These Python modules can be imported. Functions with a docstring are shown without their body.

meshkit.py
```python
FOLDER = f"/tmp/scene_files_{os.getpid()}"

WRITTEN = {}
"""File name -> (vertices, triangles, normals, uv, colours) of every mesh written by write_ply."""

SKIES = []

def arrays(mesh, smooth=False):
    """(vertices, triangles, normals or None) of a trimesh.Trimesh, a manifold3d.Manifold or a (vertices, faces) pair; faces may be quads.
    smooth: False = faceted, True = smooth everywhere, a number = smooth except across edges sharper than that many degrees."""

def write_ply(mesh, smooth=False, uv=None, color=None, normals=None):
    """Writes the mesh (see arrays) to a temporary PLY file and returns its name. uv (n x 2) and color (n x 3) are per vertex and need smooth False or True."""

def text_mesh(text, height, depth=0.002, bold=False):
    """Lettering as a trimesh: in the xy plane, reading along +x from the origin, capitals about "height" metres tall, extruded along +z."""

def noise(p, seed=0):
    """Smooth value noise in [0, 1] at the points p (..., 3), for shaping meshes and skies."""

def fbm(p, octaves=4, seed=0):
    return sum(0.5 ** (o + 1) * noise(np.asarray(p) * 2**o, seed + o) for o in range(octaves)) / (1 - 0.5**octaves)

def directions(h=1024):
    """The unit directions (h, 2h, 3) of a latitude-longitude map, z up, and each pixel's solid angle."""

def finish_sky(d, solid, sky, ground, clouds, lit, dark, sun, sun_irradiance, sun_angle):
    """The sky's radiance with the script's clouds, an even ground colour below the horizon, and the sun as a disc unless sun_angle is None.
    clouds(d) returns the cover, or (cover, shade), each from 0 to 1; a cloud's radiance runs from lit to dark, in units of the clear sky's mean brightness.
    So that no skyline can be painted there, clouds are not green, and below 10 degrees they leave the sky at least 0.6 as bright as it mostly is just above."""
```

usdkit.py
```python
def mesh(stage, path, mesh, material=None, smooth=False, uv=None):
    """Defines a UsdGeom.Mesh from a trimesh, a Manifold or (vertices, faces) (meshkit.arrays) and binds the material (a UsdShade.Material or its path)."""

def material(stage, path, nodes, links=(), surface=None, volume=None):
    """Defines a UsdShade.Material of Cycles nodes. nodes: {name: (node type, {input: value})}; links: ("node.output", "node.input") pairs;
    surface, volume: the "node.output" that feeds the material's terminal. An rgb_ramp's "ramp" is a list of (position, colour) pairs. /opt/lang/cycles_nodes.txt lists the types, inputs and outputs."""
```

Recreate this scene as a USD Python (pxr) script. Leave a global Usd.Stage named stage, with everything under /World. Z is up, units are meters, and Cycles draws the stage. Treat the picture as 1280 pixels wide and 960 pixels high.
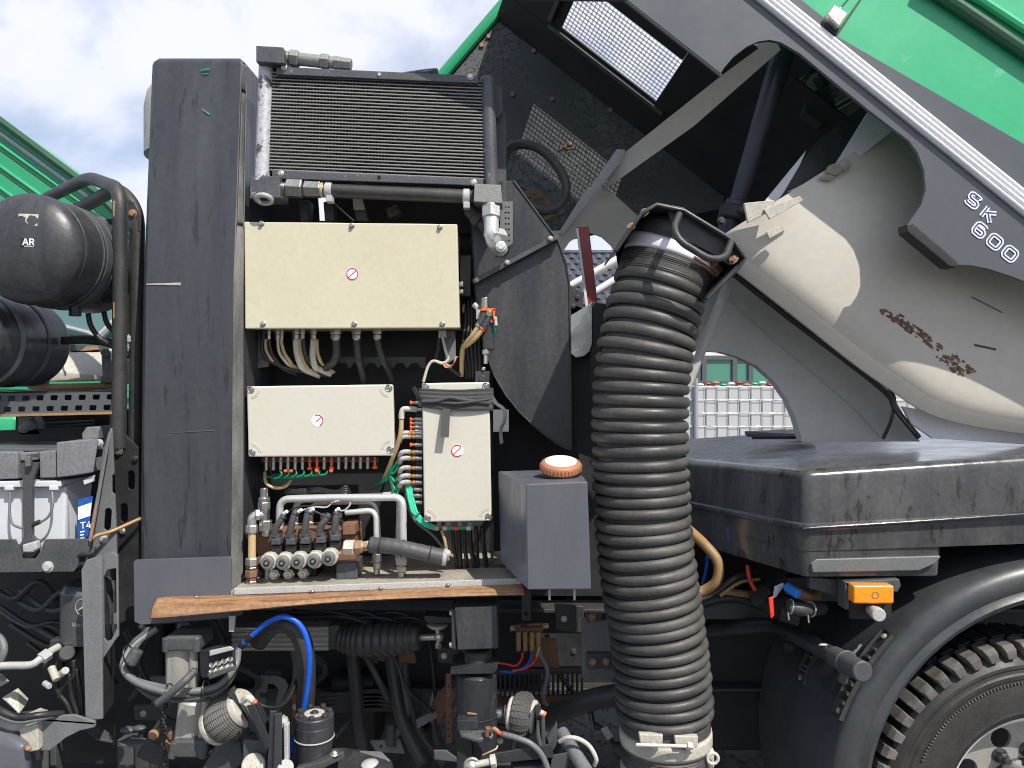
import math, random
import numpy as np, trimesh, manifold3d, usdkit, meshkit
from pxr import Usd, UsdGeom, UsdLux, UsdShade, Gf, Sdf
from shapely.geometry import Polygon, Point, LineString, MultiPolygon, box
from shapely import affinity
from shapely.ops import unary_union

stage = Usd.Stage.CreateInMemory()
UsdGeom.SetStageUpAxis(stage, 'Z')
UsdGeom.SetStageMetersPerUnit(stage, 1.0)
UsdGeom.Xform.Define(stage, '/World')
rnd = random.Random(7)

# ---------------------------------------------------------------- camera, sky, sun, exposure
H, F = 1.725, 960.0                      # eye height, focal length in photo pixels
cam = UsdGeom.Camera.Define(stage, '/World/camera')
cam.CreateHorizontalApertureAttr(36.0)
cam.CreateVerticalApertureAttr(27.0)
cam.CreateFocalLengthAttr(36.0 * F / 1280)
cam.CreateClippingRangeAttr(Gf.Vec2f(0.05, 5000))
cam.CreateExposureAttr(0.5)
cx = UsdGeom.Xformable(cam)
cx.AddTranslateOp().Set(Gf.Vec3d(0, 0, H))
cx.AddRotateXOp().Set(90.0)

SUN = np.array([0.37, -0.52, 0.82]); SUN = SUN / np.linalg.norm(SUN)   # towards the sun
sun_el, sun_az = math.asin(SUN[2]), math.atan2(SUN[0], SUN[1])
usdkit.material(stage, '/World/Looks/sky_look', {
    'tc': ('texture_coordinate', {}),
    'map': ('mapping', {'scale': (1.0, 1.0, 1.35), 'location': (0.31, 0.22, 0.2)}),
    'n1': ('noise_texture', {'scale': 4.2, 'detail': 9.0, 'roughness': 0.55, 'distortion': 0.25}),
    'n2': ('noise_texture', {'scale': 1.3, 'detail': 3.0, 'roughness': 0.5}),
    'add': ('math', {'math_type': 'multiply_add', 'value2': 0.45, 'value3': 0.0}),
    'sum': ('math', {'math_type': 'add'}),
    'cover': ('rgb_ramp', {'ramp': [(0.0, (0.12,) * 3), (0.62, (0.17,) * 3), (0.755, (0.68,) * 3), (0.85, (1,) * 3), (1.0, (1,) * 3)]}),
    'shade': ('rgb_ramp', {'ramp': [(0.3, (5.3, 5.7, 7.2)), (0.62, (6.4, 6.6, 7.3))]}),
    'sky': ('sky_texture', {'sky_type': 'single_scattering', 'sun_disc': False, 'sun_elevation': sun_el, 'sun_rotation': sun_az}),
    'mix': ('mix_color', {}),
    'bg': ('background_shader', {'strength': 0.105}),
}, [('tc.generated', 'map.vector'), ('map.vector', 'n1.vector'), ('map.vector', 'n2.vector'), ('n2.fac', 'add.value1'),
    ('add.value', 'sum.value1'), ('n1.fac', 'sum.value2'), ('sum.value', 'cover.fac'), ('n1.fac', 'shade.fac'), ('cover.color', 'mix.fac'), ('sky.color', 'mix.a'), ('shade.color', 'mix.b'),
    ('mix.result', 'bg.color')], surface='bg.background')
dome = UsdLux.DomeLight.Define(stage, '/World/sky')
dome.GetPrim().SetCustomDataByKey('kind', 'structure')
dome.GetPrim().SetCustomDataByKey('label', 'bright blue sky half covered by thin white cloud')
UsdShade.MaterialBindingAPI.Apply(dome.GetPrim()).Bind(UsdShade.Material.Get(stage, '/World/Looks/sky_look'))
sun = UsdLux.DistantLight.Define(stage, '/World/sun')
sun.CreateIntensityAttr(1.0); sun.CreateAngleAttr(0.5); sun.CreateColorAttr(Gf.Vec3f(1.0, 0.955, 0.88))
sun.GetPrim().CreateAttribute('inputs:normalize', Sdf.ValueTypeNames.Bool).Set(True)
UsdGeom.Xformable(sun).AddTransformOp().Set(Gf.Matrix4d().SetRotate(Gf.Rotation(Gf.Vec3d(0, 0, 1), Gf.Vec3d(*map(float, SUN)))))

# ---------------------------------------------------------------- helpers: where things are
def P(px, py, Y):                       # the point at depth Y that stands at that place of the photograph
    return np.array([(px - 640.0) * Y / F, Y, H - (py - 480.0) * Y / F])
def PS(*pts): return [P(*p) for p in pts]
def U(n, Y): return n * Y / F           # length of n photo pixels at depth Y

# ---------------------------------------------------------------- helpers: shapes
cat = trimesh.util.concatenate
def xz(poly, Y0, Y1):
    """A shapely polygon in world x, z, extruded from depth Y0 to Y1."""
    out = []
    for g in (poly.geoms if hasattr(poly, 'geoms') else [poly]):
        if g.area < 1e-9 or g.geom_type != 'Polygon': continue
        m = trimesh.creation.extrude_polygon(g, Y1 - Y0, engine='earcut')
        v = np.array(m.vertices)
        out.append(trimesh.Trimesh(np.c_[v[:, 0], v[:, 2] + Y0, v[:, 1]], np.array(m.faces)[:, ::-1], process=False))
    return cat(out)
def pp(pts, Y): return Polygon([(P(x, y, Y)[0], P(x, y, Y)[2]) for x, y in pts])
def prism(pts, Y, t, holes=(), rnd_=0.0):
    """Plate with the outline given in photo pixels on its front face at depth Y, t metres thick."""
    p = pp(pts, Y).buffer(0)
    if rnd_: p = p.buffer(-rnd_).buffer(2 * rnd_, quad_segs=4).buffer(-rnd_)
    for h in holes: p = p.difference(h if not isinstance(h, (list, tuple)) else pp(h, Y))
    return xz(p, Y, Y + t)
def hull(pts): return manifold3d.Manifold.hull_points(np.asarray(pts, float))
def tm(m):
    mm = m.to_mesh(); return trimesh.Trimesh(mm.vert_properties[:, :3], mm.tri_verts, process=False)
_oct = trimesh.creation.icosphere(subdivisions=1).vertices
def hexa(corners, r=0.003):
    """Rounded solid spanned by eight (or any number of) corner points."""
    c = np.asarray(corners, float); m = c.mean(0)
    d = np.sign(c - m) * r
    return tm(hull(np.concatenate([(p - q) + _oct * r for p, q in zip(c, d)])))
def rbox(a, b, r=0.003):
    a, b = np.minimum(a, b), np.maximum(a, b); r = min(r, 0.45 * float((b - a).min()))
    return hexa([(x, y, z) for x in (a[0], b[0]) for y in (a[1], b[1]) for z in (a[2], b[2])], r)
def pbox(x0, y0, x1, y1, Y, t, r=0.003):
    a, b = P(x0, y1, Y), P(x1, y0, Y)
    return rbox((a[0], Y, a[2]), (b[0], Y + t, b[2]), r)
def qbox(pts, Y, t, r=0.003):           # any convex outline, rounded
    f = [P(x, y, Y) for x, y in pts]; o = np.array([0, t, 0])
    c = np.array(f + [q + o for q in f]); m = c.mean(0)
    inner = m + (c - m) * (1 - np.minimum(.9, r / np.maximum(np.abs(c - m).max(0), 1e-6)))
    return tm(hull(np.concatenate([p + _oct * r for p in inner])))
def frame(d):
    d = np.asarray(d, float); d = d / np.linalg.norm(d)
    a = np.cross(d, [0, 0, 1.0]) if abs(d[2]) < 0.9 else np.cross(d, [1.0, 0, 0])
    a /= np.linalg.norm(a); return d, a, np.cross(d, a)
def lathe(o, d, prof, n=24, cap=True):
    """Turned body: profile of (distance along d, radius) from o."""
    d, a, b = frame(d); o = np.asarray(o, float); t = np.arange(n) * 2 * np.pi / n
    ring = np.cos(t)[:, None] * a + np.sin(t)[:, None] * b
    v = np.concatenate([o + d * s + ring * r for s, r in prof]); f = []
    k = len(prof)
    for i in range(k - 1):
        for j in range(n):
            p, q, r_, s_ = i * n + j, i * n + (j + 1) % n, (i + 1) * n + (j + 1) % n, (i + 1) * n + j
            f += [(p, q, r_), (p, r_, s_)]
    if cap:
        v = np.concatenate([v, [o + d * prof[0][0], o + d * prof[-1][0]]])
        for j in range(n):
            f += [(k * n, (j + 1) % n, j), (k * n + 1, (k - 1) * n + j, (k - 1) * n + (j + 1) % n)]
    return trimesh.Trimesh(v, f, process=False)
def cyl(a, b, r, r2=None, n=20, bev=None):
    a, b = np.asarray(a, float), np.asarray(b, float); L = np.linalg.norm(b - a); r2 = r if r2 is None else r2
    e = min(0.12 * min(r, r2), 0.2 * L) if bev is None else bev
    return lathe(a, b - a, [(0, r - e), (e, r), (L - e, r2), (L, r2 - e)], n)
def hexn(a, b, r): return cyl(a, b, r, n=6)
def spline(pts, sub=8):
    p = np.asarray(pts, float)
    if len(p) < 3: return np.array([p[0] + (p[-1] - p[0]) * t for t in np.linspace(0, 1, sub + 1)])
    q = np.vstack([2 * p[0] - p[1], p, 2 * p[-1] - p[-2]]); out = []
    for i in range(1, len(q) - 2):
        for t in np.arange(sub) / sub:
            out.append(0.5 * (2 * q[i] + (q[i + 1] - q[i - 1]) * t + (2 * q[i - 1] - 5 * q[i] + 4 * q[i + 1] - q[i + 2]) * t * t + (3 * q[i] - q[i - 1] - 3 * q[i + 1] + q[i + 2]) * t ** 3))
    return np.array(out + [p[-1]])
def sweep(path, r, n=10, sq=None):
    """Tube along a path; r a number or one radius per point; sq=(wide, deep) for a flat band."""
    p = np.asarray(path, float); k = len(p); r = np.broadcast_to(r, (k,))
    tg = np.gradient(p, axis=0); tg /= np.maximum(np.linalg.norm(tg, axis=1, keepdims=True), 1e-12)
    _, a, b = frame(tg[0]); t = np.arange(n) * 2 * np.pi / n; vs = []
    for i in range(k):
        a = a - tg[i] * (a @ tg[i]); a /= np.linalg.norm(a); b = np.cross(tg[i], a)
        vs.append(p[i] + r[i] * (np.cos(t)[:, None] * a * (sq[0] if sq else 1) + np.sin(t)[:, None] * b * (sq[1] if sq else 1)))
    v = np.concatenate(vs + [p[:1], p[-1:]]); i, j = np.meshgrid(np.arange(k - 1), np.arange(n), indexing='ij')
    A, B, C, D = i * n + j, i * n + (j + 1) % n, (i + 1) * n + (j + 1) % n, (i + 1) * n + j
    f = np.concatenate([np.stack([A, B, C], -1).reshape(-1, 3), np.stack([A, C, D], -1).reshape(-1, 3)])
    jj = np.arange(n)
    f = np.concatenate([f, np.stack([np.full(n, k * n), (jj + 1) % n, jj], 1), np.stack([np.full(n, k * n + 1), (k - 1) * n + jj, (k - 1) * n + (jj + 1) % n], 1)])
    return trimesh.Trimesh(v, f, process=False)
def tube(pts, r, n=10, sub=8): return sweep(spline(pts, sub), r, n)
def bent(pts, r, R, n=12):
    """Straight pipe with bends of radius R at the inner points."""
    p = [np.asarray(q, float) for q in pts]; out = [p[0]]
    for i in range(1, len(p) - 1):
        u, w = p[i - 1] - p[i], p[i + 1] - p[i]; lu, lw = np.linalg.norm(u), np.linalg.norm(w); u, w = u / lu, w / lw
        d = min(R, 0.49 * lu, 0.49 * lw)
        for t in np.linspace(0, 1, 9):
            out.append((1 - t) ** 2 * (p[i] + u * d) + 2 * t * (1 - t) * p[i] + t * t * (p[i] + w * d))
    out.append(p[-1]); return sweep(np.array(out), r, n)
def ball(c, r, sc=(1, 1, 1), sub=2):
    m = trimesh.creation.icosphere(subdivisions=sub); m.vertices = m.vertices * np.array(sc) * r + np.asarray(c); return m
def torus(c, d, R, r, n=32, m=10, arc=(0, 2 * np.pi)):
    d, a, b = frame(d); t = np.linspace(arc[0], arc[1], n + 1)
    return sweep(np.asarray(c) + R * (np.cos(t)[:, None] * a + np.sin(t)[:, None] * b), r, m)
def bolt(c, d, r, h=None, washer=True):
    """Hexagon head on a washer, pointing along d."""
    d = np.asarray(d, float) / np.linalg.norm(d); c = np.asarray(c, float); h = h or r * 0.8
    m = [hexn(c, c + d * h, r)]
    if washer: m.append(cyl(c - d * 0.001, c + d * 0.15 * r, r * 1.35, n=16))
    return cat(m)
def chain(a, b, parts, n=18):
    """Fitting: stretches between a and b; parts = [(from, to, radius, sides)]."""
    a, b = np.asarray(a, float), np.asarray(b, float)
    return cat([cyl(a + (b - a) * s, a + (b - a) * e, r, n=k) for s, e, r, k in parts])
def rot(m, o, axis, deg):
    m = m.copy(); m.apply_transform(trimesh.transformations.rotation_matrix(math.radians(deg), axis, o)); return m
FRONT = np.array([0, -1.0, 0]); UP = np.array([0, 0, 1.0]); RIGHT = np.array([1.0, 0, 0])

# ---------------------------------------------------------------- helpers: materials
LOOKS = {}
def look(name, col, rough=0.5, metal=0.0, dirt=None, amount=0.4, scale=9.0, stretch=(1, 1, 1), fine=0.25, bump=0.15, spec=0.5, bevel=0.0025, coat=0.0, chips=None, chip_at=0.66):
    """Weathered surface: base colour, cloudy dirt, fine speckle, relief; chips: a second colour in sharp-edged patches."""
    nodes = {
        'g': ('geometry', {}), 'm': ('mapping', {'scale': stretch}),
        'n': ('noise_texture', {'scale': scale, 'detail': 6.0, 'roughness': 0.62}),
        'f': ('noise_texture', {'scale': scale * 14, 'detail': 3.0, 'roughness': 0.6}),
        'r': ('rgb_ramp', {'ramp': [(0.38, (0,) * 3), (0.75, (1,) * 3)]}),
        'a': ('math', {'math_type': 'multiply', 'value2': amount}),
        'd': ('mix_color', {'a': col, 'b': dirt or tuple(min(1, c * 0.55 + 0.03) for c in col)}),
        'v': ('map_range', {'from_min': 0.25, 'from_max': 0.75, 'to_min': 1 - fine, 'to_max': 1 + fine}),
        'x': ('vector_math', {'math_type': 'scale'}),
        'rr': ('map_range', {'from_min': 0.3, 'from_max': 0.7, 'to_min': max(0.04, rough - 0.13), 'to_max': min(1, rough + 0.13)}),
        'b': ('bump', {'strength': bump, 'distance': 0.004}),
        'p': ('principled_bsdf', {'metallic': metal, 'specular_ior_level': spec, 'coat_weight': coat, 'coat_roughness': 0.12}),
    }
    links = [('g.position', 'm.vector'), ('m.vector', 'n.vector'), ('g.position', 'f.vector'), ('n.fac', 'r.fac'), ('r.color', 'a.value1'), ('a.value', 'd.fac'),
             ('f.fac', 'v.value'), ('d.result', 'x.vector1'), ('v.result', 'x.scale'), ('n.fac', 'rr.value'), ('rr.result', 'p.roughness'), ('f.fac', 'b.height'), ('b.normal', 'p.normal')]
    last = 'x.vector'
    if bevel:
        nodes['bv'] = ('bevel', {'radius': bevel, 'samples': 4}); links.append(('bv.bevel', 'b.normal'))
    if chips:
        nodes['cn'] = ('noise_texture', {'scale': scale * 3.1, 'detail': 8.0, 'roughness': 0.7})
        nodes['cr'] = ('rgb_ramp', {'ramp': [(chip_at - 0.02, (0,) * 3), (chip_at + 0.02, (1,) * 3)]})
        nodes['cm'] = ('mix_color', {'b': chips})
        links += [('m.vector', 'cn.vector'), ('cn.fac', 'cr.fac'), ('cr.color', 'cm.fac'), (last, 'cm.a')]; last = 'cm.result'
    links.append((last, 'p.base_color'))
    LOOKS[name] = usdkit.material(stage, '/World/Looks/' + name, nodes, links, surface='p.BSDF')

BK = (0.022, 0.023, 0.027)
look('black_paint', (0.030, 0.031, 0.036), 0.42, dirt=(0.085, 0.084, 0.083), amount=0.5, scale=5, stretch=(3, 3, 0.5))
look('pillar_paint', (0.041, 0.043, 0.051), 0.36, dirt=(0.070, 0.071, 0.079), amount=0.7, scale=4, stretch=(3.0, 3, 0.3), fine=0.12, bump=0.05, chips=(0.028, 0.028, 0.030), chip_at=0.60)
look('worn_edge', (0.10, 0.10, 0.10), 0.5, dirt=(0.28, 0.27, 0.25), amount=0.8, scale=14, stretch=(1, 1, 0.3))
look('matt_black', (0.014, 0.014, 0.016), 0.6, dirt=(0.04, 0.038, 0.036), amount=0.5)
look('dark_steel', (0.035, 0.036, 0.038), 0.5, dirt=(0.07, 0.06, 0.05), amount=0.5)
look('grey_paint', (0.085, 0.09, 0.098), 0.42, dirt=(0.12, 0.12, 0.12), amount=0.3, fine=0.1, bump=0.05)
look('panel_grey', (0.082, 0.089, 0.100), 0.38, dirt=(0.066, 0.07, 0.08), amount=0.5, scale=2.5, fine=0.06, bump=0.03, coat=0.15)
look('bracket_grey', (0.17, 0.175, 0.18), 0.5, dirt=(0.10, 0.10, 0.10), amount=0.6, fine=0.15, stretch=(2, 2, 0.6), chips=(0.30, 0.30, 0.29), chip_at=0.74)
look('dark_bracket', (0.06, 0.064, 0.068), 0.5, dirt=(0.10, 0.098, 0.095), amount=0.5)
look('tank_grey', (0.098, 0.102, 0.118), 0.38, dirt=(0.125, 0.125, 0.13), amount=0.3, scale=7, stretch=(2, 2, 0.5), fine=0.06, bump=0.04)
look('cream', (0.59, 0.545, 0.40), 0.48, dirt=(0.46, 0.41, 0.28), amount=0.35, scale=5, fine=0.05, bump=0.04, chips=(0.40, 0.36, 0.26), chip_at=0.735)
look('cream_plastic', (0.59, 0.57, 0.485), 0.45, dirt=(0.47, 0.43, 0.33), amount=0.25, scale=6, fine=0.04, bump=0.03, chips=(0.42, 0.38, 0.29), chip_at=0.75)
look('cooler_paint', (0.085, 0.088, 0.096), 0.4, metal=0.2, dirt=(0.14, 0.14, 0.14), amount=0.4, scale=10, chips=(0.50, 0.50, 0.51), chip_at=0.66)
look('flaked_paint', (0.52, 0.52, 0.54), 0.45, metal=0.2, dirt=(0.36, 0.36, 0.37), amount=0.5, scale=7, chips=(0.10, 0.10, 0.11), chip_at=0.57)
look('cooler_tube', (0.27, 0.268, 0.26), 0.45, metal=0.2, dirt=(0.15, 0.145, 0.13), amount=0.5, scale=16)
look('fin_dust', (0.17, 0.166, 0.152), 0.85, dirt=(0.34, 0.325, 0.28), amount=0.7, scale=12, fine=0.6, bevel=0)
look('steel', (0.48, 0.47, 0.44), 0.34, metal=1.0, dirt=(0.26, 0.23, 0.19), amount=0.5, scale=20)
look('zinc', (0.62, 0.60, 0.55), 0.36, metal=0.85, dirt=(0.36, 0.33, 0.27), amount=0.5, scale=24)
look('bright_pipe', (0.72, 0.73, 0.71), 0.3, metal=0.45, dirt=(0.55, 0.53, 0.49), amount=0.4, scale=20, fine=0.08)
look('alu', (0.82, 0.82, 0.84), 0.38, metal=0.1, dirt=(0.70, 0.70, 0.73), amount=0.4, scale=3, fine=0.05, bump=0.02)
look('rusty', (0.21, 0.105, 0.06), 0.8, dirt=(0.11, 0.06, 0.04), amount=0.7, scale=18, fine=0.4, bump=0.4)
look('rust_light', (0.33, 0.19, 0.11), 0.75, dirt=(0.2, 0.11, 0.07), amount=0.5, scale=10, fine=0.25)
look('lip_wood', (0.245, 0.125, 0.058), 0.6, dirt=(0.36, 0.225, 0.12), amount=0.8, scale=5, stretch=(0.25, 6, 9), fine=0.3, bump=0.3, chips=(0.165, 0.082, 0.045), chip_at=0.57)
look('insulation', (0.21, 0.15, 0.09), 0.9, dirt=(0.09, 0.065, 0.04), amount=0.8, scale=30, fine=0.5, bump=0.6, bevel=0)
look('shelf_dust', (0.36, 0.325, 0.265), 0.8, dirt=(0.15, 0.14, 0.12), amount=0.8, scale=12, fine=0.25, bump=0.3)
look('rubber', (0.034, 0.034, 0.035), 0.46, dirt=(0.09, 0.083, 0.07), amount=0.55, scale=7, fine=0.2, bevel=0)
look('hose_rubber', (0.043, 0.042, 0.042), 0.5, dirt=(0.14, 0.128, 0.108), amount=0.6, scale=5, fine=0.2, bump=0.15, bevel=0)
look('tyre_rubber', (0.024, 0.023, 0.022), 0.55, dirt=(0.065, 0.058, 0.05), amount=0.5, scale=9, bevel=0.002)
look('tread_rubber', (0.075, 0.07, 0.062), 0.8, dirt=(0.22, 0.205, 0.18), amount=0.8, scale=14)
look('bellow_rubber', (0.085, 0.083, 0.078), 0.7, dirt=(0.16, 0.155, 0.14), amount=0.6, scale=14, fine=0.15, bevel=0)
look('mudguard', (0.040, 0.044, 0.049), 0.33, dirt=(0.085, 0.085, 0.083), amount=0.55, scale=5, fine=0.1, bump=0.06)
look('deck_plastic', (0.045, 0.046, 0.050), 0.22, dirt=(0.125, 0.122, 0.118), amount=0.75, scale=5, stretch=(1.8, 1.8, 0.5), fine=0.2, bump=0.08, chips=(0.026, 0.024, 0.02), chip_at=0.60, bevel=0, coat=0.35)
look('deck_wear', (0.15, 0.155, 0.155), 0.42, dirt=(0.10, 0.10, 0.097), amount=0.6, fine=0.12)
look('green_paint', (0.022, 0.31, 0.135), 0.32, dirt=(0.05, 0.36, 0.19), amount=0.35, scale=3, fine=0.04, bump=0.03, coat=0.25)
look('green_side', (0.040, 0.40, 0.185), 0.4, dirt=(0.05, 0.43, 0.21), amount=0.6, scale=3, fine=0.05, bump=0.03, coat=0.15, chips=(0.10, 0.46, 0.26), chip_at=0.66)
look('green_dark', (0.012, 0.085, 0.04), 0.45, dirt=(0.03, 0.045, 0.03), amount=0.8)
look('beige_under', (0.56, 0.52, 0.45), 0.5, dirt=(0.47, 0.435, 0.37), amount=0.5, scale=3, fine=0.05, bump=0.05, chips=(0.38, 0.345, 0.28), chip_at=0.70)
look('white_flange', (0.62, 0.63, 0.66), 0.5, dirt=(0.46, 0.45, 0.44), amount=0.5, scale=7, fine=0.07, bump=0.04)
look('arm_grey', (0.44, 0.44, 0.42), 0.5, dirt=(0.36, 0.36, 0.33), amount=0.4, scale=4, fine=0.06)
look('red_paint', (0.26, 0.035, 0.035), 0.5, dirt=(0.13, 0.03, 0.03), amount=0.6, scale=15)
look('red_plastic', (0.75, 0.05, 0.03), 0.4, amount=0.1)
look('orange_red', (0.85, 0.14, 0.03), 0.4, amount=0.15)
look('gloss_black', (0.026, 0.028, 0.032), 0.2, dirt=(0.06, 0.062, 0.06), amount=0.4, scale=8, stretch=(2, 2, .6), fine=0.1, bump=0.04)
look('strut_blue', (0.022, 0.027, 0.042), 0.4, dirt=(0.05, 0.05, 0.06), amount=0.4)
look('cable_black', (0.016, 0.016, 0.017), 0.42, dirt=(0.06, 0.056, 0.05), amount=0.45, scale=16, bevel=0)
look('cable_grey', (0.15, 0.155, 0.155), 0.5, dirt=(0.08, 0.08, 0.078), amount=0.5, scale=15, bevel=0)
look('cable_white', (0.56, 0.535, 0.47), 0.45, dirt=(0.34, 0.305, 0.235), amount=0.6, scale=20, bevel=0)
look('cable_tan', (0.52, 0.38, 0.19), 0.5, dirt=(0.34, 0.24, 0.13), amount=0.5, scale=20, bevel=0)
look('hose_tan', (0.33, 0.20, 0.09), 0.45, dirt=(0.16, 0.10, 0.05), amount=0.6, scale=16, bevel=0)
look('tube_green', (0.015, 0.30, 0.14), 0.35, dirt=(0.02, 0.16, 0.08), amount=0.4, bevel=0)
look('tube_lightgreen', (0.04, 0.56, 0.32), 0.3, dirt=(0.03, 0.36, 0.2), amount=0.3, bevel=0)
look('tube_blue', (0.012, 0.11, 0.62), 0.33, dirt=(0.02, 0.07, 0.36), amount=0.3, bevel=0)
look('blue_plastic', (0.03, 0.22, 0.75), 0.35, amount=0.1)
look('plastic_grey', (0.42, 0.42, 0.41), 0.45, dirt=(0.28, 0.27, 0.24), amount=0.4, scale=18)
look('tape', (0.060, 0.060, 0.062), 0.85, dirt=(0.10, 0.10, 0.10), amount=0.5, scale=20, bump=0.4, bevel=0)
look('battery_white', (0.60, 0.62, 0.65), 0.42, dirt=(0.45, 0.46, 0.47), amount=0.25, scale=7, fine=0.03, bump=0.03)
look('lid_grey', (0.19, 0.19, 0.20), 0.5, dirt=(0.12, 0.12, 0.12), amount=0.5, scale=10)
look('strap_rubber', (0.065, 0.065, 0.068), 0.55, amount=0.3)
look('label_blue', (0.02, 0.09, 0.36), 0.4, amount=0.1)
look('white_print', (0.82, 0.82, 0.82), 0.4, amount=0.08, bevel=0)
look('print_blue', (0.12, 0.16, 0.42), 0.5, amount=0.05, bevel=0)
look('sign_red', (0.55, 0.02, 0.05), 0.45, amount=0.15, bevel=0)
look('orange_lens', (0.95, 0.30, 0.015), 0.18, dirt=(0.8, 0.22, 0.01), amount=0.4, scale=20, coat=0.6)
look('cap_ochre', (0.42, 0.18, 0.09), 0.5, dirt=(0.33, 0.13, 0.07), amount=0.5, scale=20)
look('cap_top', (0.70, 0.69, 0.62), 0.5, dirt=(0.5, 0.42, 0.32), amount=0.4, scale=24)
look('silver_cast', (0.47, 0.45, 0.41), 0.38, metal=0.45, dirt=(0.32, 0.30, 0.26), amount=0.4, scale=12, fine=0.1)
look('filter_grey', (0.10, 0.105, 0.11), 0.3, metal=0.3, dirt=(0.06, 0.06, 0.06), amount=0.4)
look('cover_beige', (0.46, 0.435, 0.37), 0.5, dirt=(0.32, 0.30, 0.25), amount=0.5, scale=9)
look('asphalt', (0.05, 0.05, 0.049), 0.85, dirt=(0.085, 0.08, 0.072), amount=0.6, scale=1.2, fine=0.5, bump=0.5, bevel=0)
look('roof_tile', (0.05, 0.056, 0.072), 0.38, dirt=(0.085, 0.09, 0.102), amount=0.4, scale=3, bevel=0)
look('plaster', (0.72, 0.71, 0.69), 0.8, dirt=(0.6, 0.58, 0.55), amount=0.3, scale=0.7, bevel=0)
look('window_frame', (0.09, 0.095, 0.11), 0.4, amount=0.2, bevel=0)
look('privacy_white', (0.47, 0.47, 0.485), 0.5, dirt=(0.41, 0.405, 0.41), amount=0.3, scale=3, fine=0.04, bevel=0)
look('galvanised', (0.42, 0.44, 0.45), 0.45, metal=0.5, amount=0.3, bevel=0)
usdkit.material(stage, '/World/Looks/green_pane', {'p': ('principled_bsdf', {'base_color': (0.06, 0.22, 0.15), 'roughness': 0.08, 'specular_ior_level': 0.7})}, surface='p.BSDF')
usdkit.material(stage, '/World/Looks/teal_glass', {'p': ('principled_bsdf', {'base_color': (0.10, 0.19, 0.20), 'roughness': 0.06, 'specular_ior_level': 0.8})}, surface='p.BSDF')
usdkit.material(stage, '/World/Looks/lamp_led', {'p': ('principled_bsdf', {'base_color': (0.85, 0.84, 0.78), 'roughness': 0.12, 'metallic': 0.9})}, surface='p.BSDF')
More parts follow.
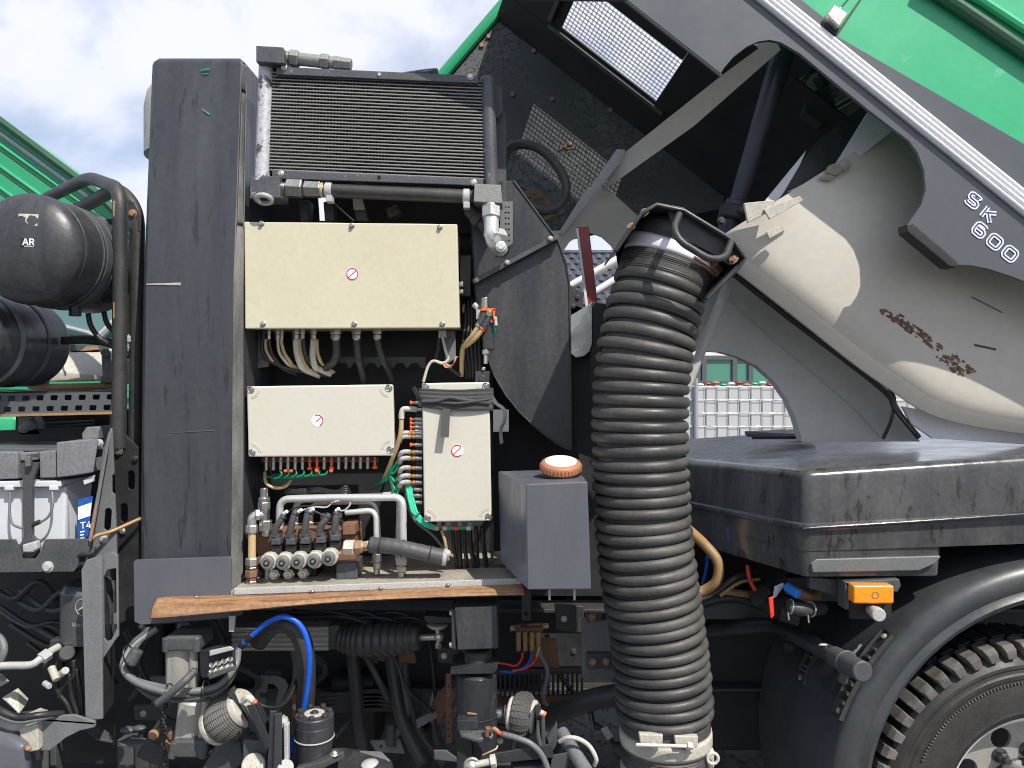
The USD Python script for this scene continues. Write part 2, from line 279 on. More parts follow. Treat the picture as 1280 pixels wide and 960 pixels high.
def cracked():
    # black sound-proofing with crazed cracks and bare brownish patches
    return usdkit.material(stage, '/World/Looks/cracked_lining', {
        'g': ('geometry', {}), 'n': ('noise_texture', {'scale': 9.0, 'detail': 5.0}), 'w': ('vector_math', {'math_type': 'scale', 'scale': 0.16}), 'ad': ('vector_math', {'math_type': 'add'}),
        'vo': ('voronoi_texture', {'feature': 'distance_to_edge', 'scale': 30.0, 'detail': 3.0, 'roughness': 0.6}),
        'cr': ('rgb_ramp', {'ramp': [(0.0, (0.35,) * 3), (0.014, (0.45,) * 3), (0.034, (1,) * 3)]}),
        'n2': ('noise_texture', {'scale': 3.4, 'detail': 6.0, 'roughness': 0.6}),
        'msk': ('rgb_ramp', {'ramp': [(0.42, (0,) * 3), (0.55, (1,) * 3)]}),
        'cm': ('mix_color', {'a': (1, 1, 1)}),
        'base': ('rgb_ramp', {'ramp': [(0.3, (0.05, 0.052, 0.058)), (0.5, (0.082, 0.084, 0.09)), (0.64, (0.12, 0.12, 0.118)), (0.72, (0.19, 0.15, 0.10))]}),
        'mul': ('mix_color', {'blend_type': 'multiply', 'fac': 1.0}),
        'b': ('bump', {'strength': 0.5, 'distance': 0.006}), 'p': ('principled_bsdf', {'roughness': 0.5})},
        [('g.position', 'n.vector'), ('n.color', 'w.vector1'), ('g.position', 'ad.vector1'), ('w.vector', 'ad.vector2'), ('ad.vector', 'vo.vector'), ('vo.distance', 'cr.fac'),
         ('g.position', 'n2.vector'), ('n2.fac', 'msk.fac'), ('msk.color', 'cm.fac'), ('cr.color', 'cm.b'), ('n2.fac', 'base.fac'), ('base.color', 'mul.a'), ('cm.result', 'mul.b'), ('mul.result', 'p.base_color'),
         ('cm.result', 'b.height'), ('b.normal', 'p.normal')], surface='p.BSDF')
cracked()

def place(k, n, end=('leftmost', 'rightmost'), side='left'):
    return end[0] if k == 0 else end[1] if k == n - 1 else ('second', 'third', 'fourth', 'fifth', 'sixth')[k - 1] + ' from the ' + side
# ---------------------------------------------------------------- helpers: things and parts
_used, _base = {}, {}
def number(path):
    k = _used.get(path, -1) + 1; _used[path] = k
    return path if k == 0 else '%s_%03d' % (path, k)
def keys(prim, label=None, cat_=None, group=None, kind=None):
    for k, v in (('label', label), ('category', cat_), ('group', group), ('kind', kind)):
        if v: prim.SetCustomDataByKey(k, v)
def thing(name, label, category, base=(0, 0, 0), group=None):
    path = number('/World/' + name); x = UsdGeom.Xform.Define(stage, path)
    b = np.asarray(base, float); x.AddTranslateOp().Set(Gf.Vec3d(*map(float, b))); _base[path] = b
    keys(x.GetPrim(), label, category, group); return path
def part(parent, name, mesh, mat, smooth=35, label=None, kind=None):
    if isinstance(mesh, (list, tuple)): mesh = cat(mesh)
    b = _base[parent]; path = number(parent + '/' + name); _base[path] = b
    m = mesh.copy(); m.apply_translation(-b)
    usdkit.mesh(stage, path, m, '/World/Looks/' + mat, smooth=smooth)
    keys(stage.GetPrimAtPath(path), label, None, None, kind); return path
def single(name, mesh, mat, label, category=None, group=None, kind=None, smooth=35):
    if isinstance(mesh, (list, tuple)): mesh = cat(mesh)
    path = number('/World/' + name); _base[path] = np.zeros(3)
    usdkit.mesh(stage, path, mesh, '/World/Looks/' + mat, smooth=smooth)
    keys(stage.GetPrimAtPath(path), label, category, group, kind); return path
def wire(name, pts, r, mat, label, category='cable', n=8, sub=8, group=None):
    return single(name, tube(pts, r, n, sub), mat, label, category, group, smooth=True)
def text(s, height, o, right, up, depth=0.0008, bold=False):
    m = meshkit.text_mesh(s, height, depth, bold); r, u = np.asarray(right, float), np.asarray(up, float)
    r, u = r / np.linalg.norm(r), u / np.linalg.norm(u); n = np.cross(r, u)
    m.vertices = np.asarray(o) + m.vertices @ np.array([r, u, n]); return m
def sticker(parent, c, r, open_at=None):
    """Round prohibition sticker facing the camera: white disc, red ring and bar; open_at = (from, to) degrees still printed."""
    c = np.asarray(c, float)
    w = part(parent, 'sticker', cyl(c, c + FRONT * 0.0008, r * 1.06, n=28, bev=0), 'white_print', False)
    a0, a1 = open_at or (0, 360)
    t = np.radians(np.linspace(a0, a1, 30)); o, i = r, r * 0.83
    ring = Polygon([(o * math.cos(x), o * math.sin(x)) for x in t] + [(i * math.cos(x), i * math.sin(x)) for x in t[::-1]]).buffer(0)
    bar = affinity.rotate(box(-i * 1.02, -r * 0.07, i * 1.02, r * 0.07), 42)
    if open_at and a1 - a0 < 200: bar = bar.intersection(box(-r * .2, -r, r, r))
    p = affinity.translate(unary_union([ring, bar]), c[0], c[2])
    part(w, 'sign', xz(p, c[1] - 0.0014, c[1] - 0.0009), 'sign_red', False)
# ================================================================ setting
g = trimesh.creation.box((400, 400, 0.02)); g.apply_translation((0, 100, -0.01))
single('ground', g, 'asphalt', 'dark grey worn asphalt yard under and behind the truck', kind='structure', smooth=False)
# coarse chippings of the asphalt where the camera can see the ground
rs = np.random.RandomState(3); m = []
for k in range(2600):
    x, y = rs.uniform(-0.4, 1.9), rs.uniform(2.5, 5.2); s = rs.uniform(0.004, 0.011)
    q = trimesh.Trimesh(_oct[:12] * s * rs.uniform(0.6, 1.2, 3) + (x, y, 0.001), trimesh.creation.icosahedron().faces, process=False); m.append(q)
single('gravel', m, 'asphalt', 'loose grit scattered on the asphalt under the truck', 'grit', kind='stuff', smooth=False)

# ---- house with a dark tiled roof, seen through the gap left of the big hose
YH = 24.0
hx0, hx1, zr, ze = P(697, 0, YH)[0], P(697, 0, YH)[0] + 9.5, P(0, 316, YH)[2], 2.9
house = thing('house', 'house with dark grey glazed tiled roof seen through the gap beside the red post', 'house', (hx0, YH, 0))
part(house, 'wall', rbox((hx0 + .3, YH - 1.2, 0), (hx1 - .3, YH + 5, ze + 0.2), .01), 'plaster', False)
roofY = YH - 2.3                                            # the eave comes towards us, the ridge stands at YH
slope = np.array([0, roofY - YH, ze - zr]); L = np.linalg.norm(slope); sd = slope / L; nn = np.cross(sd, RIGHT); nn = nn if nn[2] > 0 else -nn
rf = hexa([np.array([x, YH, zr]) + sd * s - nn * t for x in (hx0, hx1) for s in (0.02, L) for t in (0.03, 0.15)], .005)
roof = part(house, 'roof', rf, 'roof_tile', False)
back = hexa([np.array([x, YH + 0.05 + 2.3 * s, zr - 0.04 + (ze - zr) * s - t]) for x in (hx0, hx1) for s in (0, 1) for t in (0, 0.15)], .005)
part(house, 'roof', back, 'roof_tile', False)
part(roof, 'ridge_cap', cyl((hx0, YH, zr), (hx1, YH, zr), 0.09, n=12), 'roof_tile')
tw, th = 0.28, 0.25
def tile(cx_, s):
    # pantile with a rounded lower edge and a hollow face
    pts = []
    for v in (0, 0.55, 0.85, 1.0):
        for u_ in np.linspace(-1, 1, 7):
            drop = 0.11 * (u_ * u_ - 0.35) if v == 1.0 else 0
            pts.append(np.array([cx_, YH, zr]) + RIGHT * (u_ * tw * 0.49) + sd * (s + (v * 1.08 - drop) * th) + nn * (0.014 + 0.022 * v + 0.022 * math.cos(u_ * 3.1)))
    pts = np.array(pts); f = [(i * 7 + j, i * 7 + j + 1, i * 7 + j + 8, i * 7 + j + 7) for i in range(3) for j in range(6)]
    lo = pts - nn * 0.03; v = np.vstack([pts, lo]); n = len(pts)
    f += [(21 + j, 21 + j + n, 22 + j + n, 22 + j) for j in range(6)]
    a = np.array(f); return trimesh.Trimesh(v, np.vstack([a[:, [0, 1, 2]], a[:, [0, 2, 3]]]), process=False)
rest = []
for r_ in range(int(L / th)):
    for c in range(int((hx1 - hx0) / tw)):
        t_ = tile(hx0 + tw * (c + 0.5 + 0.5 * (r_ % 2)), r_ * th)
        if c < 13 and r_ < 13: part(roof, 'roof_tile', t_, 'roof_tile', 60)
        else: rest.append(t_)
part(roof, 'far_roof_tiles', rest, 'roof_tile', 60, kind='stuff')

# ---- white fence of woven privacy strips, seen under the raised arm
YF = 12.0
f0, f1, ftop = P(840, 0, YF)[0], P(1120, 0, YF)[0], P(0, 483, YF)[2]
fence = thing('privacy_fence', 'white fence of woven plastic strips in a galvanised mesh behind the truck', 'fence', (f0, YF, 0))
rows = 8; rh = (ftop - 0.06) / rows; wire_x = np.arange(f0, f1 + 1.0, 0.175)
for k in range(rows):
    m = []
    for i in range(len(wire_x) - 1):
        d = 0.006 if (i + k) % 2 else -0.006
        m.append(rbox((wire_x[i] + 0.003, YF + d - 0.002, 0.05 + k * rh + 0.005), (wire_x[i + 1] - 0.003, YF + d + 0.002, 0.05 + (k + 1) * rh - 0.005), .001))
    m.append(rbox((wire_x[0], YF + .009, 0.05 + k * rh + .004), (wire_x[-1], YF + .011, 0.05 + (k + 1) * rh - .004), .0005))
    part(fence, 'privacy_strip', m, 'privacy_white', False)
for x in wire_x:
    part(fence, 'upright_wire', [cyl((x - .012, YF - .018, .03), (x - .012, YF - .018, ftop + .03), .0035, n=6), cyl((x + .012, YF - .018, .03), (x + .012, YF - .018, ftop + .03), .0035, n=6)], 'galvanised', False)
for k in range(rows + 1):
    z = 0.05 + k * rh
    part(fence, 'cross_wire', [cyl((f0, YF - .026 + s, z), (wire_x[-1], YF - .026 + s, z), .0045, n=6) for s in (0, 0.05)], 'galvanised', False)
for px in (869, 1010, 1150):
    q = P(px, 0, YF); part(fence, 'post', cyl((q[0], YF - .06, 0), (q[0], YF - .06, ftop + .12), .03, n=14), 'galvanised')
part(fence, 'concrete_base', rbox((f0, YF - .05, 0), (wire_x[-1], YF + .05, .05), .005), 'plaster', False)

# ---- low building with a window band behind the fence
YB = 20.0
bx0, bx1 = P(840, 0, YB)[0], P(1120, 0, YB)[0]; zt = P(0, 424, YB)[2]
bld = thing('low_building', 'low pale building with a grey framed window band behind the white fence', 'building', (bx0, YB, 0))
wz0, wz1 = P(0, 479, YB)[2], P(0, 447, YB)[2]
part(bld, 'wall', [rbox((bx0, YB, 0), (bx1, YB + 6, wz0), .01), rbox((bx0, YB, wz1 + 0.05), (bx1, YB + 6, zt), .01), rbox((bx0, YB + .5, wz0), (bx1, YB + 6, wz1 + .06), .01)], 'plaster', False)
part(bld, 'roof_edge', rbox((bx0 - .1, YB - .15, zt), (bx1 + .1, YB + 6.1, zt + .12), .01), 'window_frame', False)
xs = [P(p, 0, YB)[0] for p in (872, 880, 918, 938, 975, 1000, 1040)]
fr = part(bld, 'window', [rbox((xs[0] - .2, YB - .04, wz0), (xs[-1] + .2, YB + .08, wz0 + .06), .005), rbox((xs[0] - .2, YB - .04, wz1 - .06), (xs[-1] + .2, YB + .08, wz1 + .05), .005)] + [rbox((x - .06, YB - .05, wz0), (x + .06, YB + .09, wz1), .005) for x in xs], 'window_frame', False)
for a, b in zip(xs[:-1], xs[1:]): part(fr, 'pane', rbox((a, YB + .03, wz0), (b, YB + .05, wz1), .002), 'green_pane', False)
for k in range(26):                                       # bits of colour on the sill: stacked crates and goods
    x = bx0 + .3 + k * (bx1 - bx0 - .6) / 26
    part(bld, 'sill_planting', ball((x, YB - .12, wz0 - .02 + 0.03 * math.sin(k * 2.1)), .1, (1.1, .8, .5), 1), ['rust_light', 'green_paint', 'cream', 'red_paint'][k % 4], False)

# ---- green truck parked behind on the left: its raised ribbed body, a sloping windscreen and the flank below
YG = 5.2
gt = thing('green_truck', 'bright green truck parked behind at the left with a raised ribbed body', 'truck', P(40, 480, YG) * (1, 1, 0))
part(gt, 'body_panel', prism([(-60, 118), (0, 155), (120, 243), (168, 296), (176, 470), (60, 480), (-60, 480)], YG, 0.5), 'green_paint')
part(gt, 'top_rail', sweep(np.array(PS((-60, 108, YG - .05), (0, 151, YG - .05), (122, 242, YG - .05), (172, 294, YG - .05))), U(5, YG), 8), 'green_dark')
part(gt, 'rail_strip', sweep(np.array(PS((-60, 124, YG - .02), (0, 167, YG - .02), (112, 248, YG - .02))), U(2.4, YG), 8), 'galvanised')
for k in range(4):
    o = 20 + k * 27
    part(gt, 'rib', sweep(np.array(PS((-60, 118 + o, YG), (0, 161 + o, YG), (150, 268 + o, YG))), U(3.0, YG), 6), 'green_paint')
    part(gt, 'rib_groove', sweep(np.array(PS((-60, 124 + o, YG), (0, 167 + o, YG), (150, 274 + o, YG))), U(1.1, YG), 6), 'green_dark')
part(gt, 'windscreen', prism([(60, 362), (175, 372), (175, 452), (60, 405)], YG - .25, 0.03), 'teal_glass')
part(gt, 'windscreen_frame', sweep(np.array(PS((55, 402, YG - .27), (110, 416, YG - .27), (180, 446, YG - .27))), U(3, YG), 8), 'galvanised')
part(gt, 'wiper_arm', sweep(np.array(PS((120, 425, YG - .3), (150, 395, YG - .3), (175, 372, YG - .3))), U(4, YG), 6), 'arm_grey')
part(gt, 'cab_front', qbox([(-60, 412), (60, 408), (180, 452), (190, 640), (-60, 640)], YG - .2, 0.9, .03), 'green_paint')
part(gt, 'bonnet_seam', sweep(np.array(PS((-60, 485, YG - .215), (40, 488, YG - .215), (180, 500, YG - .215))), U(1.5, YG), 6), 'green_dark')
for px in (-30, 140):
    c = P(px, 700, YG - .1); c[2] = 0.5
    part(gt, 'wheel', lathe(c + (0, 0.35, 0), FRONT, [(0, .3), (0, .5), (.28, .5), (.3, .46), (.3, .3), (.24, .27), (.24, .05)], 28), 'tyre_rubber')
# ================================================================ tipped hopper (upper right)
YN, YK = 2.18, 3.10                                   # near side panel, far lining
hu, hv = np.array([0.78, 0, -0.625]), np.array([0.625, 0, 0.78])
hop = thing('tipping_hopper', 'raised green sweeper hopper with grey side skirt and white stripe, lettered SK 600', 'hopper', P(1250, 330, YN))
stripe_lo = lambda x: 10 + (x - 960) * 0.807
stripe_hi = lambda x: (x - 986) * 0.80
skirt = [(480, -190), (500, -70), (650, -2), (784, 0), (901, 92), (905, 85), (917, 71), (934, 58), (948, 52), (962, 50), (976, 53), (1000, 67), (1042, 102), (1085, 137), (1115, 160), (1136, 176), (1147, 191), (1155, 213), (1157, 238), (1152, 255), (1135, 280),
         (1197, 331), (1215, 332), (1235, 336), (1260, 344), (1300, 359), (1440, 425), (1440, 272), (1046, 45), (1040, 30), (650, -280), (560, -290)]
part(hop, 'side_skirt', prism(skirt, YN, 0.012), 'panel_grey')
part(hop, 'stripe', prism([(650, stripe_lo(650)), (1440, stripe_lo(1440)), (1440, stripe_hi(1440)), (650, stripe_hi(650))], YN - 0.010, 0.010), 'alu')
for o, w in ((0.16, 2.6), (0.40, 3.2), (0.62, 3.2), (0.86, 2.6)):
    f = lambda x: stripe_lo(x) * (1 - o) + stripe_hi(x) * o
    part(hop, 'stripe_bead', sweep(np.array(PS((650, f(650), YN - .011), (1000, f(1000), YN - .011), (1440, f(1440), YN - .011))), U(w, YN), 8), 'alu')
for x in (1075, 1225): part(hop, 'rivet', ball(P(x, (stripe_lo(x) + stripe_hi(x)) / 2 - 4, YN - .012), U(1.6, YN), sub=1), 'dark_steel')
# skirt's folded lower edges
part(hop, 'skirt_fold', sweep(np.array(PS((650, -101, YN + .006), (784, 3, YN + .006), (901, 95, YN + .006))), U(2.2, YN), 8), 'dark_bracket')
part(hop, 'skirt_fold', qbox([(1133, 280), (1140, 279), (1197, 328), (1197, 334), (1188, 333), (1134, 288)], YN - .02, 0.05, .003), 'matt_black')
# lettering: outlined strokes, drawn on the skirt
def strokes(lines, o, h):
    ls = unary_union([LineString(l).buffer(0.20, join_style=1, cap_style=2) for l in lines]); inn = unary_union([LineString(l).buffer(0.085, join_style=1, cap_style=2) for l in lines])
    out = []
    for g_ in (ls.difference(inn), inn.difference(unary_union([LineString(l).buffer(0.03) for l in lines]))):
        q = affinity.affine_transform(g_, [hu[0] * h, hv[0] * h, hu[2] * h, hv[2] * h, o[0], o[2]])
        out.append(q)
    return out
def arcpts(cx_, cy_, rx, ry, a0, a1, n=10): return [(cx_ + rx * math.cos(math.radians(a)), cy_ + ry * math.sin(math.radians(a))) for a in np.linspace(a0, a1, n)]
def rr(w, h, r): return arcpts(w - r, h - r, r, r, 90, 0, 5) + arcpts(w - r, r, r, r, 0, -90, 5) + arcpts(r, r, r, r, 270, 180, 5) + arcpts(r, h - r, r, r, 180, 90, 5)
Sx = [(1.1, .86), (.95, 1.0), (.25, 1.0), (.08, .9), (.08, .62), (.25, .52), (.92, .5), (1.1, .38), (1.1, .12), (.92, 0), (.2, 0), (.05, .14)]
Kx = [[(.1, -.05), (.1, 1.05)], [(1.05, 1.02), (.2, .45)], [(.42, .6), (1.1, -.03)]]
six = [[(1.0, .9), (.85, 1.0), (.28, 1.0), (.08, .82), (.08, .2), (.25, 0), (.9, 0), (1.08, .15), (1.08, .45), (.92, .58), (.2, .58)]]
zero = [rr(1.1, 1.0, .28) + [(1.1 - .28, 1.0)]]
hgt = U(13.6, YN)
def glyph(lines, px, py):
    w, b = strokes(lines, P(px, py, YN), hgt)
    a = part(hop, 'letter', xz(w, YN - .0022, YN - .0008), 'white_print', False)
    part(a, 'letter_inline', xz(b, YN - .0018, YN - .0006), 'print_blue', False)
glyph([Sx], 1206, 251); glyph(Kx, 1225, 269)
glyph(six, 1214, 288); glyph(zero, 1233, 303); glyph(zero, 1252, 318)
# green body: side wall, latch, seam; the body's floor closes the space behind the skirt
side = [(975, 40), (1046, 95), (1440, 322), (1440, -420), (700, -420), (700, -240)]
part(hop, 'body_side', prism(side, YN + .015, 0.02), 'green_side')
part(hop, 'side_rib', sweep(np.array(PS((1150, -22, YN), (1200, 10, YN), (1300, 78, YN), (1440, 172, YN))), U(9, YN), 10), 'green_dark')
part(hop, 'side_rib', sweep(np.array(PS((1170, -30, YN + .005), (1225, 0, YN + .005), (1320, 62, YN + .005), (1440, 140, YN + .005))), U(6, YN), 8), 'green_side')
part(hop, 'panel_seam', prism([(1043, 44), (1046, 46), (1078, -2), (1075, -2)], YN + .013, .004), 'green_dark')
part(hop, 'panel_seam', prism([(1030, 32), (1032, 34), (1062, -2), (1060, -2)], YN + .013, .004), 'green_dark')
lt = part(hop, 'latch', qbox([(1034, 18), (1043, 6), (1060, 17), (1049, 33)], YN - .035, .05, .004), 'zinc')
part(lt, 'latch_bolt', cyl(P(1045, 23, YN - .02), P(1050, 10, YN - .02), U(3, YN)), 'zinc')
part(lt, 'latch_keeper', qbox([(1033, 26), (1050, 33), (1046, 44), (1034, 36)], YN - .012, .02, .003), 'matt_black')
bodyp = Polygon([(P(x, y, YN)[0], P(x, y, YN)[2]) for x, y in [(1076, -74), (1120, -42), (1515, 280), (1575, -420), (1380, -420)]])
part(hop, 'body_floor', xz(bodyp, YN + .06, 3.6), 'matt_black')
# far lining plate, cracked, with bare fixing pins
lining = [(553, 92), (637, -6), (677, 25), (810, 128), (905, 203), (905, 260), (700, 302), (640, 330), (540, 330), (540, 108)]
lin = part(hop, 'lining_plate', prism(lining, YK, 0.015), 'cracked_lining', False)
part(hop, 'green_edge', sweep(np.array(PS((530, 121, YK - .01), (553, 94, YK - .01), (632, 2, YK - .01), (720, -100, YK - .01))), U(4.6, YK), 8, sq=(1.0, 1.6)), 'green_paint')
for x, y in ((602, 57), (611, 46), (667, 64), (723, 81), (690, 124), (763, 138), (641, 118), (712, 180)):
    q = P(x, y, YK); a = part(lin, 'fixing_pin', cyl(q, q + FRONT * .008, U(3.0, YK), n=12), 'rust_light')
for x, y, r in ((668, 250, 22), (688, 264, 17), (650, 264, 15), (710, 186, 9)):
    bi = ball(P(x, y, YK), U(r, YK), (1, .10, .62), 3); bi.vertices += (meshkit.fbm(bi.vertices * 60, 3) - .5)[:, None] * np.array([.035, .02, .035]); part(lin, 'bare_insulation', bi, 'insulation')
# sloping top of the hood with the wire mesh window
e0, e1 = P(637, -6, YK - .11), P(905, 203, YK - .11); eu = (e1 - e0); EL = np.linalg.norm(eu); eu /= EL
ed = np.array([0, -0.88, 0]) + hv * 0.46; ed /= np.linalg.norm(ed); en = np.cross(eu, ed)
EX = .75
def slab(s0, s1, t0, t1, th=.006): return hexa([e0 + eu * s + ed * t + en * w for s in (s0, s1) for t in (t0, t1) for w in (0, th)], .001)
s0, s1, t0, t1, TW = 0.245, 0.705, 0.035, 0.25, 0.46
part(hop, 'hood_top', [slab(-.02, s0, 0, TW), slab(s1, EL + EX, 0, TW), slab(-.02, EL + EX, -.135, -.001), slab(s0, s1, 0, t0), slab(s0, s1, t1, TW)], 'matt_black', False)
part(hop, 'window_frame', [slab(s0 - .05, s1 + .05, t0 - .028, t0 - .012, .02), slab(s0 - .06, s0 - .045, t0, t1, .02)], 'dark_bracket', False)
wires = []
for s in np.arange(s0, s1 + .001, .0165): wires.append(cyl(e0 + eu * s + ed * t0 + en * .004, e0 + eu * s + ed * t1 + en * .004, .0016, n=5))
for t in np.arange(t0, t1 + .001, .0165): wires.append(cyl(e0 + eu * s0 + ed * t + en * .007, e0 + eu * s1 + ed * t + en * .007, .0016, n=5))
part(hop, 'wire_mesh', wires, 'dark_steel', False)
# beige bulkhead lip between lining and the dark bay, and the beige plate with an arch
def ruled(A, B, th):
    A, B = np.array(PS(*A)), np.array(PS(*B)); n = len(A); off = np.array([0, th, 0]); v = np.concatenate([A, B, A + off, B + off]); f = []
    for k in range(n - 1):
        f += [(k, n + k, k + 1), (k + 1, n + k, n + k + 1), (2 * n + k, 2 * n + k + 1, 3 * n + k), (2 * n + k + 1, 3 * n + k + 1, 3 * n + k), (k, k + 1, 2 * n + k), (k + 1, 2 * n + k + 1, 2 * n + k), (n + k, 3 * n + k, n + k + 1), (n + k + 1, 3 * n + k, 3 * n + k + 1)]
    f += [(0, 2 * n, n), (n, 2 * n, 3 * n), (n - 1, 2 * n - 1, 3 * n - 1), (2 * n - 1, 4 * n - 1, 3 * n - 1)]
    return trimesh.Trimesh(v, f, process=False)
part(hop, 'bulkhead_lip', ruled([(968, 46, 2.30), (905, 92, 2.45), (778, 193, 2.86)], [(976, 62, 2.30), (868, 157, 2.62), (752, 240, 2.97)], .006), 'beige_under')
part(hop, 'lip_end', hexa([P(781, 187, 2.84), P(772, 186, 2.84), P(698, 292, 3.02), P(703, 293, 3.02), P(742, 243, 2.98), P(783, 193, 2.86)] + [P(776, 192, 2.92), P(706, 291, 3.06)], .0015), 'white_flange')
part(hop, 'arch_plate', prism([(640, 292), (700, 288), (735, 233), (765, 240), (830, 300), (830, 345), (772, 322), (764, 307), (752, 296), (738, 291), (724, 294), (712, 302), (704, 314), (692, 300), (640, 315)], 3.04, .012), 'beige_under')
# dark bay: back plate, a beige bracket with valves, guard plate, flanges
part(hop, 'bay_back', prism([(735, 236), (905, 90), (985, 20), (1200, 140), (1100, 300), (930, 345), (840, 345), (800, 300)], 3.25, .02), 'matt_black')
br = part(hop, 'bay_bracket', prism([(983, 110), (1022, 82), (1064, 118), (1078, 135), (1034, 158), (1030, 148), (1040, 140), (1020, 128), (1012, 118)], 2.72, .01), 'cover_beige')
part(br, 'valve_rod', cyl(P(1032, 119, 2.68), P(1062, 103, 2.68), U(2.6, 2.7)), 'steel')
part(br, 'valve_rod', cyl(P(1040, 131, 2.68), P(1068, 114, 2.68), U(5, 2.7)), 'zinc')
part(br, 'valve_rod', cyl(P(1042, 138, 2.68), P(1070, 122, 2.68), U(2.6, 2.7)), 'steel')
part(br, 'valve_block', qbox([(1008, 118), (1036, 106), (1048, 140), (1028, 156), (1006, 140)], 2.62, .08), 'dark_steel')
part(br, 'valve_block', qbox([(1022, 92), (1032, 88), (1040, 102), (1030, 106)], 2.66, .05), 'dark_steel')
for k in range(3): part(br, 'valve_cable', tube(PS((1010 - k * 3, 125, 2.66), (1006 - k * 3, 104, 2.66), (1018 - k, 90 - k * 2, 2.66), (1030, 92, 2.66)), U(1.3, 2.7), 6), 'cable_black')
part(hop, 'guard_plate', prism([(972, 248), (1018, 180), (1080, 130), (1090, 138), (1046, 207), (1012, 228)], 2.46, .012), 'black_paint')
part(hop, 'bay_flange', prism([(1086, 139), (1118, 162), (1062, 206), (1046, 216), (1010, 236), (984, 240), (1012, 226), (1044, 206)], 2.36, .01), 'white_flange')
part(hop, 'bay_flange', prism([(957, 250), (1008, 188), (1000, 206), (980, 240), (965, 262), (950, 262)], 2.36, .01), 'white_flange')
part(hop, 'hinge_bracket', [qbox([(930, 254), (968, 250), (966, 262), (950, 268), (935, 278)], 2.29, .012, .002), qbox([(955, 262), (1000, 245), (1004, 250), (962, 274)], 2.282, .008, .001), qbox([(958, 290), (975, 283), (980, 288), (962, 298)], 2.30, .008, .001)], 'cover_beige')
part(hop, 'torn_foam', [ball(P(1044, 212, 2.33), U(9, 2.4), (1.2, .4, .8)), ball(P(1056, 206, 2.33), U(7, 2.4), (1, .5, 1)), ball(P(1034, 222, 2.33), U(6, 2.4), (1.6, .4, .6))], 'shelf_dust')
# beige tub under the hopper
E1 = [P(1122, 156, 2.40), P(1150, 182, 2.40), P(1200, 225, 2.40), P(1330, 325, 2.40), P(1460, 430, 2.40)]
E2 = [P(884, 306, 2.36), P(985, 384, 2.36), P(1110, 480, 2.36), P(1210, 530, 2.36), P(1460, 562, 2.36)]
a_, b_ = spline(E1, 10), spline(E2, 10); nt = 26; grid = []
for t in np.linspace(0, 1, nt): grid.append(a_ * (1 - t) + b_ * t + np.array([0, -.04, 0]) * (1 - (2 * t - 1) ** 2) + np.array([0, .035, 0]) * (max(0, t - .88) / .12) ** 2)
gv = np.array(grid); n_ = gv.shape[1]; vv = np.concatenate([gv.reshape(-1, 3), gv.reshape(-1, 3) + (0, .012, 0)]); ff = []
for i in range(nt - 1):
    for j in range(n_ - 1):
        q = (i * n_ + j, i * n_ + j + 1, (i + 1) * n_ + j + 1, (i + 1) * n_ + j); o = nt * n_
        ff += [(q[0], q[2], q[1]), (q[0], q[3], q[2]), (q[0] + o, q[1] + o, q[2] + o), (q[0] + o, q[2] + o, q[3] + o)]
tubm = trimesh.Trimesh(vv, ff, process=False)
tb = part(hop, 'tub', tubm, 'beige_under', True)
def on_tub(px, py):                                     # the tub's own surface point in that direction
    d = P(px, py, 1.0) - np.array([0, 0, H]); o = np.array([0, 0, H]); tri = tubm.triangles[: len(ff)]
    e1_, e2_ = tri[:, 1] - tri[:, 0], tri[:, 2] - tri[:, 0]; h_ = np.cross(d, e2_); a = (e1_ * h_).sum(1); a[np.abs(a) < 1e-12] = 1e-12
    s_ = o - tri[:, 0]; u_ = (s_ * h_).sum(1) / a; q = np.cross(s_, e1_); v_ = (q @ d) / a; t_ = (e2_ * q).sum(1) / a
    ok = (u_ >= 0) & (v_ >= 0) & (u_ + v_ <= 1) & (t_ > 0); return o + d * t_[ok].min() if ok.any() else P(px, py, 2.3)
rs = np.random.RandomState(5); m = []
def flakes(corners, n, lo, hi):
    for k in range(n):
        s, t = rs.rand(), rs.rand(); c = np.array(corners)
        p = (c[0] * (1 - s) + c[1] * s) * (1 - t) + (c[3] * (1 - s) + c[2] * s) * t
        if meshkit.noise(np.array([p[0] * .16, p[1] * .16, 0]), 9) < 0.34: continue
        q = on_tub(*p); w = U(rs.uniform(lo, hi), 2.3); l = w * rs.uniform(1.5, 4)
        m.append(hexa([q + hu * a * l + hv * b * w + FRONT * z for a in (-.5, .5) for b in (-.5, .5) for z in (0, .0015)], .0004))
flakes([(1097, 388), (1116, 385), (1180, 434), (1172, 440)], 260, .7, 1.9)
flakes([(1170, 446), (1192, 442), (1222, 464), (1196, 469)], 130, .7, 1.9)
part(tb, 'rust_patch', m, 'rusty', False)
part(tb, 'scrape', hexa([on_tub(x, y) + FRONT * z + hv * w for x, y in ((1214, 371), (1253, 391)) for z in (0, .0012) for w in (-.001, .0012)], .0003), 'dark_steel', False); part(tb, 'scrape', hexa([on_tub(x, y) + FRONT * z + np.array([0, 0, w]) for x, y in ((1218, 431), (1245, 437)) for z in (0, .0012) for w in (-.003, .003)], .0003), 'dark_steel', False)
part(tb, 'tub_seal', tube(PS((896, 326, 2.44), (985, 396, 2.44), (1100, 484, 2.44), (1120, 512, 2.46), (1148, 546, 2.5)), U(3.6, 2.5), 8), 'cable_black')
part(tb, 'seal_cable', tube(PS((1112, 486, 2.47), (1118, 500, 2.47), (1114, 525, 2.47), (1104, 548, 2.5)), U(2.2, 2.5), 8), 'cable_black')
part(hop, 'tub_flange', prism([(1128, 508), (1150, 512), (1212, 530), (1440, 545), (1440, 566), (1166, 548), (1140, 530)], 2.46, .012), 'white_flange')
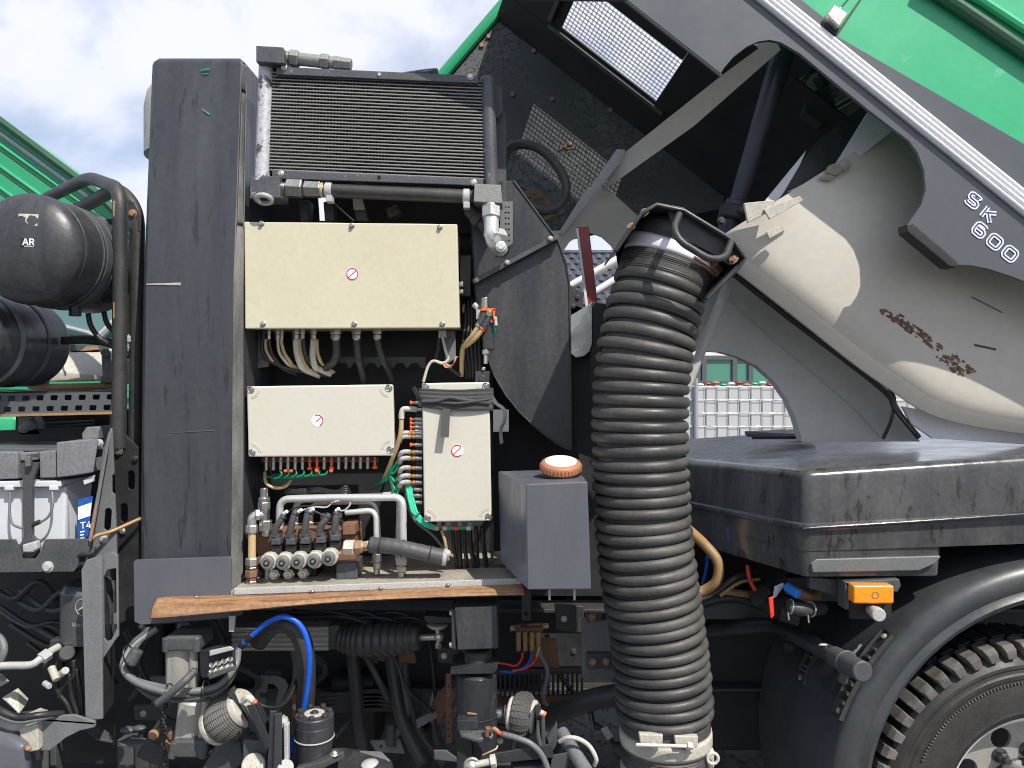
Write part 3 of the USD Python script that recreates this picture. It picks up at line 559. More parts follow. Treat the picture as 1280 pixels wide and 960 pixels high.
# big grey arm with a round cut-out
arm = [(890, 318), (925, 342), (1108, 482), (1150, 552), (1003, 552), (994, 522), (984, 500), (968, 477), (947, 458), (922, 446), (900, 440), (868, 438), (860, 438), (868, 400)]
part(hop, 'lift_arm', prism(arm, 2.62, .05), 'arm_grey')
part(hop, 'arm_crease', sweep(np.array(PS((900, 365, 2.618), (985, 440, 2.618), (1070, 512, 2.618), (1100, 545, 2.618))), U(1.2, 2.6), 6), 'arm_grey')

# ---------------------------------------------------------------- lift cylinder, prop, red post, rails
lc = thing('lift_cylinder', 'black hydraulic lift cylinder rising into the dark bay under the hopper', 'hydraulic cylinder', P(897, 330, 2.5))
part(lc, 'barrel', cyl(P(897, 335, 2.52), P(922, 250, 2.48), U(14, 2.5)), 'strut_blue')
part(lc, 'sleeve', cyl(P(920, 258, 2.48), P(990, 30, 2.36), U(10, 2.48), U(15, 2.4)), 'strut_blue')
part(lc, 'collar', cyl(P(914, 276, 2.48), P(919, 259, 2.48), U(18, 2.48)), 'matt_black')
for x, y in ((902, 276), (928, 262), (934, 285)): part(lc, 'collar_bolt', bolt(P(x, y, 2.43), FRONT, U(4, 2.4)), 'dark_steel')
pr = thing('prop_rod', 'pale grey straight steel rod behind the top of the big hose', 'rod', P(862, 480, 2.6))
part(pr, 'rod', cyl(P(856, 490, 2.55), P(917, 338, 2.55), U(6, 2.55), n=16), 'arm_grey')
rp = thing('red_post', 'dark red square post standing between the fan casing and the big hose', 'post', P(742, 385, 2.6))
part(rp, 'post', hexa([P(x, y, Y) for Y in (2.58, 2.61) for x, y in ((720, 284), (736, 283), (748, 388), (735, 388))], .002), 'red_paint')
part(rp, 'edge_strip', hexa([P(x, y, Y) for Y in (2.572, 2.58) for x, y in ((720, 285), (722, 285), (736, 388), (733, 388))], .001), 'white_flange')
pk = thing('post_pocket', 'bare steel pocket bracket with a rounded foot under the red post', 'bracket', P(725, 445, 2.45))
part(pk, 'face_plate', prism([(711, 396), (740, 378), (740, 430), (737, 439), (730, 445), (720, 447), (713, 441), (711, 434)], 2.44, .006), 'steel')
part(pk, 'side_plate', prism([(740, 378), (762, 380), (762, 520), (742, 560), (738, 450), (740, 430)], 2.45, .02), 'matt_black')
part(pk, 'back_plate', prism([(706, 352), (729, 366), (729, 388), (709, 394)], 2.5, .01), 'dark_steel')
for x, y in ((722, 372), (716, 383)): part(pk, 'bolt', bolt(P(x, y, 2.5), FRONT, U(2.6, 2.5)), 'dark_steel')
for k, (a, b, t_) in enumerate((((700, 365, 3.9), (792, 313, 3.9), 'upper'), ((738, 369, 3.9), (800, 331, 3.9), 'lower'))):
    single('metal_rail', cyl(P(*a), P(*b), U(5, 3.9), n=14), 'alu', '%s of two bright slanting metal rails crossing behind the red post' % t_, 'rail', 'bright rails behind the red post')

# ================================================================ big suction hose
HY = 2.19
ax = spline(PS(*[(x, y, HY + d) for x, y, d in ((858, 274, .02), (849, 298, .02), (835, 330, .02), (818, 385, .01), (806, 440, .0), (801, 490, 0), (800, 560, 0), (803, 640, 0), (808, 700, 0), (815, 750, 0), (822, 800, 0), (828, 850, 0), (831, 895, 0), (832, 930, 0), (832, 990, 0))]), 24)
al = np.r_[0, np.cumsum(np.linalg.norm(np.diff(ax, axis=0), axis=1))]
def at_len(s): return np.array([np.interp(s, al, ax[:, k]) for k in range(3)])
def len_at(py): return float(np.interp(py, [480 - (q[2] - H) / q[1] * F for q in ax], al))
R0 = U(60.5, HY)
hose = thing('suction_hose', 'big ribbed black rubber suction hose hanging from the hopper inlet', 'hose', P(832, 960, 2.1))
part(hose, 'hose_wall', sweep(np.array([at_len(s) for s in np.linspace(len_at(345), len_at(900), 90)]), R0 * 0.87, 40), 'rubber', True)
def ring(c, d, R, a, b, n=44, k=10):
    d, e, f = frame(d); t = np.arange(n) * 2 * np.pi / n; p = np.arange(k) * 2 * np.pi / k
    rad = np.cos(t)[:, None] * e + np.sin(t)[:, None] * f
    v = np.asarray(c) + (R + a * np.cos(p))[None, :, None] * rad[:, None, :] + (b * np.sin(p))[None, :, None] * d
    i, j = np.meshgrid(np.arange(n), np.arange(k), indexing='ij'); A, B, C, D = i * k + j, ((i + 1) % n) * k + j, ((i + 1) % n) * k + (j + 1) % k, i * k + (j + 1) % k
    return trimesh.Trimesh(v.reshape(-1, 3), np.concatenate([np.stack([A, B, C], -1).reshape(-1, 3), np.stack([A, C, D], -1).reshape(-1, 3)]), process=False)
hr = random.Random(4); s = len_at(360); send = len_at(896); i = 0
while s < send:
    f_ = (s - len_at(360)) / (send - len_at(360)); pitch = 0.0378 - 0.0078 * f_
    c = at_len(s) + np.array([hr.uniform(-.0016, .0016), 0, 0]); d = at_len(s + .012) - at_len(s - .012); d = d / np.linalg.norm(d) + np.array([hr.uniform(-.022, .022), hr.uniform(-.03, .03), 0])
    part(hose, 'rib', ring(c, d, R0 * (0.91 + .012 * f_), R0 * hr.uniform(.082, .094), pitch * hr.uniform(.42, .455)), 'hose_rubber', True); s += pitch * hr.uniform(.96, 1.04); i += 1
for nm, y0, y1, w in (('upper_cuff', 296, 362, .95), ('lower_cuff', 893, 985, .90)):
    ss = np.linspace(len_at(y0), len_at(y1), 60); part(hose, nm, sweep(np.array([at_len(q) for q in ss]), R0 * (w + .022 * np.abs(np.sin(np.arange(60) * 1.45))), 44), 'hose_rubber', 50)
def band(y0, y1, w, mat, nm):
    ss = np.linspace(len_at(y0), len_at(y1), 5); return part(hose, nm, sweep(np.array([at_len(q) for q in ss]), R0 * w * np.array([.985, 1, 1, 1, .985]), 44), mat, True)
b1 = band(315, 331, .985, 'alu', 'hose_clamp'); b2 = band(908, 928, .945, 'cover_beige', 'hose_clamp'); b3 = band(950, 975, .93, 'cover_beige', 'hose_clamp')
for a, b, r in (((866, 312, 2.10), (878, 320, 2.10), 7), ((880, 318, 2.12), (893, 330, 2.12), 6), ((890, 326, 2.14), (900, 342, 2.15), 6)): part(b1, 'clamp_lug', hexa([P(*a) + v * U(r, 2) for v in (hv, -hv, FRONT * .6, -FRONT)] + [P(*b) + v * U(r, 2) for v in (hv, -hv, FRONT * .6, -FRONT)], .002), 'rust_light')
part(b1, 'clamp_bolt', [cyl(P(868, 322, 2.07), P(898, 340, 2.11), U(2.4, 2)), bolt(P(880, 318, 2.09), FRONT, U(4, 2)), bolt(P(893, 331, 2.11), FRONT, U(4.5, 2))], 'rusty')
for lx, ly in ((814, 921), (858, 923)): part(b2, 'clamp_lug', [qbox([(lx - 15, ly - 3), (lx + 15, ly - 2), (lx + 14, ly + 12), (lx - 13, ly + 12)], 2.048, .02), cyl(P(lx + 3, ly + 4, 2.06), P(lx + 4, ly + 17, 2.05), U(5, 2.04))], 'cover_beige')
part(b2, 'clamp_bolt', [cyl(P(795, 931, 2.035), P(866, 933, 2.035), U(2.2, 2.035)), hexn(P(859, 932, 2.035), P(866, 932.5, 2.035), U(4.5, 2.035))], 'cable_white')
part(b3, 'clamp_eye', torus(P(891, 948, 2.10), FRONT, U(7, 2), U(2.2, 2)), 'cable_white'); part(b3, 'clamp_lug', qbox([(880, 940), (893, 938), (893, 960), (880, 960)], 2.12, .03), 'cable_white')

# hose inlet cover on the hopper: black folded shell with a bent steel handle
inl = thing('hose_inlet_cover', 'black folded steel inlet cover with a bent bar handle above the big hose', 'inlet cover', P(850, 300, 2.2))
edge = [(770, 314), (802, 267), (821, 256), (855, 263), (917, 301), (932, 323), (924, 334), (905, 352), (884, 374)]
part(inl, 'back_plate', prism(edge + [(800, 366), (774, 338)], 2.30, .012), 'matt_black')
for (x0, y0), (x1, y1) in zip(edge[:5], edge[1:6]):
    part(inl, 'shell_wall', hexa([P(x, y, Y) + np.array([0, 0, dz]) for (x, y), Y in (((x0, y0), 2.05), ((x1, y1), 2.05)) for dz in (0, .006)] + [P(x, y, 2.05) * (1, 0, 1) + np.array([0, 2.31, dz]) for x, y in ((x0, y0), (x1, y1)) for dz in (0, .006)], .001), 'black_paint')
part(inl, 'shell_wall', hexa([P(x, y, 2.06) + np.array([0, dy, dz]) for x, y in ((924, 334), (932, 323), (884, 374)) for dy in (0, .2) for dz in (0, .006)], .001), 'black_paint')
part(inl, 'front_plate', prism([(834, 259), (855, 264), (917, 302), (931, 323), (912, 332), (896, 320), (872, 307), (852, 298), (840, 284)], 2.075, .008), 'black_paint')
part(inl, 'front_lip', sweep(np.array(PS(*[(x, y, 2.048) for x, y in edge])), U(2.2, 2.05), 8), 'black_paint')
part(inl, 'inlet_pipe', sweep(np.array([at_len(q) for q in np.linspace(len_at(290), len_at(306), 12)]), R0 * .9, 36), 'rubber', True)
part(inl, 'handle', bent(PS((849, 268, 2.05), (842, 286, 2.0), (850, 302, 1.98), (888, 325, 1.98), (907, 322, 2.0), (914, 302, 2.05)), U(4.6, 2.0), .035, 12), 'dark_steel')
for x, y in ((806, 266), (789, 284), (917, 325)): part(inl, 'bolt', bolt(P(x, y, 2.06), np.array([-.6, -.5, .4]), U(5, 2.05)), 'rust_light')
# ================================================================ the sweeper truck itself: frame, deck, mudguard, wheel, lamp
trk = thing('sweeper_truck', 'black sweeper truck chassis with moulded deck, mudguard and wheel at the lower right', 'truck', (1.2, 2.4, 0))
# moulded black deck
def ringpts(plan, z, inset=0.0):
    p = Polygon(plan).buffer(-inset - .03, join_style=2).buffer(.03, quad_segs=6)
    c = np.array(p.exterior.coords)[:-1]; return c, z
YD = 2.2
plan = [(P(1005, 0, YD)[0], YD), (2.6, YD + .02), (2.6, 3.55), (0.44, 3.55), (0.50, 2.95)]
def loft(levels):
    """Closed solid through horizontal sections of the same plan: (z at left, z at right, inset)."""
    p = Polygon(plan).buffer(-.04, join_style=2).buffer(.04, quad_segs=8); c = np.array(p.exterior.coords)[:-1]
    L_ = LineString(np.vstack([c, c[:1]])); n = 420
    q = np.array([L_.interpolate(t, normalized=True).coords[0] for t in np.arange(n) / n]); tg = np.roll(q, -1, 0) - np.roll(q, 1, 0); tg /= np.linalg.norm(tg, axis=1, keepdims=True)
    nr = np.c_[tg[:, 1], -tg[:, 0]]; nr *= np.sign(((q - q.mean(0)) * nr).sum()); rings_ = []
    for zl, zr_, ins in levels:
        w = q - nr * ins; zz = zl + (zr_ - zl) * np.clip((q[:, 0] - .8) / .65, -1, 2); rings_.append(np.c_[w, zz])
    v = np.concatenate(rings_); f = []
    for i in range(len(rings_) - 1):
        j = np.arange(n); a, b, c, d = i * n + j, i * n + (j + 1) % n, (i + 1) * n + (j + 1) % n, (i + 1) * n + j
        f += [np.stack([a, b, c], 1), np.stack([a, c, d], 1)]
    v = np.vstack([v, rings_[0].mean(0), rings_[-1].mean(0)]); m_ = len(v); j = np.arange(n)
    f += [np.stack([np.full(n, m_ - 2), (j + 1) % n, j], 1), np.stack([np.full(n, m_ - 1), (len(rings_) - 1) * n + j, (len(rings_) - 1) * n + (j + 1) % n], 1)]
    mm = trimesh.Trimesh(v, np.concatenate(f), process=False)
    if mm.volume < 0: mm.invert()
    return mm
YD = 2.2
zp = lambda y: H - (y - 480) * YD / F
ztop, zrt = zp(590), zp(571)
zb, zbr = zp(692), zp(683)
lv = [(zb, zbr, .02), (zb + .004, zbr + .004, .006), (zp(672), zp(660), .002), (zp(665), zp(652), .0)]
lv += [(zp(663), zp(650), -.006), (zp(660), zp(647), -.008), (zp(657), zp(644), -.006), (zp(655), zp(642), .001), (zp(603), zp(584), .008)]
lv += [(zp(603) + (ztop - zp(603)) * math.sin(a), zp(584) + (zrt - zp(584)) * math.sin(a), .008 + .028 * (1 - math.cos(a))) for a in np.radians([20, 40, 60, 80, 90])]
dk = part(trk, 'deck_cover', loft(lv), 'deck_plastic', 40)
lip = [(zp(724), zp(724), .022), (zp(722), zp(722), .014), (zp(695), zp(690), .008), (zp(689), zp(680), .008)]
_save = list(plan); plan[1] = (P(1188, 0, YD)[0], YD + .01); plan[2] = (P(1188, 0, YD)[0], 3.55)
part(trk, 'deck_skirt', loft(lip), 'deck_plastic', 40); plan[:] = _save
part(dk, 'scuff_strip', qbox([(1014, 705), (1020, 700), (1176, 695), (1170, 703), (1150, 713), (1016, 716)], YD + .004, .012, .003), 'deck_wear')
part(dk, 'trim_bead', sweep(np.array(PS((1003, 661, YD - .007), (1012, 660.3, YD - .0085), (1100, 655, YD - .0085), (1280, 643, YD - .0085), (1440, 632, YD - .0085))), U(2.0, YD), 10), 'gloss_black')
part(dk, 'trim_bead', sweep(np.array(PS((1003, 661, YD - .004), (995, 658, 2.26), (930, 643, 2.52), (868, 628, 2.80))) * 1.0, U(1.4, YD), 8), 'gloss_black')
bk = thing('metal_offcuts', 'small stack of flat metal pieces lying on the black deck', 'metal pieces', P(975, 545, 3.05))
part(bk, 'upper_plate', hexa([P(x, y, Y) for x, y, Y in ((931, 539, 3.0), (1000, 536, 3.3), (1018, 545, 3.0), (935, 543, 2.98), (934, 546, 2.98), (1018, 548, 3.0), (1000, 539, 3.3), (931, 542, 3.05))], .002), 'dark_bracket')
part(bk, 'lower_plate', hexa([P(x, y, Y) for x, y, Y in ((940, 545, 2.95), (1020, 545, 2.95), (1020, 549, 2.95), (940, 549, 2.95), (950, 543, 3.1), (1015, 543, 3.1))], .002), 'dark_steel')
# frame rails, cross members and the dark machinery behind everything
part(trk, 'frame_rail', rbox((-2.4, 2.84, 0.62), (3.2, 2.90, 0.90), .006), 'matt_black')
part(trk, 'frame_rail', rbox((-2.4, 3.62, 0.62), (3.2, 3.68, 0.90), .006), 'matt_black')
part(trk, 'rail_flange', rbox((-2.4, 2.78, 0.895), (3.2, 2.90, 0.91), .003), 'dark_steel')
part(trk, 'rail_flange', rbox((-2.4, 2.78, 0.61), (3.2, 2.90, 0.622), .003), 'dark_steel')
for x in (-1.9, -0.9, 0.1, 1.0, 2.4): part(trk, 'cross_member', rbox((x, 2.88, .66), (x + .12, 3.64, .86), .006), 'matt_black')
part(trk, 'belly_box', rbox((-1.2, 3.05, .90), (3.2, 3.9, 1.30), .02), 'matt_black')
part(trk, 'gearbox', [rbox((-2.4, 2.95, .34), (-0.35, 3.7, .66), .03)], 'dark_steel')
part(trk, 'far_sideguard', rbox((-2.4, 4.2, .18), (0.1, 4.24, 1.25), .01), 'matt_black')
part(trk, 'far_sideguard', rbox((0.5, 4.2, .36), (3.2, 4.24, 1.25), .01), 'matt_black')
part(trk, 'deck_support', rbox((0.45, 2.95, .90), (3.0, 3.5, 1.29), .01), 'matt_black')
part(trk, 'inner_guard', rbox((.58, 2.86, .36), (2.4, 2.88, .62), .005), 'matt_black')
part(trk, 'side_rail', rbox((.55, 2.70, zp(850) + .02), (1.0, 2.76, zp(835) + .06), .004), 'dark_bracket')
for x in (-.02, .06, .14, .22): part(trk, 'frame_bolt', bolt((x * 1.2 + .06, 2.84, .735), FRONT, .009), 'dark_steel')
part(trk, 'frame_bolt', bolt((.19, 2.84, .87), FRONT, .014), 'dark_steel')
# mudguard over the rear wheel
WC = P(1350, 1011, YD); WC[1] = 0
def arcsweep(prof, a0, a1, n=56, c=WC):
    """Profile of (radius, depth) carried round the wheel centre, angles in degrees from +x over the top."""
    t = np.radians(np.linspace(a0, a1, n)); pr = np.array(prof); k = len(pr); v = []
    for x in t: v.append(np.c_[c[0] + pr[:, 0] * math.cos(x), pr[:, 1], c[2] + pr[:, 0] * math.sin(x)])
    v = np.concatenate(v); i, j = np.meshgrid(np.arange(n - 1), np.arange(k), indexing='ij'); A, B, C, D = i * k + j, i * k + (j + 1) % k, (i + 1) * k + (j + 1) % k, (i + 1) * k + j
    f = np.concatenate([np.stack([A, B, C], -1).reshape(-1, 3), np.stack([A, C, D], -1).reshape(-1, 3)])
    cap0 = [(0, i, i + 1) for i in range(1, k - 1)]; o = (n - 1) * k; cap1 = [(o, o + i + 1, o + i) for i in range(1, k - 1)]
    m_ = trimesh.Trimesh(v, np.vstack([f, cap0, cap1]), process=False)
    if m_.volume < 0: m_.invert()
    return m_
r_ = lambda px: U(px, YD)
outer = [(r_(262), 2.215), (r_(267), 2.200), (r_(271), 2.196), (r_(275), 2.203), (r_(279), 2.207), (r_(284), 2.200), (r_(292), 2.196), (r_(300), 2.201), (r_(307), 2.213), (r_(311), 2.23), (r_(313), 2.26), (r_(318), 2.45), (r_(318), 2.80), (r_(314), 2.81)]
inner = [(r_(312), 2.79), (r_(312), 2.45), (r_(306), 2.26), (r_(300), 2.228), (r_(280), 2.218), (r_(268), 2.222)]
mg = part(trk, 'mudguard', arcsweep(outer + inner, 50, 208), 'mudguard', 40)
def mudbracket(a0, a1, Y, R):
    """Bracket following the guard's outer curve between two angles, at depth Y."""
    W = .030
    bp = part(trk, 'mudguard_bracket', arcsweep([(R, Y - W), (R + .014, Y - W), (R + .014, Y - W + .006), (R + .006, Y - W + .008), (R + .006, Y + W - .008), (R + .014, Y + W - .006), (R + .014, Y + W), (R, Y + W)], a0, a1, 16), 'dark_steel')
    for f_ in (.06, .94):
        t = math.radians(a0 + (a1 - a0) * f_); d = np.array([math.cos(t), 0, math.sin(t)]); q = WC + d * (R + .006) + (0, Y, 0); part(bp, 'washer', cyl(q, q + d * .006, .008, n=14), 'cover_beige')
    for f_ in (.2, .3, .4, .62, .72, .82):
        t = a0 + (a1 - a0) * f_; part(bp, 'slot_tooth', arcsweep([(R + .004, Y - W + .004), (R + .020, Y - W + .004), (R + .020, Y - .002), (R + .004, Y - .002)], t, t + .7, 3), 'dark_bracket')
mudbracket(137, 160, 2.245, r_(311.5)); mudbracket(148, 160, 2.50, r_(318) - .001)
arm_ = part(trk, 'mudguard_arm', tube(PS((860, 792, 2.86), (955, 782, 2.62), (985, 790, 2.5), (1046, 822, 2.2), (1077, 840, 2.08)), U(10.5, 2.3), 16), 'black_paint', True)
part(arm_, 'arm_end_cap', cyl(P(1043, 820, 2.21), P(1079, 840, 2.06), U(13, 2.1), n=24), 'strap_rubber')
part(arm_, 'pipe_clamp', [torus(P(1058, 828, 2.15), P(1079, 840, 2.06) - P(1043, 820, 2.21), U(13.6, 2.1), U(2, 2.1)), cyl(P(1056, 838, 2.17), P(1053, 852, 2.18), U(6, 2.15)), cyl(P(1064, 820, 2.17), P(1076, 806, 2.19), U(2, 2.15))], 'dark_bracket')
part(arm_, 'bare_spot', ball(P(1029, 806, 2.245), U(5, 2.2), (1.2, .4, .35), 1), 'plastic_grey')
part(arm_, 'far_clamp', [cyl(P(985, 795, 2.48), P(984, 814, 2.48), U(7, 2.48)), cyl(P(978, 808, 2.47), P(990, 808, 2.47), U(8, 2.47))], 'matt_black')
# wheel
YW = 2.26; wr = U(203, YW); C = P(1298, 1003, YW); C[2] = wr
TD = np.array([0, -1.0, 0])
R_ = lambda px: U(px * (1 if px > 140 else .94), YW)
wheel = part(trk, 'wheel', lathe(C + (0, .02, 0), TD, [(-.16, R_(121)), (-.10, R_(112)), (-.02, R_(110)), (.00, R_(112)), (.012, R_(117)), (.016, R_(121)), (.010, R_(124)), (-.005, R_(124))], 64, False), 'alu', 50)
disc = Point(0, 0).buffer(R_(111), 32).difference(Point(0, 0).buffer(R_(30), 16))
for k in range(8): disc = disc.difference(affinity.translate(affinity.scale(Point(0, 0).buffer(1, 12), R_(17), R_(12)) if 0 else Point(0, 0).buffer(R_(14), 12), R_(82) * math.cos(k * math.pi / 4 + .35), R_(82) * math.sin(k * math.pi / 4 + .35)))
part(wheel, 'rim_disc', xz(affinity.translate(disc, C[0], C[2]), YW + .075, YW + .087), 'silver_cast')
part(wheel, 'hub', lathe(C + (0, .125, 0), TD, [(0, R_(52)), (.06, R_(50)), (.09, R_(34)), (.14, R_(30)), (.15, R_(26))], 32), 'dark_steel', 40)
for k in range(10):
    t = k * math.pi / 5 + .2; q = C + np.array([R_(62) * math.cos(t), .075, R_(62) * math.sin(t)])
    part(wheel, 'wheel_nut', [hexn(q, q + TD * .028, .017), cyl(q + TD * .02, q + TD * .045, .010), cyl(q, q + TD * .006, .023)], 'dark_steel')
tyre = [(-.24, R_(122)), (-.25, R_(150)), (-.27, R_(182)), (-.26, R_(194)), (-.05, R_(195)), (-.022, R_(192)), (-.010, R_(187)), (.002, R_(180)), (.003, R_(176)), (-.001, R_(174)), (.001, R_(170)), (.006, R_(168)), (.006, R_(163)), (.003, R_(161)), (.010, R_(150)), (.012, R_(138)), (.011, R_(134)), (.013, R_(130)), (.008, R_(124)), (0, R_(121))]
part(wheel, 'tyre', lathe(C, TD, tyre, 96, False), 'tyre_rubber', 30)
for k in range(54):
    t0_ = k * 2 * math.pi / 54; e = 2 * math.pi / 54 * .31
    q = [C + np.array([rr_ * math.cos(t0_ + sg * e * w), -yy, rr_ * math.sin(t0_ + sg * e * w)]) for sg in (-1, 1) for rr_, yy, w in ((R_(205), -.075, 1), (R_(205), -.012, 1), (R_(201), .004, .95), (R_(189), .004, .8), (R_(189), -.075, 1))]
    part(wheel, 'tread_block', hexa(q, .0025), 'tread_rubber', False)
inn = [(q - 0) for q in ()]
for k in range(54):
    t0_ = (k + .5) * 2 * math.pi / 54; e = 2 * math.pi / 54 * .36
    part(wheel, 'inner_tread_block', hexa([C + np.array([rr_ * math.cos(t), y_, rr_ * math.sin(t)]) for t in (t0_ - e, t0_ + e) for rr_ in (R_(186), R_(204)) for y_ in (.095, .21)], .002), 'matt_black', False)
# raised moulding bars of the side wall
for k in range(40):
    t = math.radians(95 + k * 1.6)
    part(wheel, 'sidewall_bar', hexa([C + np.array([R_(rr_) * math.cos(t + d), -y_, R_(rr_) * math.sin(t + d)]) for rr_ in (157, 160) for d in (-.006, .006) for y_ in (.004, .0095)], .0004), 'tread_rubber', False)
# side marker lamp under the deck
lm = part(trk, 'lamp_bracket', [qbox([(1056, 728), (1124, 724), (1126, 732), (1122, 740), (1120, 731), (1060, 735)], 2.20, .10, .002), qbox([(1056, 728), (1062, 728), (1062, 762), (1056, 762)], 2.20, .05, .002)], 'dark_bracket')
part(lm, 'lamp_back', pbox(1063, 752, 1115, 774, 2.20, .02, .003), 'matt_black')
part(lm, 'lamp_lens', pbox(1067, 732, 1118, 755, 2.165, .04, .006), 'orange_lens')
part(lm, 'lens_mark', torus(P(1094, 744, 2.166), FRONT, U(4, 2.16), U(1.0, 2.16), 16, 6), 'rust_light')
part(lm, 'lamp_knob', [cyl(P(1089, 762, 2.2), P(1098, 768, 2.12), U(7, 2.15)), cyl(P(1095, 766, 2.14), P(1099, 769, 2.115), U(8.5, 2.12))], 'plastic_grey')
part(trk, 'lamp_beam', rbox(P(985, 752, 2.5), P(1060, 722, 2.5) + (0, .05, 0), .003), 'dark_bracket'); part(trk, 'lamp_beam', qbox([(1012, 722), (1060, 726), (1060, 748), (1012, 735)], 2.26, .02, .002), 'dark_bracket')

# ---------------------------------------------------------------- valves, hoses and cables left of the mudguard
bv = thing('ball_valve_pair', 'two black water valves with red and blue levers under the deck corner', 'valve', P(985, 760, 2.4))
part(bv, 'valve_body', [cyl(P(965, 758, 2.44), P(990, 760, 2.36), U(15, 2.4)), cyl(P(975, 765, 2.35), P(1000, 772, 2.33), U(11, 2.4))], 'matt_black')
part(bv, 'valve_body', cyl(P(945, 748, 2.56), P(970, 738, 2.5), U(14, 2.5)), 'dark_steel')
part(bv, 'lever', qbox([(961, 748), (966, 746), (968, 770), (964, 773)], 2.30, .008, .002), 'red_plastic')
part(bv, 'lever', [hexa([P(x, y, Y) for x, y, Y in ((966, 748, 2.3), (970, 746, 2.3), (972, 734, 2.3), (968, 733, 2.3), (980, 731, 2.31), (979, 728, 2.31), (966, 748, 2.31), (970, 732, 2.32))], .001)], 'galvanised')
part(bv, 'lever', tube(PS((934, 706, 2.5), (937, 724, 2.49), (944, 738, 2.48)), U(2.6, 2.5), 8), 'red_plastic')
part(bv, 'blue_handle', cyl(P(983, 733, 2.32), P(998, 743, 2.28), U(6, 2.3)), 'blue_plastic')
part(bv, 'bent_pipe', tube(PS((985, 735, 2.36), (1000, 742, 2.36), (1014, 748, 2.38), (1022, 742, 2.46)), U(7, 2.4), 12), 'hose_tan', True)
part(bv, 'hose_stub', tube(PS((984, 758, 2.30), (1005, 762, 2.30), (1028, 760, 2.36)), U(8.5, 2.3), 12), 'rubber', True)
for a, b in (((986, 758, 2.30), (990, 759, 2.30)), ((1011, 761.5, 2.305), (1015, 761.5, 2.31))): part(bv, 'hose_clip', [torus((np.array(P(*a)) + P(*b)) / 2, np.array(P(*b)) - P(*a), U(9, 2.3), U(1.1, 2.3), 20, 6), cyl(P(a[0] - 1, a[1] + 8, 2.28), P(a[0], a[1] + 17, 2.28), U(1, 2.3))], 'galvanised')
th1 = single('tan_hose', tube(PS((858, 660, 2.5), (880, 680, 2.5), (897, 702, 2.48), (896, 725, 2.48), (880, 738, 2.5), (860, 742, 2.5)), U(6.5, 2.5), 12), 'hose_tan', 'brown looping hose just right of the big hose', 'hose', smooth=True)
wire('tan_hose', PS((885, 742, 2.62), (915, 741, 2.6), (945, 744, 2.6), (960, 742, 2.62)), U(5, 2.6), 'hose_tan', 'short straight brown hose running to the red levered valve', 'hose', 10)
wire('blue_wire', PS((874, 668, 2.55), (884, 690, 2.55), (882, 715, 2.55), (878, 730, 2.55)), U(2, 2.55), 'tube_blue', 'thin blue wire beside the brown looping hose', 'wire')
wire('black_cable', PS((870, 752, 2.5), (895, 740, 2.5), (920, 722, 2.5), (945, 712, 2.55)), U(4, 2.5), 'cable_black', 'black cable curving behind the brown hoses under the deck')
wire('black_cable', PS((862, 760, 2.6), (905, 748, 2.6), (940, 752, 2.6), (965, 765, 2.6)), U(6, 2.6), 'cable_black', 'thick black cable sagging under the brown hoses')
wire('tan_cable', PS((900, 745, 2.58), (925, 728, 2.58), (950, 724, 2.58)), U(2.2, 2.55), 'cable_tan', 'thin tan cable below the deck corner')
# ================================================================ centre: pillar, cooler, boxes, valves, tank
YP = 2.30
pil = thing('duct_pillar', 'tall black upright duct with a slanted top left of the cream boxes', 'duct', P(230, 760, 2.4))
def cross(l, r, e, Yf, y):                                  # one section: left x, right x of the front, x of the chamfer's far side
    z = P(0, y, Yf)[2]; L_, R_, E_ = P(l, 0, Yf)[0], P(r, 0, Yf)[0], P(e, 0, Yf + .03)[0]
    return [np.array(q) for q in ((L_ + .002, Yf + .30, z), (L_ - .004, Yf + .03, z), (L_ + .004, Yf + .010, z), (L_ + .016, Yf, z), (R_, Yf, z), (E_, Yf + .03, z), (E_ + .002, Yf + .30, z))]
secs = [cross(173, 288, 303, 2.325, 772), cross(173, 289.5, 304, 2.318, 600), cross(176, 291.5, 304, 2.30, 353), cross(187, 301, 309, 2.372, 80), cross(189, 301, 308, 2.378, 75.5), cross(193, 300, 306, 2.388, 73)]
def secloft(secs, idx, close):
    v, f = [], []; n = len(idx)
    for s in secs: v += [s[i] for i in idx]
    for a in range(len(secs) - 1):
        for b in range(n if close else n - 1):
            p, q, r, t = a * n + b, a * n + (b + 1) % n, (a + 1) * n + (b + 1) % n, (a + 1) * n + b; f += [(p, q, r), (p, r, t)]
    if close:
        o = (len(secs) - 1) * n
        f += [(0, i + 1, i) for i in range(1, n - 1)] + [(o, o + i, o + i + 1) for i in range(1, n - 1)]
    return trimesh.Trimesh(np.array(v), f, process=False)
body = part(pil, 'duct_body', secloft(secs, range(7), True), 'pillar_paint', 20)
edge_secs = [[q + np.array([.0007, -.0012, 0]) for q in s] for s in secs[:-1]]
part(body, 'worn_corner', cat([secloft([[s[4], s[5], s[5] + (0, .004, 0), s[4] + (0, .004, 0)] for s in edge_secs], range(4), True)]), 'worn_edge', False)
def mark(x0, y0, x1, y1, Y, t=.0012, mat='white_print', w=1.5, nm='scrape_mark'):
    a, b = P(x0, y0, Y), P(x1, y1, Y); d = b - a; n_ = np.cross(FRONT, d); n_ /= np.linalg.norm(n_); n_ *= U(w, Y)
    part(body, nm, hexa([a - n_ * .4, a + n_ * .4, b - n_, b + n_] + [q + FRONT * t for q in (a - n_ * .4, a + n_ * .4, b - n_, b + n_)], .0002), mat, False)
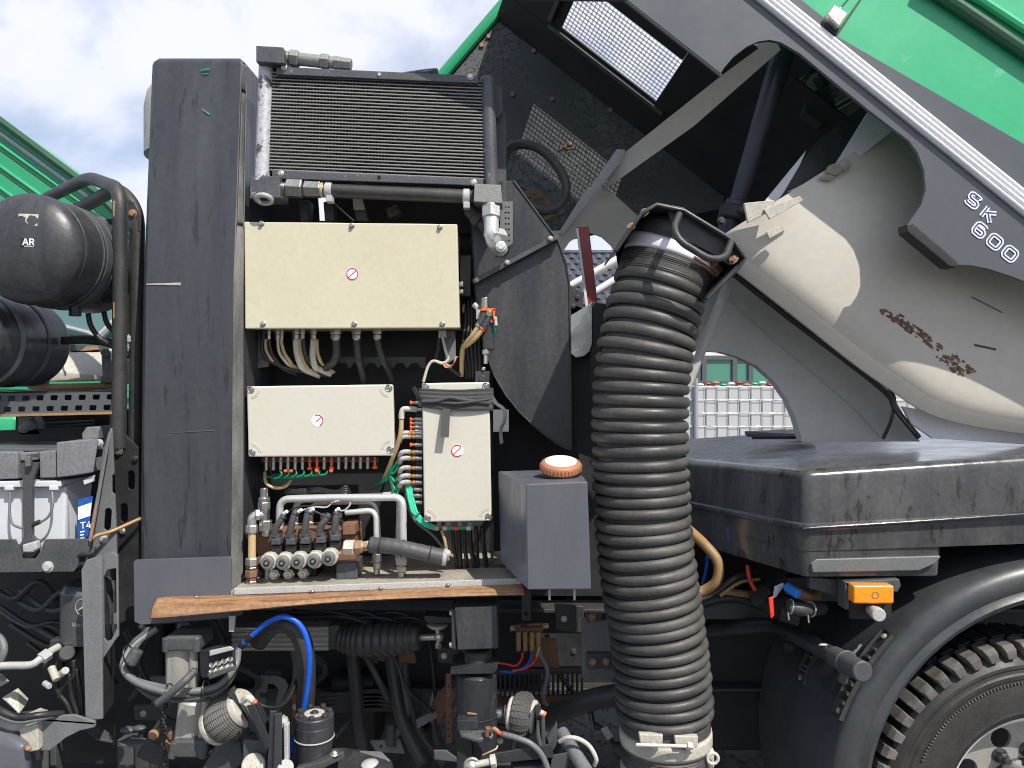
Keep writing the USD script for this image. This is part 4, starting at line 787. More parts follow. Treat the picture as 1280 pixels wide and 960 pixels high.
mark(183, 355.5, 226, 355, 2.2995, w=1.7, mat='cover_beige'); mark(216, 541, 268, 538, 2.3132, w=.35, mat='worn_edge'); mark(253, 136, 262, 143, 2.352, mat='tube_lightgreen', w=.6); mark(250, 88, 262, 86, 2.365, mat='tube_green', w=1); mark(252, 92, 260, 92, 2.365, mat='tube_green', w=.8)
pl = thing('pillar_foot_plate', 'black flat steel plate bolted over the foot of the duct pillar', 'plate', P(228, 778, 2.25))
part(pl, 'plate', prism([(167, 702), (170, 700), (286, 696), (289, 698), (289, 748), (289, 772), (176, 781), (168, 777)], 2.245, .008), 'tank_grey')
part(pl, 'bolt', bolt(P(177, 783, 2.25), FRONT, U(3, 2.2)), 'dark_steel')
bd = thing('beige_duct', 'rounded beige moulding peeping out behind both edges of the duct pillar top', 'duct', P(250, 190, 2.75))
part(bd, 'moulding', lathe(P(250, 200, 2.80), UP, [(0, .186), (.17, .186), (.22, .176), (.26, .15), (.28, .10)], 32), 'cover_beige', 50)

# ---- shelf with a rusty curved lip
sh = thing('valve_shelf', 'dusty steel shelf with a rust brown rounded lip under the valve block', 'shelf', P(450, 750, 2.3))
fl, fr_ = P(288, 741, 2.24), P(652, 727, 2.24)
part(sh, 'shelf_plate', hexa([fl, fr_, fl * (1, 0, 1) + (0, 2.66, 0), fr_ * (1, 0, 1) + (0, 2.66, 0)] + [q - np.array([0, 0, .012]) for q in (fl, fr_, fl * (1, 0, 1) + (0, 2.66, 0), fr_ * (1, 0, 1) + (0, 2.66, 0))], .003), 'shelf_dust')
part(sh, 'edge_trim', hexa([P(x, y, Y) for Y in (2.228, 2.242) for x, y in ((292, 737), (652, 723), (652, 729), (292, 744))], .002), 'plastic_grey')
A = [(194, 750, 2.20), (209, 746, 2.225), (300, 743.5, 2.235), (420, 739, 2.235), (540, 734, 2.235), (653, 729.5, 2.235)]
Bm = [(190, 760, 2.175), (207, 757, 2.175), (300, 752.5, 2.175), (420, 746, 2.175), (540, 739.5, 2.175), (655, 735, 2.175)]
B = [(186, 773, 2.17), (215, 771, 2.165), (300, 763, 2.165), (420, 752.5, 2.165), (540, 746.5, 2.165), (655.5, 743, 2.165)]
def strip(rows, th, sub=8):
    rows = [spline(PS(*r), sub) for r in rows]; rr_ = np.array(rows); k, n = rr_.shape[:2]; v = np.concatenate([rr_.reshape(-1, 3), rr_.reshape(-1, 3) + np.array(th)]); o = k * n; f = []
    for i in range(k - 1):
        for j in range(n - 1):
            a, b, c, d = i * n + j, i * n + j + 1, (i + 1) * n + j + 1, (i + 1) * n + j
            f += [(a, d, c), (a, c, b), (a + o, b + o, c + o), (a + o, c + o, d + o)]
    for j in range(n - 1): f += [(j, j + 1, j + 1 + o), (j, j + 1 + o, j + o), ((k - 1) * n + j, (k - 1) * n + j + o, (k - 1) * n + j + 1 + o), ((k - 1) * n + j, (k - 1) * n + j + 1 + o, (k - 1) * n + j + 1)]
    for i in range(k - 1):
        a, d = i * n, (i + 1) * n; f += [(a, a + o, d + o), (a, d + o, d)]; a, d = a + n - 1, d + n - 1; f += [(a, d, d + o), (a, d + o, a + o)]
    return trimesh.Trimesh(v, f, process=False)
part(sh, 'curved_lip', strip([A, Bm, B], (0, .012, -.006)), 'lip_wood', 60)
part(sh, 'under_rail', hexa([P(x, y, Y) for Y in (2.27, 2.40) for x, y in ((190, 774), (288, 764), (288, 772), (190, 780))], .002), 'matt_black')
for x, y in ((206, 748), (245, 746), (390, 739), (476, 735), (560, 731)): part(sh, 'lip_bolt', ball(P(x, y, 2.222), U(3.2, 2.2), (1, .8, .6), 1), 'steel')
part(sh, 'back_panel', prism([(303, 262), (396, 262), (396, 276), (410, 276), (410, 262), (585, 262), (600, 300), (616, 470), (618, 740), (303, 740)], 2.64, .01), 'matt_black')
part(sh, 'slotted_rail', prism([(424, 446), (532, 446), (532, 460)] + [(q, y) for k in range(6) for q, y in ((526 - k * 18, 460), (522 - k * 18, 454), (514 - k * 18, 454), (510 - k * 18, 460))] + [(424, 460)], 2.5, .006), 'dark_steel')

# ---- oil cooler
oc = thing('oil_cooler', 'black finned oil cooler with scuffed paint above the largest cream box', 'oil cooler', P(470, 255, 2.36))
YC = 2.36
part(oc, 'manifold_tube', cyl(P(333.5, 78, YC), P(328, 224, YC), U(9.5, YC), n=28), 'flaked_paint', label='left manifold tube with flaking paint')
part(oc, 'manifold_tube', cyl(P(609.5, 97, YC), P(614, 234, YC), U(8.8, YC), n=28), 'cooler_paint')
part(oc, 'corner_block', qbox([(320, 57), (354, 59), (355, 79), (320, 77)], YC - .05, .09, .002), 'cooler_paint')
lb = part(oc, 'corner_block', qbox([(313, 220), (349, 220), (350, 247), (312, 248)], YC - .05, .09, .002), 'cooler_paint')
part(lb, 'port', [cyl(P(331, 234, YC), P(331, 252, YC - .01), U(9, YC)), torus(P(330, 249, YC - .05), FRONT * .4 + UP * -1, U(9, YC), U(3, YC), 20, 8)], 'plastic_grey')
rb_ = part(oc, 'corner_block', qbox([(593, 230), (626, 231), (628, 254), (592, 252)], YC - .05, .09, .002), 'cooler_tube')
part(oc, 'top_rail', qbox([(345, 83), (598, 95.5), (598, 104), (345, 92)], YC - .025, .05, .002), 'cooler_paint')
part(oc, 'bottom_rail', qbox([(340, 213), (604, 224), (604, 232), (340, 222)], YC - .025, .05, .002), 'cooler_paint')
for x, y in ((355, 84), (588, 96), (351, 217), (592, 228)): part(oc, 'rail_bolt', bolt(P(x, y, YC - .026), FRONT, U(3, YC)), 'zinc')
for x, y, m_ in ((474, 93, 'white_print'), (474, 221, 'matt_black')): part(oc, 'rail_button', cyl(P(x, y, YC - .025), P(x, y, YC - .029), U(2, YC), n=12), m_)
part(oc, 'fan_shroud', prism([(338, 88), (604, 102), (606, 228), (336, 218)], YC + .05, .05), 'matt_black')
NT = 29; zig = []
tl, tr, bl, br_ = P(342, 92, YC), P(602, 104, YC), P(338, 213, YC), P(605, 225, YC)
for k in range(NT + 1):
    f_ = k / NT; a, b = tl + (bl - tl) * f_, tr + (br_ - tr) * f_
    if k < NT: nxt = (bl - tl) / NT
    part(oc, 'cooling_tube', hexa([q + np.array([0, y, z]) for q in (a, b) for y in (-.012, .045) for z in (-.0014, .0014)], .0007), 'cooler_tube', False)
    if k == NT: break
    n = 130; h_ = (bl - tl)[2] / NT; t = np.linspace(0, 1, n)
    top = a + (b - a) * t[:, None] + np.array([0, 0, -.0017]); z2 = np.where(np.arange(n) % 2, h_ + .0034, 0.0)
    p = top + np.c_[np.zeros(n), np.zeros(n), z2]; v = np.concatenate([p + (0, -.0122 + .0006 * math.sin(k * 7.3), 0), p + (0, .04, 0)]); i = np.arange(n - 1)
    zig.append(trimesh.Trimesh(v, np.concatenate([np.stack([i, i + 1, i + 1 + n], 1), np.stack([i, i + 1 + n, i + n], 1)]), process=False))
part(oc, 'corrugated_fins', zig, 'fin_dust', False, kind='stuff')
# fittings and the hose between the blocks
part(oc, 'top_fitting', chain(P(354, 72, YC), P(441, 81, YC), [(.02, .09, U(8.5, YC), 18), (.10, .23, U(10.5, YC), 6), (.23, .54, U(7.8, YC), 20), (.54, .66, U(9.6, YC), 6), (.66, .73, U(7.4, YC), 18), (.73, .83, U(8.4, YC), 6), (.83, .98, U(7.6, YC), 6)]), 'cooler_tube', 25)
part(oc, 'fitting', chain(P(350, 235, YC - .01), P(416, 238, YC - .01), [(.0, .12, U(8, YC), 18), (.12, .44, U(12, YC), 6), (.46, .78, U(10.5, YC), 6), (.78, .84, U(9, YC), 18)]), 'steel', 25)
part(oc, 'fitting_ring', cyl(P(401, 237.5, YC - .01), P(405, 237.7, YC - .01), U(9.3, YC)), 'cable_tan')
hs = part(oc, 'transfer_hose', cyl(P(404, 238, YC - .01), P(592, 246, YC - .01), U(8.6, YC), n=24), 'rubber', True)
for x, y in ((411, 238), (583, 246)): part(hs, 'hose_clip', [cyl(P(x - 4.5, y, YC - .01), P(x + 4.5, y + .3, YC - .01), U(10, YC), n=24), qbox([(x - 4, y + 6), (x + 4, y + 6), (x + 4, y + 14), (x - 4, y + 14)], YC - .045, .03, .002)], 'plastic_grey', 30)
part(oc, 'elbow_fitting', [cyl(P(613, 253, 2.34), P(614, 262, 2.33), U(10.5, 2.33)), hexn(P(614, 259, 2.33), P(614, 274, 2.32), U(12.5, 2.33))], 'zinc', 25)
part(oc, 'elbow_fitting', [bent(PS((614, 272, 2.32), (615, 300, 2.31), (626, 312, 2.38)), U(9.5, 2.32), .03, 16), hexn(P(611, 292, 2.30), P(628, 296, 2.35), U(10, 2.3)), bolt(P(626, 308, 2.30), FRONT, U(5, 2.3))], 'bright_pipe', 25)
part(oc, 'side_fitting', chain(P(586, 262, 2.38), P(612, 292, 2.36), [(0, .3, U(8, 2.4), 18), (.3, .55, U(9.5, 2.4), 6), (.55, 1, U(6, 2.4), 18)]), 'dark_steel', 25)
part(oc, 'side_bracket', [prism([(617, 108), (628, 108), (628, 138), (622, 148), (617, 148)], 2.40, .01), prism([(620, 104), (633, 150), (633, 262), (620, 262)], 2.44, .01)], 'dark_bracket')
part(oc, 'perforated_tab', prism([(625, 252), (641, 252), (641, 304), (636, 308), (625, 308)], 2.42, .004, holes=[[(631 + dx, y), (633 + dx, y), (633 + dx, y + 2), (631 + dx, y + 2)] for dx in (0, 4) for y in range(258, 302, 7)]), 'bracket_grey')
single('stub_pipe', [lathe(P(527, 110, 2.9), np.array([-.12, -.42, .9]), [(0, .072), (.055, .072), (.062, .068), (.060, .060), (.03, .058)], 32)], 'strut_blue', 'dark blue open pipe stub peeping over the top rail of the oil cooler', 'pipe')
dm = thing('cooler_mount', 'dark brackets and clamps in the shadow under the oil cooler hose', 'bracket', P(450, 270, 2.5))
part(dm, 'mount_plate', prism([(303, 228), (396, 230), (399, 277), (409, 277), (411, 231), (602, 236), (602, 292), (303, 290)], 2.60, .01), 'matt_black')
for pts in ([(440, 250), (452, 250), (460, 276), (446, 276)], [(483, 262), (496, 256), (500, 266), (486, 272)], [(404, 252), (416, 252), (418, 276), (406, 276)], [(372, 250), (386, 250), (384, 276), (376, 276)]): part(dm, 'clamp', qbox(pts, 2.46, .06, .004), 'dark_steel')
part(dm, 'bright_tab', prism([(441, 248), (453, 248), (456, 262), (442, 262)], 2.45, .004), 'plastic_grey')
part(dm, 'thin_wire', tube(PS((416, 252, 2.42), (430, 265, 2.4), (443, 276, 2.4)), U(.8, 2.4), 6), 'cable_grey')

# ---- upper junction box
jb = thing('junction_box', 'largest cream steel box with six screws below the oil cooler', 'control box', P(440, 415, 2.4))
lid = part(jb, 'lid', qbox([(305, 277), (571.5, 280), (574.5, 410), (306, 411)], 2.335, .025, .004), 'cream')
part(jb, 'case', hexa([P(x, y, 2.362) for x, y in ((307, 279), (570, 282), (573, 408), (308, 409.5))] + [P(x, y, 2.362) + np.array([0, .185, 0]) for x, y in ((307, 279), (570, 282), (573, 408), (308, 409.5))], .003), 'cream')
for x, y in ((327, 279.5), (440, 282), (550, 284), (329, 405), (443, 405), (553, 405)):
    q = P(x, y, 2.335); part(lid, 'screw', [cyl(q, q + FRONT * .009, U(2.6, 2.33), n=12), cyl(q, q + FRONT * .002, U(3.6, 2.33), n=14)], 'steel')
sticker(lid, P(440.5, 342.5, 2.335), U(7.6, 2.335))
part(jb, 'hinge', [qbox([(574, 352), (579, 352), (579, 358), (574, 358)], 2.38, .03, .002), qbox([(574, 362), (579, 362), (579, 367), (574, 367)], 2.38, .03, .002)], 'steel')
part(jb, 'side_relay', qbox([(575, 319), (589, 319), (588, 370), (575, 370)], 2.42, .08, .003), 'matt_black')
part(jb, 'fixing_tab', [prism([(322, 412), (336, 412), (336, 458), (322, 460)], 2.47, .004), bolt(P(329, 452, 2.47), FRONT, U(3.6, 2.47))], 'bracket_grey')
part(jb, 'fixing_tab', [prism([(557, 414), (569, 414), (570, 448), (556, 456)], 2.45, .004), bolt(P(563, 426, 2.45), FRONT, U(3, 2.45))], 'bracket_grey')
YG_ = 2.44
for x, r, m_ in ((329, 4.5, 'matt_black'), (336, 3.6, 'steel'), (347, 4, 'steel'), (352, 3.4, 'steel'), (370, 5, 'steel'), (378, 4, 'steel'), (392, 4.8, 'steel'), (420, 7.8, 'steel'), (446, 6.6, 'steel'), (472, 6.2, 'steel')):
    part(jb, 'cable_gland', [hexn(P(x, 411, YG_), P(x, 418, YG_), U(r, YG_)), hexn(P(x, 418.5, YG_), P(x, 424, YG_), U(r * .88, YG_)), cyl(P(x, 410, YG_), P(x, 426, YG_), U(r * .7, YG_))], m_, 20)
part(jb, 'plug', pbox(548, 413, 558, 422, 2.42, .03, .002), 'plastic_grey')
Cb = [
 ('cable_black', 2.2, (328, 424), (328, 440), (340, 453), (372, 464), (410, 470), 'black cable curving away under the left end of the largest box'),
 ('cable_tan', 2.1, (332, 424), (333, 438), (341, 451), (350, 457), (366, 466), 'leftmost tan cable under the largest box'),
 ('cable_white', 1.9, (347, 424), (349, 440), (357, 452), (364, 458), (378, 466), 'thin cream cable from the second gland of the largest box'),
 ('cable_tan', 2.2, (351, 424), (355, 440), (362, 451), (367, 457), (380, 466), 'tan cable beside the thin cream one'),
 ('cable_black', 2.6, (336, 424), (339, 440), (346, 452), (356, 462), (372, 468), 'black cable between the two tan cables'),
 ('cable_white', 4.0, (370, 424), (371, 440), (376, 456), (383, 463), (400, 470), 'thick cream cable left of its twin under the largest box'),
 ('cable_tan', 1.8, (375, 424), (376, 438), (380, 452), (388, 462), (402, 468), 'tan cable close behind the left thick cream cable'),
 ('cable_black', 3.2, (379, 424), (381, 440), (387, 452), (397, 460), (412, 468), 'black cable between the two thick cream cables'),
 ('cable_white', 4.0, (392, 424), (391, 444), (394, 458), (400, 462), (414, 468), 'thick cream cable right of its twin under the largest box'),
 ('cable_tan', 2.2, (396, 424), (397, 440), (400, 450), (404, 456), (418, 466), 'tan cable against the right thick cream cable'),
 ('rubber', 5.0, (420, 424), (421, 440), (417, 452), (410, 458), (398, 466), 'thick glossy black cable from the widest gland'),
 ('rubber', 4.6, (446, 424), (447, 436), (449, 450), (452, 462), (456, 478), 'upright black conduit in front of the slotted rail'),
 ('rubber', 4.4, (472, 424), (475, 438), (480, 452), (486, 463), (492, 478), 'slanting black conduit right of the upright one'),
]
for m_, r, *pts, lab in Cb: wire('box_cable', [P(x, y, 2.44 + .02 * max(0, i - 2)) for i, (x, y) in enumerate(pts)], U(r, 2.44), m_, lab, n=10)
wire('white_lead', PS((553, 421, 2.42), (557, 438, 2.40), (560, 449, 2.40), (553, 454, 2.40), (542, 451, 2.40), (535, 458, 2.40), (529, 478, 2.40)), U(1.9, 2.4), 'cable_white', 'thin cream lead bending down to the taped box', 'cable', 8)
wire('black_lead', PS((549, 422, 2.43), (548, 436, 2.43), (546, 448, 2.44), (560, 458, 2.43), (575, 470, 2.43)), U(2.6, 2.43), 'cable_black', 'black lead beside the thin cream lead under the largest box')
for k, m_ in enumerate(('cable_tan', 'red_plastic', 'cable_white', 'cable_black')): wire('loose_wire', PS((553 + k, 452, 2.41), (557 + k * 2, 459 - k, 2.39), (566 + k, 456 - k, 2.40), (570 + k, 446, 2.42)), U(1, 2.4), m_, ['tan', 'red', 'cream', 'black'][k] + ' wire of the loose bundle below the bracket under the largest box', 'wire', 6)

# ---- lower left plastic box with a row of air fittings
def plastic_box(T, pts, Y, t, screws):
    lid = part(T, 'lid', qbox(pts, Y, .018, .0055), 'cream_plastic')
    c = np.mean(pts, 0); q = [tuple(c + (np.array(p) - c) * (1 - 3 / max(abs(np.array(p) - c)))) for p in pts]
    part(T, 'case', hexa([P(x, y, Y + .021) for x, y in q] + [P(x, y, Y + .021) + np.array([0, t, 0]) for x, y in q], .004), 'cream_plastic')
    for x, y in screws:
        o = P(x, y, Y); part(lid, 'screw', [torus(o + FRONT * .0005, FRONT, U(4, Y), U(.8, Y), 18, 6), cyl(o, o + FRONT * .002, U(2.8, Y), n=12)], 'steel')
        sx, sy = np.sign(c[0] - x), np.sign(c[1] - y)
        part(lid, 'corner_rib', [sweep(np.array([P(x + sx * R__ * math.cos(a), y + sy * R__ * math.sin(a), Y - .0003) for a in np.linspace(.05, math.pi / 2 - .05, 8)]), U(.45, Y), 6) for R__ in (9, 11)], 'cream_plastic')
    return lid
mb = thing('junction_box', 'cream plastic box with a half worn off sign above the solenoid valves', 'control box', P(400, 575, 2.38))
ml = plastic_box(mb, [(308, 483), (491, 480.5), (493.5, 570), (310, 571.5)], 2.335, .07, [(313.5, 487), (486, 485), (488, 562), (315, 566)])
sticker(ml, P(397, 525.5, 2.335), U(7.4, 2.335), (-65, 115))
part(mb, 'fitting_strip', pbox(326, 571, 474, 578, 2.37, .03, .002), 'matt_black')
for k in range(16):
    x = 333 + k * 9.05; y1 = 588 - k * .15
    o = 'orange_red' if k in (6, 7, 9, 15) else 'steel'
    ft = part(mb, 'air_fitting', [cyl(P(x, 571, 2.372), P(x, y1, 2.372), U(2.3 if o == 'steel' else 1.6, 2.37), n=12), cyl(P(x, y1 - 3, 2.372), P(x, y1, 2.372), U(2.0 if o == 'steel' else 3.2, 2.37), n=12)], o)
    part(ft, 'release_ring', cyl(P(x, 575.5, 2.372), P(x, 577, 2.372), U(3.1, 2.37), n=12), 'orange_red')
for k in range(7): wire('green_air_tube', PS((350 + k * 10, 588, 2.372), (352 + k * 9, 593, 2.37), (345 + k * 8, 598 - k * .6, 2.38), (330 + k * 3, 594 + k * 1.2, 2.42)), U(1.2, 2.37), 'tube_green', place(k, 7) + ' of the fine green air tubes under the row of fittings', 'tube', 6, group='green air tubes under the lower left box')
for k, x in enumerate((355, 362, 394, 412)): wire('orange_collar', PS((x, 589, 2.365), (x + 4, 588.5, 2.365)), U(1.9, 2.36), 'orange_red', place(k, 4) + ' small orange collar on the fine green air tubes', 'collar', 8, group='orange collars on the air tubes')
wire('cream_loop', PS((331, 590, 2.42), (333, 604, 2.40), (345, 610, 2.40), (358, 607, 2.40), (366, 596, 2.42)), U(2.2, 2.4), 'cable_tan', 'tan cable looping under the row of air fittings', 'cable')

# ---- tall taped box
tb_ = thing('junction_box', 'upright cream plastic box wrapped with black tape near its top', 'control box', P(570, 655, 2.36))
tl_ = plastic_box(tb_, [(527, 479), (611.5, 477.5), (614.5, 651.5), (530, 653)], 2.30, .09, [(532, 483.5), (607.5, 482.5), (611, 646), (534, 648)])
sticker(tl_, P(571.5, 563.5, 2.30), U(7.6, 2.30), (45, 318))
def tape_band(y0, y1, dy, off):
    a = [P(524, y0, 2.31), P(527, y0 - .5, 2.295), P(570, y0 + 1, 2.292 - off), P(611, y0 - 1, 2.294), P(616, y0 - 1, 2.31), P(617, y0, 2.38)]
    b = [P(524, y1 - 3, 2.31), P(527, y1 - 2, 2.295), P(570, y1 + dy, 2.292 - off), P(611, y1 + 2, 2.294), P(616, y1 + 2, 2.31), P(617, y1 + 2, 2.38)]
    rows = [spline([p * (1 - s) + q * s + FRONT * (.0028 * abs(math.sin(s * 9 + off * 900))) for p, q in zip(a, b)], 6) for s in np.linspace(0, 1, 12)]
    r = np.array(rows); k, n = r.shape[:2]; v = np.concatenate([r.reshape(-1, 3), r.reshape(-1, 3) + (0, .0012, 0)]); i, j = np.meshgrid(np.arange(k - 1), np.arange(n - 1), indexing='ij'); A_, B_, C_, D_ = i * n + j, i * n + j + 1, (i + 1) * n + j + 1, (i + 1) * n + j
    f = np.concatenate([np.stack([A_, C_, B_], -1).reshape(-1, 3), np.stack([A_, D_, C_], -1).reshape(-1, 3)]); return trimesh.Trimesh(v, np.vstack([f, f[:, ::-1] + k * n]), process=False)
tp = thing('black_tape', 'black fabric tape wound round the top of the upright cream box', 'tape', P(570, 510, 2.29))
part(tp, 'band', tape_band(486, 500, 0, .001), 'tape', 50); part(tp, 'band', tape_band(495, 511, 2, .004), 'tape', 50)
part(tp, 'fold', tube(PS((528, 502, 2.29), (548, 501, 2.283), (562, 497, 2.28), (580, 500, 2.283), (612, 504, 2.29)), U(2.4, 2.29), 8), 'tape')
part(tp, 'fold', tube(PS((548, 503, 2.285), (575, 504, 2.28), (611, 499, 2.287)), U(1.8, 2.29), 8), 'tape')
part(tp, 'knot', ball(P(562, 498, 2.284), U(6, 2.29), (1.3, .5, .6), 2), 'tape')
part(tp, 'hanging_end', hexa([P(x, y, Y) for x, y, Y in ((553, 510, 2.288), (563, 510, 2.288), (561, 547, 2.268), (551, 546.5, 2.268))] + [P(x, y, Y + .0012) for x, y, Y in ((553, 510, 2.288), (563, 510, 2.288), (561, 547, 2.268), (551, 546.5, 2.268))], .0003), 'tape', False)
part(tp, 'loose_end', sweep(spline(PS((614, 494, 2.31), (620, 504, 2.30), (630, 512, 2.30), (631, 524, 2.30), (626, 538, 2.30), (627, 554, 2.31)), 6), U(4.2, 2.3), 8, sq=(1, .35)), 'tape', 60)
part(tp, 'loose_end', sweep(spline(PS((527, 500, 2.30), (521, 492, 2.29), (517, 484, 2.29)), 6), U(4.5, 2.3), 8, sq=(1, .35)), 'tape', 60)
part(tb_, 'fitting_rail', pbox(520, 490, 528, 640, 2.34, .05, .002), 'matt_black')
for y, kind in ((503.5, 'plug'), (512, 'elbow'), (524, 'plug'), (529, 'plug'), (534, 'plug'), (539, 'plug'), (541.5, 'green'), (546, 'green'), (556, 'plug'), (565, 'green'), (573, 'green'), (585, 'green'), (595, 'green'), (603, 'green'), (612, 'red'), (619.5, 'red'), (628, 'red')):
    f_ = part(tb_, 'air_fitting', [cyl(P(519, y, 2.33), P(528, y, 2.33), U(2.7, 2.33), n=12), cyl(P(517, y, 2.33), P(522, y, 2.33), U(2.1, 2.33), n=12)], 'steel')
    if kind == 'plug': part(f_, 'plug', [cyl(P(513, y, 2.33), P(520, y, 2.33), U(1.5, 2.33), n=10), cyl(P(512.5, y, 2.33), P(514.5, y, 2.33), U(2.7, 2.33), n=10)], 'orange_red')
    elif kind == 'red': part(f_, 'release_ring', cyl(P(518.5, y, 2.33), P(520.5, y, 2.33), U(2.5, 2.33), n=10), 'red_plastic')
    else: part(f_, 'release_ring', cyl(P(516, y, 2.33), P(518, y, 2.33), U(2.7, 2.33), n=10), 'orange_red')
for y in (541.5, 546, 565, 573, 585, 595, 603):
    _k = (541.5, 546, 565, 573, 585, 595, 603).index(y); _w = place(_k, 7, ('topmost', 'lowest'), 'top')
    e = thing('air_elbow', _w + ' grey push-in elbow with a green tube left of the upright box', 'air elbow', P(508, y, 2.33), 'grey elbows beside the upright box')
    part(e, 'short_tube', cyl(P(511, y + .3, 2.33), P(518, y, 2.33), U(2, 2.33), n=10), 'tube_green')
    part(e, 'elbow', tube(PS((513, y, 2.33), (507, y - .5, 2.33), (502, y + 1, 2.33), (500, y + 5, 2.34)), U(3, 2.33), 10), 'plastic_grey')
    part(e, 'collar', [cyl(P(510.5, y, 2.33), P(513, y, 2.33), U(3.1, 2.33), n=10), cyl(P(500, y + 5, 2.34), P(499, y + 7, 2.34), U(3, 2.33), n=10)], 'orange_red')
    wire('green_air_tube', PS((499, y + 7, 2.34), (494, y + 17, 2.35), (487, 593 + (y - 570) * .12, 2.37), (479 + (y - 570) * .06, 602, 2.42), (466, 610, 2.5)), U(1.7, 2.33), 'tube_green', 'green air tube fanning down left from the ' + _w.replace(' from the top', '') + ' grey elbow' + (' counted from the top' if 0 < _k < 6 else ''), 'tube', 8, group='green air tubes beside the upright box')
wire('white_elbow', PS((521, 512, 2.33), (510, 511, 2.32), (504, 512, 2.32), (502, 518, 2.32), (502, 524, 2.32)), U(3.6, 2.32), 'cable_white', 'pale elbow at the top of the row of fittings beside the upright box', 'air elbow', 10)
wire('tan_tube', PS((502, 522, 2.32), (501, 540, 2.32), (497, 556, 2.33), (488, 580, 2.36), (480, 600, 2.42)), U(3, 2.32), 'cable_tan', 'tan tube running down from the pale elbow', 'tube', 10)
for k in range(3): wire('light_green_tube', PS((508 + k * 2.6, 605, 2.34), (511 + k * 2.4, 622, 2.33), (517 + k * 2.2, 643 - k, 2.32), (530 + k, 656 - k * 2, 2.32), (546, 662 - k * 1.5, 2.34)), U(2.0, 2.32), 'tube_lightgreen', ('left', 'middle', 'right')[k] + ' of three bright green tubes curving round the lower left of the upright box', 'tube', 10, group='bright green tubes')
wire('tube_tie', PS((513, 640, 2.312), (519, 645, 2.305), (525, 640, 2.315)), U(1, 2.3), 'cable_black', 'black cable tie round the bright green tubes', 'cable tie')
wire('grey_cable', PS((507, 606, 2.36), (509, 630, 2.35), (520, 652, 2.35), (540, 668, 2.35), (556, 688, 2.36), (560, 700, 2.36)), U(1.6, 2.35), 'cable_grey', 'thin grey cable following the bright green tubes', 'cable')
for x, r in ((549, 3.4), (561, 3.4), (575, 3), (588, 3.2)): part(tb_, 'cable_gland', hexn(P(x, 652, 2.36), P(x, 661, 2.36), U(r, 2.36)), 'plastic_grey', 20)
part(tb_, 'lower_pipe', cyl(P(556, 660, 2.33), P(592, 659.5, 2.33), U(2.2, 2.33)), 'tube_green')
for x, m_ in ((546, 'cable_tan'), (570, 'red_plastic'), (586, 'cable_white'), (556, 'cable_white')): part(tb_, 'pipe_collar', cyl(P(x - 3, 660.3, 2.33), P(x + 3, 660, 2.33), U(2.9, 2.33), n=12), m_)
wire('tan_lead', PS((552, 663, 2.34), (556, 676, 2.34), (560, 700, 2.36)), U(2, 2.34), 'cable_tan', 'tan lead hanging under the left end of the upright box', 'cable')
for k, (x, dx) in enumerate(((566, 4), (573, 2), (580, 3), (587, 5), (595, 2), (603, 4))): wire('hanging_cable', PS((x, 658, 2.40), (x + 1, 680, 2.40), (x + dx, 700, 2.42), (x + dx * 1.6, 722, 2.44)), U(3.2 if k % 2 else 2.5, 2.4), 'cable_black', place(k, 6) + ' of the black cables hanging from the upright box to the shelf', 'cable', 8, group='black cables under the upright box')
part(tb_, 'support_strap', prism([(613, 652), (617, 652), (617, 706), (640, 706), (640, 711), (613, 711)], 2.42, .006), 'dark_steel')

# ---- air unit with orange clips right of the largest box
au = thing('air_regulator', 'small dark air valve with orange clips between the largest box and the fan casing', 'air valve', P(606, 470, 2.4))
part(au, 'cap', cyl(P(606, 372, 2.36), P(607, 386, 2.36), U(5, 2.36)), 'steel')
part(au, 'body', [qbox([(601, 386), (618, 386), (617, 404), (602, 404)], 2.35, .05, .003), qbox([(607, 404), (616, 406), (617, 424), (616, 437), (604, 437), (603, 424)], 2.35, .05, .004)], 'dark_steel')
part(au, 'clip', [qbox([(601, 385.5), (619, 385.5), (619, 388.5), (601, 388.5)], 2.345, .03, .001), qbox([(616, 386), (619, 386), (618.5, 397), (616, 397)], 2.345, .02, .001), qbox([(613, 401), (619, 400), (619, 403), (613, 404)], 2.345, .02, .001)], 'orange_red')
part(au, 'knob', cyl(P(611.5, 392, 2.36), P(611.5, 392, 2.33), U(4, 2.33), n=14), 'steel')
part(au, 'side_fitting', [cyl(P(619, 396, 2.34), P(620, 407, 2.34), U(2, 2.34)), cyl(P(619, 397, 2.34), P(619, 400, 2.34), U(2.5, 2.34))], 'cable_white')
part(au, 'lower_nut', [hexn(P(607, 437, 2.36), P(607, 443, 2.36), U(4.5, 2.36)), cyl(P(607, 442, 2.36), P(607, 455, 2.36), U(2.6, 2.36)), cyl(P(605, 459, 2.36), P(604, 463, 2.36), U(2.4, 2.36))], 'zinc')
part(au, 'side_port', [cyl(P(592, 380, 2.38), P(598, 386, 2.38), U(3.4, 2.38)), qbox([(595, 387), (601, 387), (601, 399), (595, 399)], 2.36, .03, .002)], 'plastic_grey')
for k, ((ax_, ay_), (bx_, by_), m_) in enumerate((((606, 392), (598, 408), 'steel'), ((611, 397), (603, 412), 'orange_red'))):
    part(au, 'stub', [cyl(P(ax_, ay_, 2.34), P(bx_, by_, 2.335), U(3.8, 2.34), n=14)], 'dark_steel'); part(au, 'blue_ring', cyl(P(ax_ - 2.5, ay_ + 6, 2.34), P(ax_ - 4.2, ay_ + 9, 2.34), U(4.3, 2.34), n=14), 'tube_blue'); part(au, 'collar', cyl(P(ax_ - 5, ay_ + 10, 2.34), P(bx_ - 1, by_ + 1, 2.335), U(4.2, 2.34), n=14), m_)
